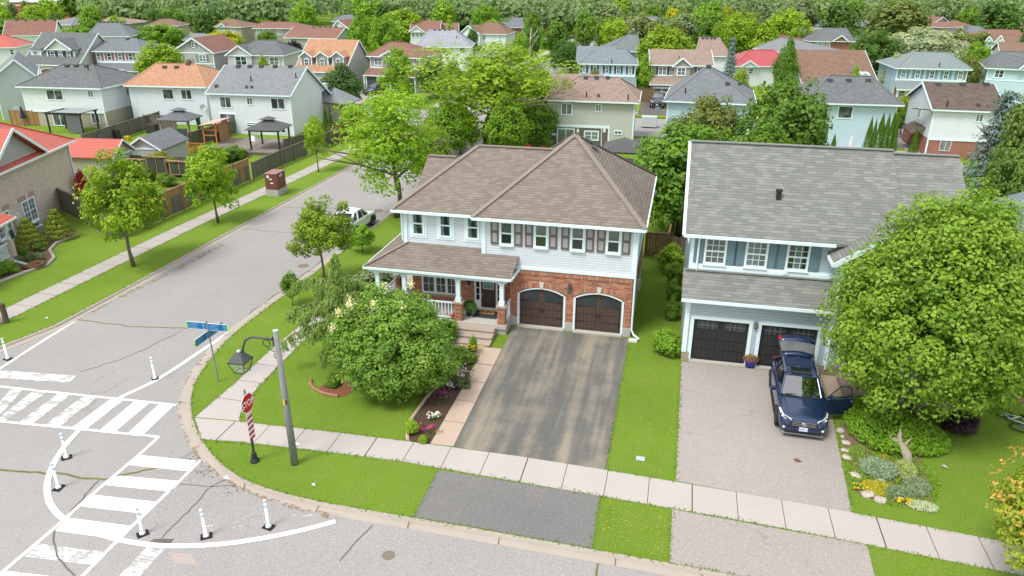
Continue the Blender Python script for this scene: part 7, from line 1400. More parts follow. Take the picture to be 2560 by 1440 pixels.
 se.box(-.65,1.0,.65,.65,1.15,1.25);se.build('seat',plain('car_seat_grey',(.10,.105,.10),.8,.2),t)
 wh=MB();wh.tube([(.38+.18*math.cos(a*.524),-.42-.07*math.sin(a*.524),1.06+.17*math.sin(a*.524))for a in range(13)],.016,6);wh.build('steering_wheel',BLACK,t)
 for s in(-1,1):
  for y in(-hl+.92,hl-1.0):
   x=s*(hw-.02);xf=T(x,y,.34)@Matrix.Rotation(math.pi/2*s,4,'Y');m=MB(xf);m.lathe([(.22,-.21),(.335,-.2),(.345,-.1),(.335,0.0),(.23,.015),(.21,-.02)],(0,0,0),22);w=m.build('wheel',RUBBER,t,True)
   m=MB(xf);m.lathe([(.225,-.03),(.225,-.004),(.19,-.02),(.06,-.0),(.02,.0)],(0,0,0),16)
   for j in range(5):a=j*1.257;m.beam((.05*math.cos(a),.05*math.sin(a),.0),(.2*math.cos(a),.2*math.sin(a),-.005),.05,.02)
   m.build('rim',plain('alloy',(.30,.31,.32),.3,.5,.8),w)
   a_=MB(T(s*(hw+.008),y,.34));r0,r1=.365,.455
   for j in range(10):c0,c1=math.pi*j/10,math.pi*(j+1)/10;a_.add([(0,r0*math.cos(c0),r0*math.sin(c0)),(0,r1*math.cos(c0),r1*math.sin(c0)),(0,r1*math.cos(c1),r1*math.sin(c1)),(0,r0*math.cos(c1),r0*math.sin(c1)),(-.05*s,r0*math.cos(c0),r0*math.sin(c0)),(-.05*s,r1*math.cos(c0),r1*math.sin(c0)),(-.05*s,r1*math.cos(c1),r1*math.sin(c1)),(-.05*s,r0*math.cos(c1),r0*math.sin(c1))],[(0,1,2,3),(1,5,6,2),(0,3,7,4)])
   a_.box(-.03*s,-.36,-.1,.0,.36,.02)if 0 else None
   fan=[(.002,r0*math.cos(math.pi*j/10),r0*math.sin(math.pi*j/10))for j in range(11)];a_.poly(*(fan if s>0 else fan[::-1]));a_.build('wheel_arch',plain('black_cladding',(.03,.032,.034),.7,.2)if clad else P,t)
  m=MB();m.box(s*hw*.90,-hl+1.3,.24,s*(hw+.012),hl-1.4,.37);m.build('side_skirt',plain('black_cladding',(.03,.032,.034),.7,.2),t)
  xm=s*(hw+.02);ym=yw+.28
  if not(door and s>0):MB().box(xm-.02 if s>0 else xm-.20,ym-.06,zb-.02,xm+.20 if s>0 else xm+.02,ym+.08,zb+.13).build('mirror',P,t,bevel=.03)
  m=MB();z=.80*k;ch=[(s*hw*.50,-hl+.035,z-.05),(s*hw*.86,-hl+.20,z),(s*hw*.955,-hl+.62,z+.10),(s*hw*.90,-hl+.60,z+.155),(s*hw*.78,-hl+.2,z+.095),(s*hw*.5,-hl+.06,z+.02)];m.extr(ch,(0,-.035,.012));m.build('headlight',plain('headlight_lens',(.62,.66,.66),.1,.7),t);m=MB();m.beam((s*hw*.55,-hl-.01,z-.02),(s*hw*.90,-hl+.30,z+.05),.03,.04);m.build('headlight_shade',BLACK,t)
  m=MB();m.sphere((s*hw*.74,-hl+.02,.47),.055,10,6);m.build('fog_light',plain('fog_lens',(.70,.70,.66),.15,.7),t)
  m=MB();m.box(s*hw*.66-.0,hl-.12,.80,s*hw*.88,hl-.02,1.0);m.build('tail_light',plain('tail_red',(.35,.01,.015),.2,.5),t)
 m=MB();gz=.66*k;m.add([(-hw*.48,-hl-.012,gz+.10),(hw*.48,-hl-.012,gz+.10),(hw*.54,-hl-.014,gz+.03),(hw*.44,-hl-.02,gz-.16),(-hw*.44,-hl-.02,gz-.16),(-hw*.54,-hl-.014,gz+.03)],[(0,5,4,3,2,1)]);m.box(-hw*.7,-hl-.01,.27,hw*.7,-hl+.1,.36);g=m.build('grille',plain('grille_black',(.012,.013,.015),.35,.5),t);m=MB()
 for z in(gz+.075,gz-.0,gz-.07):m.box(-hw*.46,-hl-.03,z,hw*.46,-hl-.015,z+.022)
 m.build('grille_bar',plain('chrome',(.55,.57,.6),.15,.6,.9),g);m=MB(T(0,-hl-.035,gz+.02)@Matrix.Rotation(math.pi/2,4,'X'));m.lathe([(.01,.0),(.075,.0),(.07,.012),(.01,.014)],(0,0,0),14,1.35,.75);m.build('emblem',plain('chrome',(.55,.57,.6),.15,.6,.9),t)
 m=MB();m.box(-hw*.78,-hl+.01,.2,hw*.78,-hl+.14,.24);m.build('bumper_lip',plain('lip_silver',(.25,.26,.27),.4,.4),t)
 if plate:MB().box(-.155,-hl-.045,.40,.155,-hl-.03,.555).build('plate',plain('plate_white',(.70,.74,.82),.4,.3),t);text(t,plate,.11,T(0,-hl-.047,.475)@UPF,plain('plate_blue',(.03,.06,.25),.5,.3),'plate_text',.001)
 wp=MB();wp.beam((-xb*.75,yw-.02,zb+.03),(.05,yw+.03,zb+.06),.02,.02);wp.beam((.1,yw-.03,zb+.03),(xb*.72,yw+.06,zb+.06),.02,.02);wp.box(-xb*.88,yw-.10,zb-.01,xb*.88,yw+.0,zb+.012);wp.build('wiper',BLACK,t)
 if roofrails:
  m=MB()
  for s in(-1,1):m.tube([(s*xr*.98,yf+.15,zr+.0),(s*xr*1.0,yf+.35,zr+.07),(s*xr*1.0,yr_-.35,zr+.06),(s*xr*.97,yr_-.15,zr-.02)],.035,6)
  m.build('roof_rail',plain('rail_grey',(.14,.145,.15),.4,.4),t);MB().box(-xr*.62,yf+.12,zr+.012,xr*.62,yf+.62,zr+.03).build('sunroof',glass_dark('sunroof_glass',(.01,.012,.015),0.),t);m=MB();m.add([(-.03,yr_-.30,zr+.03),(.03,yr_-.30,zr+.03),(.0,yr_-.12,zr+.03),(0,yr_-.13,zr+.12)],[(0,1,2),(0,3,1),(1,3,2),(2,3,0)]);m.build('antenna_fin',P,t)
  for yy in(-hl+.65,-hl+1.2):pass
  m=MB();
  for s in(-1,1):m.beam((s*hw*.60,-hl+.35,.93*k),(s*hw*.72,yw-.1,1.085*k),.02,.02)
  m.build('bonnet_crease',P,t)
 if tailgate:
  xf=T(0,yr_+.02,zr-.04)@Matrix.Rotation(R(20),4,'X');w=xr*1.0;m=MB(xf);nn=7
  def panel(y0,y1,w0,w1,z):return[(-w0+2*w0*i/nn,y0+.05*(1-(2*i/nn-1)**2),z+.06*(1-(2*i/nn-1)**2))for i in range(nn+1)],[(-w1+2*w1*i/nn,y1+.07*(1-(2*i/nn-1)**2),z+.08*(1-(2*i/nn-1)**2))for i in range(nn+1)]
  def loft(mb,a,b,th=.06):
   q=a+b;N_=len(a);mb.add(q+[(x,y,z-th)for x,y,z in q],[(i,i+1,N_+i+1,N_+i)for i in range(N_-1)]+[(2*N_+i,3*N_+i,3*N_+i+1,2*N_+i+1)for i in range(N_-1)]+[(N_+i,N_+i+1,3*N_+i+1,3*N_+i)for i in range(N_-1)]+[(i+1,i,2*N_+i,2*N_+i+1)for i in range(N_-1)]+[(0,N_,3*N_,2*N_),(N_-1,3*N_-1,4*N_-1,2*N_-1)])
  a,b_=panel(0,.2,w*.95,w,.0);loft(m,a,b_);a2,b2=panel(.68,1.02,w*1.16,w*1.2,.10);loft(m,a2,b2)
  tg=m.build('tailgate',P,t,True);m=MB(xf);a,b_=panel(.2,.68,w*1.0,w*1.16,.02);b_=a2;loft(m,a,b_,.03);m.build('rear_window',glass_dark('rear_glass',(.09,.10,.10),.25),tg);m=MB(xf);m.box(-w*1.2,.8,.06,-w*.98,1.0,.13);m.build('tail_light',plain('tail_red',(.35,.01,.015),.2,.5),tg)
  m=MB(xf)
  for s in(-1,1):m.box(s*w*1.02-.06,.02,-.1,s*w*1.02+.06,.5,-.02)
  m.build('inner_trim',BLACK,tg);m=MB();m.box(-xb*.9,hl-.7,.62,xb*.9,hl-.1,.9);m.build('boot_floor',BLACK,t)
  m=MB()
  for s in(-1,1):m.tube([(s*xb*.86,hl-.35,zb),(s*w*1.05,yr_+.55,zr+.14)],.015,6)
  m.build('gas_strut',BLACK,t)
 if door:
  hx,hy=hw*.97,yw+.13;xf=T(hx,hy,0)@Matrix.Rotation(R(20),4,'Z');m=MB(xf)
  pr=[(0.0,.30),(1.05,.28),(1.12,.5),(1.14,zb-.04),(0,zb-.06)];m.extr([(x,-.05,z)for x,z in pr],(0,.10,0));d=m.build('door',P,t,bevel=.02)
  m=MB(xf);m.beam((.05,.0,zb-.05),(.58,.04,zr-.14),.03,.03);m.beam((.58,.04,zr-.14),(1.02,.03,zr-.20),.03,.03);m.beam((1.10,.0,zb-.05),(1.02,.03,zr-.20),.06,.04);m.build('window_frame',BLACK,d)
  m=MB(xf);m.poly((.08,.0,zb-.04),(1.09,.0,zb-.04),(1.0,.035,zr-.22),(.60,.04,zr-.17));m.build('door_glass',glass_clear('door_glass_clear',(.82,.88,.88),.2),d);m=MB(xf);m.box(.02,.045,zb-.08,1.12,.07,zb-.045);m.build('door_trim',plain('chrome',(.55,.57,.6),.15,.6,.9),d);m=MB(xf);m.box(.02,-.075,zb-.085,1.12,-.05,zb-.05);m.build('door_trim',plain('chrome',(.55,.57,.6),.15,.6,.9),d);MB(xf).box(.10,-.26,zb-.02,.26,-.06,zb+.12).build('mirror',P,d,bevel=.03)
  m=MB();m.extr([(hx-.02,hy+.05,.34),(hx-.02,.0,.34),(hx-.02,.0,zb-.05),(hx-.02,hy+.05,zb-.05)],(.03,0,0));m.build('door_opening',plain('car_trim_dark',(.035,.037,.04),.7,.2),t)
 return t
NAVY=carpaint('navy_paint',(.010,.027,.085));WHITEP=carpaint('white_paint_car',(.74,.77,.80));BLACKP=carpaint('black_paint_car',(.022,.026,.034))
SUV=car('suv','navy blue wagon with tailgate up and driver door open on the neighbour driveway','car',NAVY,(5.56,27.86,.015),R(-1.2),4.86,1.86,1.68,'CWDP 161',True,True,True,hatch=.98)
car('white_car','white hatchback parked by the kerb behind the verge maple','car',WHITEP,(-21.45,45.4,ZR+.01),R(178),4.4,1.8,1.6)
car('suv','black suv parked facing us before the putty garage door of the taupe house','car',BLACKP,(-3.3,105.6,.03),R(0),4.9,1.95,1.8,'AB',True)
car('car','dark hatchback parked beside the beige porch house garage','car',BLACKP,(-45.2,106.5,.03),R(-12),4.3,1.8,1.5)
p=G(334,188,.9);car('white_van','white vehicle parked in front of the red shuttered house','car',WHITEP,(-82.5,101.5,.03),R(60),4.8,1.95,1.9)
p=G(340,180,.7);car('white_car','far white car on the main road under the traffic lights','car',WHITEP,(-26,240,ZR+.01),R(90),4.5,1.8,1.5)
def driver():
 t=thing('person','person in a dark green top seated at the wheel of the navy wagon','person',SUV.location,SUV.rotation_euler[2])
 cx=.38
 def skin(name,nodes,edges,mat,par,sub=2):
  me=bpy.data.meshes.new(name);me.from_pydata([n[0]for n in nodes],edges,[]);o=bpy.data.objects.new(name,me);COL.objects.link(o);o.parent=par;md=o.modifiers.new('skin','SKIN');md.use_smooth_shade=True
  for v,n in zip(me.skin_vertices[0].data,nodes):r=n[1];v.radius=(r,r)if not isinstance(r,tuple)else r
  me.skin_vertices[0].data[0].use_root=True;s=o.modifiers.new('s','SUBSURF');s.levels=s.render_levels=sub;me.materials.append(mat);return o
 SK=plain('skin_tone',(.50,.29,.20),.5,.3,var=.06);N=[((cx,.18,.82),.13),((cx,.20,1.0),.12),((cx,.20,1.16),.135),((cx,.18,1.27),.09),((cx,.16,1.34),.052),((cx,.13,1.41),.065),((cx,.11,1.48),.085),((cx,.12,1.55),.07)];E=[(i,i+1)for i in range(7)]
 for s in(-1,1):
  b=len(N);N+=[((cx+s*.18,.17,1.24),.055),((cx+s*.25,.02,1.08),.045),((cx+s*.21,-.20,1.08),.036),((cx+s*.17,-.36,1.13),.026),((cx+s*.165,-.42,1.15),.03)];E+=[(3,b),(b,b+1),(b+1,b+2),(b+2,b+3),(b+3,b+4)]
  for f in range(4):q=len(N);N+=[((cx+s*(.175-.012*f),-.445,1.165+.012*f-.02),.010),((cx+s*(.17-.012*f),-.47,1.15+.012*f-.02),.009),((cx+s*(.165-.012*f),-.462,1.125+.012*f-.02),.008)];E+=[(b+4,q),(q,q+1),(q+1,q+2)]
  q=len(N);N+=[((cx+s*.14,-.42,1.165),.010),((cx+s*.135,-.45,1.175),.009)];E+=[(b+4,q),(q,q+1)]
  b=len(N);N+=[((cx+s*.10,.0,.80),.085),((cx+s*.14,-.30,.82),.062),((cx+s*.14,-.48,.58),.05)];E+=[(0,b),(b,b+1),(b+1,b+2)]
 body=skin('body',N,E,SK,t);GR=plain('dark_green_cloth',(.018,.05,.035),.9,.1);DK=plain('dark_trousers',(.05,.06,.05),.9,.1)
 S=[((cx,.19,.84),.145),((cx,.21,1.0),.135),((cx,.21,1.16),.15),((cx,.19,1.26),.10)];Es=[(0,1),(1,2),(2,3)]
 for s in(-1,1):b=len(S);S+=[((cx+s*.18,.18,1.24),.07),((cx+s*.24,.05,1.12),.06)];Es+=[(3,b),(b,b+1)]
 skin('shirt',S,Es,GR,body);S=[((cx,.17,.80),.14)];Es=[]
 for s in(-1,1):b=len(S);S+=[((cx+s*.10,.0,.80),.095),((cx+s*.14,-.30,.82),.072),((cx+s*.14,-.46,.60),.058)];Es+=[(0,b),(b,b+1),(b+1,b+2)]
 skin('trousers',S,Es,DK,body);m=MB();m.sphere((cx,.145,1.545),.098,12,8,(1,1,.8));m.build('hair',plain('dark_hair',(.03,.02,.015),.7,.2),body,True)
 m=MB();m.sphere((cx-.03,.025,1.50),.011,6,4);m.sphere((cx+.03,.025,1.50),.011,6,4);m.build('eye',BLACK,body);m=MB();m.sphere((cx,.018,1.475),.014,6,4,(.8,1.2,1.3));m.sphere((cx,.028,1.445),.018,6,4,(1.3,.5,.35));m.build('face',SK,body)
driver()
# ------------------------------------------------------------------ bicycle and yard clutter at the right edge
def bicycle():
 t=thing('bicycle','white and blue bicycle lying on the lawn at the right edge','bicycle',(13.75,28.65,.08),R(-75));WF=plain('bike_white',(.75,.78,.8),.3,.5);BF=plain('bike_blue',(.05,.2,.5),.3,.5)
 def wheel(x):
  m=MB(T(x,0,0));ring=[(.33*math.cos(a*.2618),.33*math.sin(a*.2618),0)for a in range(25)];m.tube(ring,.024,8);o=m.build('wheel',RUBBER,t,True);s=MB(T(x,0,0))
  for k in range(12):s.tube([(0,0,.0),(.31*math.cos(k*.5236),.31*math.sin(k*.5236),0)],.004,4)
  s.build('spokes',STEEL,o)
 wheel(-.52);wheel(.52);A,B,Cc,D=(-.1,0,.0),(-.2,.5,.02),(.38,.48,.02),(.44,.36,.02);f=MB();f.tube([A,B],.022,7);f.tube([B,Cc],.024,7);f.tube([A,D],.028,7);f.tube([(-.52,0,.02),A],.014,6);f.tube([(-.52,0,.02),(-.17,.42,.02)],.012,6);f.tube([Cc,D],.03,7);f.build('frame',WF,t,True)
 f=MB();f.tube([D,(.52,0,.02)],.02,7);f.tube([(-.02,.08,.004),(.22,.24,.004)],.031,7);f.build('fork',BF,t,True);h=MB();h.tube([(.36,.58,.25),(.34,.56,.0),(.36,.58,-.02)],.014,6);h.build('handlebar',BLACK,t);s=MB();s.sphere((-.24,.6,.02),.11,8,5,(1.2,.4,.6));s.tube([B,(-.23,.58,.02)],.014,6);s.build('saddle',BLACK,t);c=MB();c.lathe([(.02,-.01),(.09,-.01),(.09,.01),(.02,.01)],A,12);c.tube([A,(.05,-.15,.03)],.01,5);c.build('crank',STEEL,t)
bicycle()
def mower():
 t=thing('lawn_mower','lime green lawn mower with folded black handle by the right edge','lawn mower',(13.35,30.6,.02),R(20));LG=plain('lime_plastic',(.55,.75,.03),.4,.4);MB().box(-.3,-.28,.1,.3,.28,.32).build('deck',LG,t,bevel=.06);MB().box(-.14,-.14,.32,.14,.14,.38).build('battery_cover',BLACK,t,bevel=.02)
 for x in(-.26,.26):
  for y in(-.3,.3):MB(T(x,y,.1)@Matrix.Rotation(math.pi/2,4,'X')).lathe([(.03,-.03),(.1,-.03),(.1,.03),(.03,.03)],(0,0,0),12).build('wheel',RUBBER,t)
 m=MB();m.tube([(-.24,-.25,.3),(-.24,-.75,.42),(-.2,-.95,.35),(.2,-.95,.35),(.24,-.75,.42),(.24,-.25,.3)],.016,6);m.build('handle',BLACK,t)
mower()
def clutter():
 p=(14.4,32.1,0);t=thing('storage_box','black storage box with a coiled orange cord on top, at the right edge','box',p);MB().box(-.75,-.5,0,.75,.5,.5).build('box',BLACK,t,bevel=.03);m=MB();m.tube([(.06*k*.1+(.28-.003*k)*math.cos(k*.5),(.2-.002*k)*math.sin(k*.5)-.1,.53+.004*k)for k in range(46)],.022,6);setp(m.build('cord',plain('orange_cord',(.75,.27,.01),.5,.3)),'coiled orange extension cord on the black box','cord').location=p
 t=thing('toy','small lime and pink ride-on toy in the grass under the maple','toy',(12.0,31.6,0));MB().box(-.28,-.16,.12,.28,.16,.26).build('body',plain('lime_toy',(.45,.7,.12),.4,.4),t,bevel=.05);MB().sphere((-.1,0,.33),.1,10,6).build('seat',plain('pink_toy',(.6,.25,.35),.4,.4),t,True)
 for x in(-.2,.2):MB(T(x,0,.09)@Matrix.Rotation(math.pi/2,4,'X')).lathe([(.02,-.2),(.09,-.2),(.09,.2),(.02,.2)],(0,0,0),10).build('wheel',BLACK,t)
clutter()
# ------------------------------------------------------------------ porch mat, hydrants of the verge, litter
def mat():
 t=thing('door_mat','tan doormat reading hello on a charcoal rug at the front door','doormat',(-8.62,32.62,.503));MB().prism([(-.62,-.45),(.60,-.45),(.60,.42),(-.62,.42)],0,.012).build('rug',plain('charcoal_rug',(.055,.06,.07),.95,.05),t);MB().prism([(-.40,.0),(.36,.0),(.36,.46),(-.40,.46)],.012,.03).build('coir_mat',plain('coir',(.50,.27,.10),.95,.05,var=.2,scale=30),t)
 s=[[(-.33,.10),(-.28,.30),(-.25,.38),(-.275,.36),(-.29,.22),(-.30,.10),(-.27,.2),(-.235,.22),(-.23,.12),(-.205,.12)],[(-.205,.12),(-.16,.17),(-.13,.21),(-.16,.22),(-.175,.15),(-.14,.10),(-.09,.13)],[(-.09,.13),(-.03,.30),(-.01,.38),(-.04,.36),(-.06,.2),(-.05,.11),(-.0,.13)],[(-.0,.13),(.06,.30),(.08,.38),(.05,.36),(.03,.2),(.04,.11),(.09,.14)],[(.09,.14),(.13,.20),(.19,.21),(.20,.14),(.155,.10),(.12,.14),(.15,.20),(.26,.22)]]
 m=MB()
 for q in s:m.tube([(x,y+.0,.033)for x,y in smooth(q,2)],.012,5)
 m.build('lettering',plain('black_ink',(.01,.01,.01),.9,.05),t)
mat()
def ac():
 t=thing('air_conditioner','grey outdoor air conditioner between the two tiered topiaries','air conditioner',(-41.1,38.6,0),R(6.8));MB().box(-.45,-.42,.0,.45,.42,.85).build('casing',plain('ac_grey',(.42,.46,.47),.4,.3),t,bevel=.03);m=MB();m.lathe([(.02,.852),(.36,.852),(.36,.875),(.02,.88)],(0,0,0),18);m.build('fan_grille',BLACK,t);m=MB()
 for k in range(9):m.box(.452,-.36,.12+k*.075,.462,.36,.15+k*.075);m.box(-.36,-.432,.12+k*.075,.0,-.422,.15+k*.075)
 m.build('louvre',plain('ac_dark',(.16,.17,.17),.5,.3),t)
ac()
def util():
 t=thing('utility_box','brown twin telephone boxes on a concrete plinth beside the left sidewalk','utility box',(-31.15,52.3,0),R(2));MB().box(-.55,-.8,0,.55,.8,.5).build('plinth',CONC,t)
 MB().box(-.5,-.75,.5,.5,.75,1.75).build('cabinet',plain('brown_cabinet',(.17,.065,.048),.5,.3),t,bevel=.02);MB().box(-.53,-.78,1.75,.53,.78,1.8).build('lid',plain('mauve_lid',(.30,.14,.13),.5,.3),t);m=MB();m.box(.5,-.26,.5,.512,-.24,1.74);m.box(.5,.25,.5,.512,.27,1.74);m.box(.5,-.7,1.66,.512,.7,1.7);m.build('door_gap',BLACK,t)
 m=MB();m.box(-.3,-.762,1.45,-.12,-.75,1.66);m.box(-.1,-.762,1.3,.1,-.75,1.40);m.box(.5,.05,1.5,.513,.2,1.66);m.box(.5,-.2,1.45,.513,-.05,1.6);m.box(-.05,-.762,1.0,.2,-.75,1.08);m.build('sticker',SIGNW,t)
util()
m=MB();m.tube([(0,0,0),(-.02,0,1.05)],.13,10);o=m.build('wooden_post',barkmat('post_wood',(.13,.10,.07)));o.location=(-32.0,27.15,0);setp(o,'short brown wooden post on the grass at the left edge','post')
t=thing('transformer_box','pale green utility box cut by the left edge beside the wooden post','utility box',(-32.9,26.6,0));MB().box(-.5,-.5,0,.5,.5,.95).build('cabinet',plain('pale_green_box',(.52,.58,.55),.6,.3),t,bevel=.03)
def litter(label,u,v,s,m,name='litter',z=.03):p=G(u,v);o=MB().add([(-s,-s*.5,0),(s*.8,-s*.6,.02),(s,s*.5,.0),(-s*.3,s*.7,.03)],[(0,1,2,3)]).build(name,m);o.location=(p.x,p.y,z);o.rotation_euler=(0,0,rnd.uniform(0,3));setp(o,label,'litter')
litter('white paper scrap lying beside the street lamp on the sidewalk',742,1113,.13,SIGNW);litter('white paper scrap on the grass by the left kerb',117,796,.09,SIGNW);litter('crumpled wrapper on the verge near the stop sign',784,1214,.08,SIGNW);litter('broken stick on the neighbour lawn',2362,1169,.12,ROCK);litter('brown dead leaves on the neighbour driveway',1994,1153,.14,plain('dry_leaf',(.17,.10,.06),.9,.1));litter('pale paper by the kerb gutter',565,1190,.12,SIGNW,z=ZR+.03)
p=G(1601,1148);m=MB();m.box(-.16,-.12,0,.16,.12,.03);m.box(-.05,-.03,.03,.05,.03,.04);o=m.build('water_valve_cover',plain('cover_grey',(.45,.48,.47),.7,.2));o.location=(p.x,p.y,.01);setp(o,'small grey valve cover in the grass strip between the driveways','valve cover')
m=MB();m.box(-.2,-.15,0,.2,.15,.08);o=m.build('splash_stone',plain('pale_stone',(.60,.60,.57),.8,.2));p=G(1582,853);o.location=(p.x,p.y,0);setp(o,'pale splash stone under the corner house downspout','stone')
def dandelions():
 g=np.random.default_rng(6);n=330;P=np.stack([g.uniform(-1.4,.8,n),g.uniform(18.,20.2,n),np.full(n,.04)],1);Q=np.stack([g.uniform(6.8,12,120),g.uniform(17.8,19.2,120),np.full(120,.04)],1);S_=np.stack([g.uniform(-1.3,.8,60),g.uniform(22.2,31,60),np.full(60,.04)],1);P=np.concatenate([P[g.random(n)<.35],Q[g.random(120)<.4],S_]);o=bpy.data.objects.new('dandelions',leaf_mesh('dandelions',P,np.tile([0,0,1.],(len(P),1)),g.uniform(.012,.026,len(P)),g.random(len(P)),PETAL,g,1.));COL.objects.link(o);o.color=(.70,.50,.02,1);setp(o,'tiny yellow dandelions dotted over the verge grass','flowers',kind='stuff')
dandelions()
def tufts():
 """ragged grass along the edges of walks, drives and kerbs"""
 g=np.random.default_rng(9);C=[]
 def along(p,q,dens=26,w=.05):
  L=math.dist(p,q);n=int(L*dens);s=g.random(n);c=np.array(p)+(np.array(q)-np.array(p))*s[:,None]+g.normal(size=(n,2))*w;C.append(np.column_stack([c,g.uniform(.01,.05,n)]))
 for pl in(KG[:-1],KLG,[(-17.62,21.62),(-17.6,24.4),(-17.68,27.3),(-17.6,33.8)],[(-15.8,21.78),(-16.45,24.4),(-16.65,30.4)],[(-16.45,20.32),(-11.,20.68),(-8.6,20.74),(-4.6,20.55),(-1.5,20.43),(3.2,20.22),(11,19.62)],[(-15.72,21.72),(-11.6,21.9),(-9.,21.95)],[(-1.5,21.88),(.9,21.75)],[(6.55,21.44),(12,20.9)],[(-1.49,22),(-1.5,32)],[(.94,21.9),(1.,30.6)],[(6.6,21.4),(6.9,26),(7.,28)],[(-7.25,18.05),(-7.22,20.5)],[(-1.5,18),(-1.52,20.4)],[(.86,17.9),(.86,20.2)],[(-33.5,26.),(-33.55,43),(-33,60)],[(-32.2,26.),(-32.15,43.),(-31.6,60)]):
  for p,q in zip(pl,pl[1:]):
   if p[1]<62 and p[0]<20:along(p,q)
 C=np.concatenate(C);n=len(C);o=bpy.data.objects.new('grass_tufts',leaf_mesh('grass_tufts',C,g.normal(size=(n,3))*.7+np.array([0,-.4,.7]),g.uniform(.025,.06,n),g.random(n),LEAF,g,.4,.1,np.tile([0,0,1.],(n,1))+g.normal(size=(n,3))*.6));COL.objects.link(o);o.color=(.15,.235,.025,1);setp(o,'ragged grass along the edges of the walks and kerbs','grass',kind='stuff')
tufts()
# ------------------------------------------------------------------ fences, sheds, garden structures
W_GREY=wood('weathered_fence_boards',(.215,.205,.165),.14,True,.25,.08);W_NEW=wood('new_cedar_boards',(.47,.27,.125),.15,True,.2,.08);W_BRN=wood('brown_stained_boards',(.235,.145,.085),.14,True,.15,.05);W_OLD=wood('old_brown_boards',(.20,.15,.105),.14,True,.4,.08);W_OR=plain('orange_cedar',(.50,.20,.06),.8,.15,var=.2)
def fence(label,pts,h,mat,post=2.4,cap=True,picket=True,group=None,name='fence',postm=None,lattice=False):
 P=[Vector((*p,0))for p in pts];t=thing(name,label,'fence',P[0],0,group);o=P[0];b=MB();r=MB()
 for p,q in zip(P,P[1:]):
  d=q-p;L=d.length;u=d.normalized();a=math.atan2(d.y,d.x);n=max(1,int(L/.145));xf=T(*(p-o))@rz_m(a);bb=MB(xf)
  for i in range(n):
   x0=L*i/n+.006;x1=L*(i+1)/n-.006;z=h+(rnd.uniform(-.03,.02)if picket else 0)
   if picket:bb.add([(x0,-.01,.05),(x1,-.01,.05),(x1,-.01,z-.05),(x1-.03,-.01,z),(x0+.03,-.01,z),(x0,-.01,z-.05),(x0,.012,.05),(x1,.012,.05),(x1,.012,z-.05),(x1-.03,.012,z),(x0+.03,.012,z),(x0,.012,z-.05)],[(0,1,2,3,4,5),(11,10,9,8,7,6),(1,7,8,2),(3,9,10,4),(5,11,6,0),(2,8,9,3),(4,10,11,5)])
   else:bb.box(x0,-.012+(i%2)*.006,.05,x1,.012+(i%2)*.006,z)
  b.v+=bb.v;k=len(b.v)-len(bb.v);b.f+=[tuple(i+k for i in f)for f in bb.f];rr=MB(xf);rr.box(0,.013,.3,L,.05,.38);rr.box(0,.013,h-.4,L,.05,h-.32)
  if cap:rr.box(0,-.06,h,L,.07,h+.035)
  k=len(r.v);r.v+=rr.v;r.f+=[tuple(i+k for i in f)for f in rr.f]
  npst=max(1,round(L/post))
  for i in range(npst+1):
   c=p.lerp(q,i/npst)-o;MB(T(*c)@rz_m(a)).box(-.05,-.055,0,.05,.055,h+.10).build('post',postm or mat,t)
 b.build('boards',mat,t);r.build('rail',mat,t);return t
fence('patched board fence section turning in to the brick house wall',[(-44.6,44.4),(-40.,41.9),(-36.0,39.6)],1.75,W_GREY,picket=False)
def patched():
 t=thing('fence','tall street-side fence patched with alternating grey and new orange boards','fence',(-35.5,39.6,0));L=16.0;xf=T(0,0,0)@rz_m(math.pi/2);i=0;y=0.
 g=random.Random(3);new=False
 while y<L-.1:
  w=(g.uniform(1.1,1.5)if not new else g.uniform(.5,.75));w=min(w,L-y);k=max(1,round(w/.145))
  b=MB(xf)
  for j in range(k):b.box(y+w*j/k+.006,-.015,.05,y+w*(j+1)/k-.006,.012,1.32)
  b.build('new_boards' if new else 'grey_boards',W_NEW if new else W_GREY,t);y+=w;new=not new
 top=MB(xf);n=int(L/.5)
 for j in range(n):top.box(L*j/n+.01,-.02,1.33,L*(j+1)/n-.01,.01,1.86)
 top.box(0,-.07,1.86,L,.06,1.9);top.build('top_band',W_NEW,t)
 for j in range(8):MB(xf).box(L*j/7-.05,-.05,0,L*j/7+.05,.06,1.95).build('post',W_GREY if j<7 else W_NEW,t)
patched()
fence('weathered grey picket fence along the sidewalk beyond the patched fence',[(-35.35,55.9),(-35.5,61),(-35.3,67.5),(-35.,72)],1.45,W_GREY)
fence('grey board fence between the two pale houses and their yards',[(-48.5,66.),(-47.9,75.)],1.5,W_GREY);fence('weathered fence between the charcoal roofed house yard and the orange roofed one',[(-57.5,62.),(-58.6,70.),(-59.2,76)],1.6,W_GREY);fence('short weathered fence joining the charcoal roofed house wall',[(-59.3,73.5),(-55.8,74.2)],1.6,W_GREY)
fence('old grey board fence behind the cloud-pruned pine',[(-50.5,55.),(-44.,55.6),(-40.,56.)],1.6,W_GREY,picket=False);fence('orange board fence at the left behind the red tile roof',[(-76.,72.),(-70.5,73.)],1.7,W_NEW)
fence('low grey fence beside the deck gazebo',[(-38.2,66.6),(-37.3,71.)],1.2,W_GREY);fence('dark wooden side gate with trellis by the pale gable house',[(-36.4,72.8),(-34.,73.)],1.7,W_BRN)
fence('brown wooden gate closing the side yard between the two front houses',[(-1.44,44.3),(-.14,44.3)],1.62,W_BRN,picket=False,post=1.3,cap=True,name='gate');fence('old dog-eared fence from the brown gate to the neighbour house',[(-.1,44.3),(1.02,43.9)],1.55,W_OLD,cap=False);fence('fence running back between the two front gardens',[(-.1,44.5),(.15,50.),(.4,57.)],1.55,W_BRN)
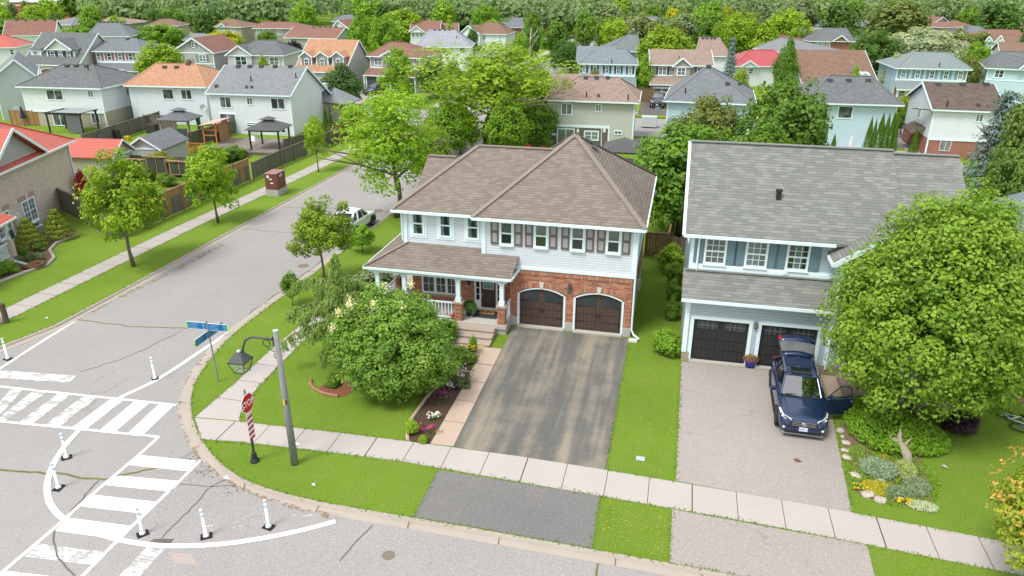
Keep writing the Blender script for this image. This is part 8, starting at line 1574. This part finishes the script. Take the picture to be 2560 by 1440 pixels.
fence('wooden fence in the distance by the far street lamp',[(-40.,150.),(-34.,152.),(-34,175)],1.7,W_GREY);fence('brown fence between the pale blue and taupe houses',[(-6.,108.8),(-3.9,108.6)],1.9,W_BRN);fence('grey screen fence left of the cream house patio',[(-19.,77.),(-13.8,77.8)],1.7,W_GREY);fence('back fence of the corner house yard',[(-20,62.),(-8.,62.4),(.3,62.)],1.6,W_GREY)
def shed(label,loc,rz,w,d,h,rise,wall,roof,gable_front=True,door=None,win=False):
 t=thing('garden_shed',label,'shed',loc,rz);m=MB();m.box(-w/2,0,0,w/2,d,h);m.add([(-w/2,.001,h-.01),(w/2,.001,h-.01),(0,.001,h+rise-.06)],[(0,1,2)]);m.add([(-w/2,d-.001,h-.01),(w/2,d-.001,h-.01),(0,d-.001,h+rise-.06)],[(0,2,1)]);m.build('wall',wall,t);e=.25
 roof_mesh([[(-w/2-e,-e,h-.12),(0,-e,h+rise),(0,d+e,h+rise),(-w/2-e,d+e,h-.12)],[(0,-e,h+rise),(w/2+e,-e,h-.12),(w/2+e,d+e,h-.12),(0,d+e,h+rise)]],.08).build('roof',roof,t)
 k=MB();k.beam((-w/2-e,-e-.02,h-.18),(0,-e-.02,h+rise-.06),.04,.14);k.beam((w/2+e,-e-.02,h-.18),(0,-e-.02,h+rise-.06),.04,.14);k.box(-w/2-.05,-.05,h-.16,w/2+.05,-.002,h-.02);k.box(-w/2-.02,-.04,0,-w/2+.1,-.003,h-.16);k.box(w/2-.1,-.04,0,w/2+.02,-.003,h-.16);k.build('trim',WHITE,t)
 if win:window(t,T(0,-.004,0),-.35,1.1,.7,.6,'slide')
 return t
shed('small pale shed with grey shingle roof behind the old board fence',(-46.8,57.2,0),R(7),3.1,4.6,1.9,1.0,siding('shed_siding',(.47,.50,.46),.25,True),SH_NAVY)
shed('small shed with red metal tile roof behind the brick house',(-46.6,54.3,0),R(97),3.0,4.2,2.1,1.15,siding('shed_beige',(.42,.40,.33),.3,True),RED_TILE,win=True)
def gazebo(label,loc,rz,w,d,h,col,posts,two=True,curtain=None):
 t=thing('gazebo',label,'gazebo',loc,rz);e=.35;A=[(-w/2-e,-d/2-e,h),(w/2+e,-d/2-e,h),(w/2+e,d/2+e,h),(-w/2-e,d/2+e,h)];s=.22 if two else 0;z=h+.75;B=[(-w/2*s,-d/2*s,z),(w/2*s,-d/2*s,z),(w/2*s,d/2*s,z),(-w/2*s,d/2*s,z)]
 fs=[[A[i],A[(i+1)%4],B[(i+1)%4],B[i]]for i in range(4)]if two else[[A[i],A[(i+1)%4],(0,0,z+.2)]for i in range(4)]
 roof_mesh(fs,.05).build('canopy_roof',col,t)
 if two:C_2=[(x*2.0,y*2.0,z+.10)for x,y,_ in B];roof_mesh([[C_2[i],C_2[(i+1)%4],(0,0,z+.36)]for i in range(4)],.04).build('roof_vent',col,t)
 for x in(-1,1):
  for y in(-1,1):m=MB();m.box(x*w/2-.07,y*d/2-.07,0,x*w/2+.07,y*d/2+.07,h);m.build('post',posts,t)
 m=MB();m.box(-w/2,-d/2-.04,h-.2,w/2,-d/2+.04,h-.06);m.box(-w/2,d/2-.04,h-.2,w/2,d/2+.04,h-.06);m.box(-w/2-.04,-d/2,h-.19,-w/2+.04,d/2,h-.05);m.box(w/2-.04,-d/2,h-.19,w/2+.04,d/2,h-.05);m.build('beam',posts,t)
 if curtain:m=MB();m.tube([(w/2-.1,d/2-.3,h-.2),(w/2-.05,d/2-.25,h*.5),(w/2-.1,d/2-.3,.1)],[.2,.12,.2],8);m.tube([(w/2-.1,-d/2+.35,h-.2),(w/2-.05,-d/2+.25,h*.5),(w/2-.1,-d/2+.3,.1)],[.15,.1,.16],8);m.build('curtain',curtain,t)
 return t
CAN=rib('charcoal_canopy',(.085,.085,.085),.6,.2)
gazebo('charcoal two-tier gazebo standing on the wooden deck',(-39.75,66.7,.35),R(7),2.9,2.7,2.0,CAN,BLACK);gazebo('grey two-tier gazebo with green curtains beside the orange roofed house',(-52.55,70.6,0),R(7),3.,2.6,2.1,rib('grey_canopy',(.12,.13,.14),.6,.2),plain('tan_posts',(.35,.28,.22),.7,.2),True,plain('green_curtain',(.05,.14,.06),.9,.1))
gazebo('dark hip-roofed gazebo over a hot tub behind the corner house',(-4.75,66.8,0),R(1),3.1,3.4,2.1,CAN,DARKM,False)
t=thing('hot_tub','grey hot tub with pale cover under the dark gazebo','hot tub',(-4.6,66.6,0));MB().box(-1.1,-1.1,0,1.1,1.1,.85).build('shell',wood('tub_side',(.25,.25,.25),.1),t,bevel=.1);MB().box(-1.12,-1.12,.85,1.12,1.12,.97).build('cover',plain('tub_cover',(.42,.45,.47),.5,.3),t,bevel=.03)
def pergola():
 t=thing('pergola','black metal pergola with grey canopy and side screen on the charcoal roofed house patio','pergola',(-66.2,70.6,0),R(5));m=MB()
 for x in(-2.,2.):
  for y in(-1.3,1.3):m.box(x-.07,y-.07,0,x+.07,y+.07,2.1)
 m.box(-2.2,-1.35,2.05,2.2,-1.25,2.2);m.box(-2.2,1.25,2.05,2.2,1.35,2.2)
 for k in range(9):m.box(-2.1+k*.52,-1.7,2.2,-2.04+k*.52,1.7,2.28)
 m.build('frame',BLACK,t);MB().box(-1.2,-1.4,2.29,2.2,1.5,2.31).build('canopy',plain('pergola_grey',(.30,.32,.33),.8,.1),t);MB().box(.2,-1.29,.1,2.0,-1.24,2.05).build('side_screen',plain('screen_grey',(.14,.15,.16),.8,.1),t)
pergola()
def deck():
 t=thing('deck','grey plank deck behind the pale gable house','deck',(-41.5,67.2,0),R(7.5));MB().box(-4.6,-3.0,.26,3.2,3.6,.34).build('deck_boards',PLANKS,t);MB().box(-4.5,-2.96,0,3.15,3.55,.26).build('skirt',wood('deck_skirt',(.24,.21,.17),.12),t);MB().box(-3.6,-3.6,0,-.6,-3.0,.16).build('step',PLANKS,t)
 t=thing('porch_enclosure','orange cedar lean-to enclosure at the left end of the deck','porch',(-45.9,66.9,.3),R(7.5));f=MB()
 for x in(-1.2,.1):
  for y in(-.2,2.6):f.box(x-.06,y-.06,0,x+.06,y+.06,2.0)
 f.box(-1.2,-.24,.9,.1,-.16,1.0);f.box(-1.2,-.24,1.45,.1,-.16,1.55);f.box(-1.2,-.25,1.92,.1,-.15,2.05);f.box(.05,-.2,1.9,.15,2.6,2.02);f.build('frame',W_OR,t);roof_mesh([[(-1.4,-.6,2.0),(.4,-.6,2.3),(.4,2.9,2.3),(-1.4,2.9,2.0)]],.06).build('roof',plain('pinkish_roof',(.55,.38,.34),.8,.1),t);MB().box(.02,.6,.1,.06,2.6,1.9).build('side_panel',W_NEW,t);MB().box(-.8,.8,.0,-.2,1.3,1.0).build('grill_cover',BLACK,t,bevel=.1)
 t=thing('deck_railing','orange cedar railing at the low end of the deck','railing',(-46.2,63.6,0),R(7.5));m=MB();m.box(-2.6,-.05,1.02,1.1,.07,1.08);m.box(-2.55,-.03,.2,1.05,.03,.27)
 for k in range(27):m.box(-2.55+k*.137,-.02,.2,-2.50+k*.137,.02,1.02)
 m.box(-2.6,0,1.02,-2.5,3.,1.08)
 for k in range(15):m.box(-2.57,k*.2,.2,-2.53,k*.2+.05,1.02)
 m.build('balustrade',W_OR,t)
 t=thing('garden_chair','black garden bench behind the trellis before the deck','bench',(-43.5,62.6,0),R(5));MB().box(-.8,-.25,.3,.8,.25,.42).box(-.8,.2,.42,.8,.28,.9).build('seat',BLACK,t,bevel=.03);m=MB()
 for x in(-.7,.7):m.box(x-.04,-.2,0,x+.04,.2,.3)
 m.build('leg',BLACK,t)
 for i,x in enumerate((-.6,-.2,.4,1.0)):o=MB().lathe([(.1,0),(.16,.26),(.13,.26),(.1,.2)],(0,0,0),10).build('plant_pot',plain(['pot_grey','pot_white','pot_rust','pot_blue'][i],[(.35,.37,.38),(.6,.6,.58),(.35,.16,.08),(.3,.36,.42)][i],.7,.2));o.location=(-41.9+x,64.45+x*.13,.345);setp(o,['round grey pot on the deck edge, first from the left','whitish pot on the deck edge, second from the left','rusty pot on the deck edge, third from the left','pale blue pot on the deck edge, last in the row'][i],'pot')
 o=MB().add([(-.3,-.25,0),(.3,-.25,0),(.3,.25,0),(-.3,.25,0),(-.22,-.1,.55),(.22,-.1,.55),(.2,.1,.5),(-.2,.1,.5)],[(0,1,5,4),(1,2,6,5),(2,3,7,6),(3,0,4,7),(4,5,6,7)]).build('plastic_chair',SIGNW);o.location=(-43.2,69.2,.345);setp(o,'small white plastic chair by the patio door on the deck','chair')
 o=MB().lathe([(.16,0),(.17,.5),(.1,.6)],(0,0,0),10).build('rain_barrel',plain('barrel_green',(.06,.16,.13),.6,.3));o.location=(-37.6,64.4,0);setp(o,'green rain barrel at the corner of the deck','barrel')
deck()
def trellis():
 t=thing('trellis','wooden garden trellis with pergola-style tops behind the cloud pine','trellis',(-42.9,53.6,0),R(3));f=MB();p=MB()
 for i,(x,h)in enumerate(((-2.2,1.75),(0,2.05),(2.1,1.75))):
  for k in(-.85,.85):f.box(x+k-.05,-.05,0,x+k+.05,.05,h)
  f.box(x-1.15,-.12,h,x+1.15,.12,h+.06);f.box(x-.85,-.03,.6,x+.85,.03,.68);f.box(x-.04,-.03,.6,x+.04,.03,h)
  for k in(-.45,.45):p.box(x+k-.3,-.015,.7,x+k+.3,.01,h-.1)
 f.build('frame',wood('trellis_wood',(.42,.27,.15),.2),t);p.build('panel',plain('trellis_mesh',(.07,.085,.06),.9,.1,var=.5,scale=16),t)
trellis()
shrub('climbing greenery on the wooden trellis',-43.6,53.2,1.5,1.3,'mid')
def patio():
 t=thing('patio_sofa','cluster of patio seats under the grey gazebo','sofa',(-52.4,70.6,0),R(7));MB().box(-.9,-.35,.15,.3,.35,.45).box(-.9,.3,.45,.3,.42,.85).build('seat',plain('patio_grey',(.22,.23,.25),.8,.1),t,bevel=.04);MB().box(.5,-.5,.2,1.1,.2,.42).build('footstool',plain('patio_red',(.3,.06,.05),.8,.1),t,bevel=.04)
 o=MB().box(-.6,-.35,0,.6,.35,1.0).build('storage_chest',plain('wicker_brown',(.06,.05,.045),.8,.2,var=.3,scale=30),bevel=.02);o.location=(-57.2,71.9,0);setp(o,'dark wicker storage chest against the white wall','chest')
 for x,y,h,c,l in((-59.3,68.8,1.0,(.10,.16,.12),'dark green composter by the white wall corner'),(-58.6,66.8,.8,(.35,.4,.08),'yellow and lime bin among the patio clutter'),(-57.9,67.2,1.2,(.03,.03,.035),'black barbecue among the patio clutter'),(-57.2,67.8,.45,(.55,.36,.02),'low yellow crate among the patio clutter')):o=MB().box(-.3,-.25,0,.3,.25,h).build('garden_bin' if h<.9 or c[0]==.1 else 'barbecue',plain('bin'+l[:9],c,.6,.3),bevel=.05);o.location=(x,y,0);setp(o,l,'bin' if c[0]!=.03 else 'barbecue')
 t=thing('play_tent','small grey tarpaulin tent on the grass behind the red-roofed shed','tent',(-58.4,64.6,0),R(10));MB().add([(-1.2,-.9,0),(1.2,-.9,0),(1.2,.9,0),(-1.2,.9,0),(-.9,-.5,1.2),(.9,-.5,1.2),(.9,.5,1.1),(-.9,.5,1.1)],[(0,1,5,4),(1,2,6,5),(2,3,7,6),(3,0,4,7),(4,5,6,7)]).build('cover',plain('tarp_grey',(.10,.105,.11),.8,.1),t)
 t=thing('patio_umbrella','closed navy parasol at the far left behind the red tile roof','umbrella',(-74.2,72.,0));MB().tube([(0,0,0),(0,0,2.2)],.03,6).build('pole',BLACK,t);MB().lathe([(.28,.9),(.2,1.4),(.1,2.0),(.02,2.3)],(0,0,0),10).build('canopy',plain('navy_canvas',(.03,.05,.10),.9,.1),t)
 t=thing('patio_umbrella','closed white parasol beside the tall cedars of the sky blue house','umbrella',(*onY(2127,360,77)[:2],0));MB().tube([(0,0,0),(0,0,2.2)],.03,6).build('pole',BLACK,t);MB().lathe([(.3,.5),(.2,1.4),(.1,2.0),(.02,2.3)],(0,0,0),10).build('canopy',plain('white_canvas',(.7,.68,.7),.9,.1),t)
 for i,(u,v,c)in enumerate(((1360,370,(.30,.01,.06)),(1320,367,(.35,.02,.08)))):p=onY(u,v,66.);t=thing('flower_planter',['pot of deep red flowers on the cream house patio','second red flower pot on the cream house patio, further left'][i],'flower pot',(p.x,p.y,0));MB().lathe([(.2,0),(.3,.5),(.25,.5)],(0,0,0),10).build('pot',DARKM,t);cc=bpy.data.objects.new('blooms',MESH['bush']);COL.objects.link(cc);cc.parent=t;cc.location=(0,0,max(.4,p.z-.3));cc.scale=(.8,.8,.5);cc.color=(*c,1)
 t=thing('utility_box','pale utility cabinet beside the back road right of the cream house','utility box',(*G(1622,316,0)[:2],0));MB().box(-.9,-.5,0,.9,.5,1.2).build('cabinet',plain('pale_green_box',(.52,.58,.55),.6,.3),t,bevel=.03)
 t=thing('street_sign','small sign on a thin post beside the back road','sign',(*G(1641,312,0)[:2],0));MB().tube([(0,0,0),(0,0,2.0)],.04,6).build('post',POSTG,t);MB().box(-.3,-.06,1.6,.3,-.04,2.1).build('board',POSTG,t)
patio()
def far_lamp(label,x,y,h,arm,rz):t=thing('street_lamp',label,'street lamp',(x,y,0),rz);MB().tube([(0,0,0),(0,0,h*.8),(arm*.15,0,h*.95),(arm*.5,0,h),(arm,0,h*1.01)],[.14,.11,.08,.07,.06],8).build('pole',plain('concrete_pole',(.42,.42,.40),.7,.2),t,True);MB().box(arm-.1,-.12,h*1.0-.08,arm+.6,.12,h*1.0+.08).build('lamp_head',plain('cap_metal',(.62,.70,.74),.3,.5,.5),t)
p=onY(1338,96,162);far_lamp('grey street lamp with long curved arm beside the far side street',-31.9,162,onY(1345,97,162).z,2.3,0)
for(u,v,y,a),l in zip([(1484,24,255,3.0),(1535,18,262,-2.5),(1914,24,262,-2.5)],['far street lamp left of the traffic lights','far street lamp right of the traffic lights','far street lamp between the round trees at the right']):q=onY(u,v,y);far_lamp(l,q.x,y,q.z,a,0)
def signal(label,u,v,y,arm):
 q=onY(u,v,y);t=thing('traffic_light',label,'traffic light',(q.x+arm,y,0));MB().tube([(0,0,0),(0,0,q.z+.8),(-arm*.2,0,q.z+1.1),(-arm,0,q.z+1.1)],.12,6).build('mast',POSTG,t);MB().box(-arm-.45,-.3,q.z-1.3,-arm+.45,.1,q.z+1.3).build('signal_head',plain('signal_orange',(.70,.22,.03),.5,.3),t);m=MB()
 for k in(-.8,0,.8):m.sphere((-arm,-.32,q.z+k),.28,8,5,(1,.3,1))
 m.build('lens',plain('signal_lens',(.10,.03,.02),.3,.4),t)
signal('left orange-cased traffic light over the far crossing',1507,28,250,-3.);signal('right orange-cased traffic light over the far crossing',1527,30,252,3.)
for(u,vt,y),l in zip([(1449,-8,262),(1087,-5,300),(1277,-4,290),(2352,22,262),(1642,4,300),(1740,8,290)],['tall brown utility pole right of the white modern hall','utility pole on the skyline left of centre','utility pole on the skyline above the white hall','utility pole with white crossarms on the right skyline','thin utility pole beyond the small gabled house','thin utility pole among the far right trees']):
 q=onY(u,vt,y);t=thing('utility_pole',l,'utility pole',(q.x,y,0));MB().tube([(0,0,0),(0,0,q.z)],[.2,.13],6).build('pole',barkmat('pole_wood',(.28,.23,.18)),t);MB().box(-1.2,-.06,q.z-.9,1.2,.06,q.z-.75).build('crossarm',barkmat('pole_wood',(.28,.23,.18)),t)
# ------------------------------------------------------------------ light, sky, camera
SUN_EL,SUN_AZ=R(58),R(214)
sd=Vector((math.sin(SUN_AZ)*math.cos(SUN_EL),math.cos(SUN_AZ)*math.cos(SUN_EL),math.sin(SUN_EL)))
L=bpy.data.lights.new('sun','SUN');L.energy=3.1;L.angle=R(20);L.color=(1.,.965,.91)
lo=bpy.data.objects.new('sun',L);COL.objects.link(lo);lo.rotation_euler=(-sd).to_track_quat('-Z','Y').to_euler();lo.location=sd*80
w=bpy.data.worlds.new('World');scene.world=w;w.use_nodes=True;nt=w.node_tree;bg=nt.nodes['Background']
sky=nt.nodes.new('ShaderNodeTexSky');sky.sky_type='NISHITA';sky.sun_disc=False;sky.sun_elevation=SUN_EL;sky.sun_rotation=SUN_AZ;sky.air_density=1.;sky.dust_density=2.5;sky.ozone_density=1.
tc=nt.nodes.new('ShaderNodeTexCoord');mp=nt.nodes.new('ShaderNodeMapping');mp.inputs['Scale'].default_value=(1,1,2.2);nt.links.new(tc.outputs['Generated'],mp.inputs[0])
nz=nt.nodes.new('ShaderNodeTexNoise');nz.inputs['Scale'].default_value=2.6;nz.inputs['Detail'].default_value=7;nz.inputs['Roughness'].default_value=.6;nt.links.new(mp.outputs[0],nz.inputs['Vector'])
rp=nt.nodes.new('ShaderNodeValToRGB');rp.color_ramp.elements[0].position=.36;rp.color_ramp.elements[1].position=.66;rp.color_ramp.elements[0].color=(.35,.35,.35,1);nt.links.new(nz.outputs['Fac'],rp.inputs[0])
cl=nt.nodes.new('ShaderNodeMix');cl.data_type='RGBA';nt.links.new(rp.outputs[0],cl.inputs[0]);nt.links.new(sky.outputs[0],cl.inputs[6]);cl.inputs[7].default_value=(9.5,9.6,9.8,1);nt.links.new(cl.outputs[2],bg.inputs[0]);bg.inputs[1].default_value=.155
cd=bpy.data.cameras.new('camera');cam=bpy.data.objects.new('camera',cd);COL.objects.link(cam);scene.camera=cam
cd.sensor_width=36;cd.lens=F*36/2560;cd.clip_start=.3;cd.clip_end=6000
rm=Matrix(((CM[0][0],-CM[0][1],-CM[0][2]),(CM[1][0],-CM[1][1],-CM[1][2]),(CM[2][0],-CM[2][1],-CM[2][2])))
cam.matrix_world=Matrix.Translation((0,0,HGT))@rm.to_4x4()
scene.view_settings.view_transform='Standard';scene.view_settings.look='None';scene.view_settings.exposure=0;scene.view_settings.gamma=1
scene.render.engine='CYCLES';cy=scene.cycles;cy.max_bounces=7;cy.diffuse_bounces=3;cy.glossy_bounces=3;cy.transmission_bounces=4;cy.transparent_max_bounces=12;cy.caustics_reflective=False;cy.caustics_refractive=False;cy.use_denoising=True;cy.sample_clamp_indirect=6
scene.render.resolution_x=1024;scene.render.resolution_y=576
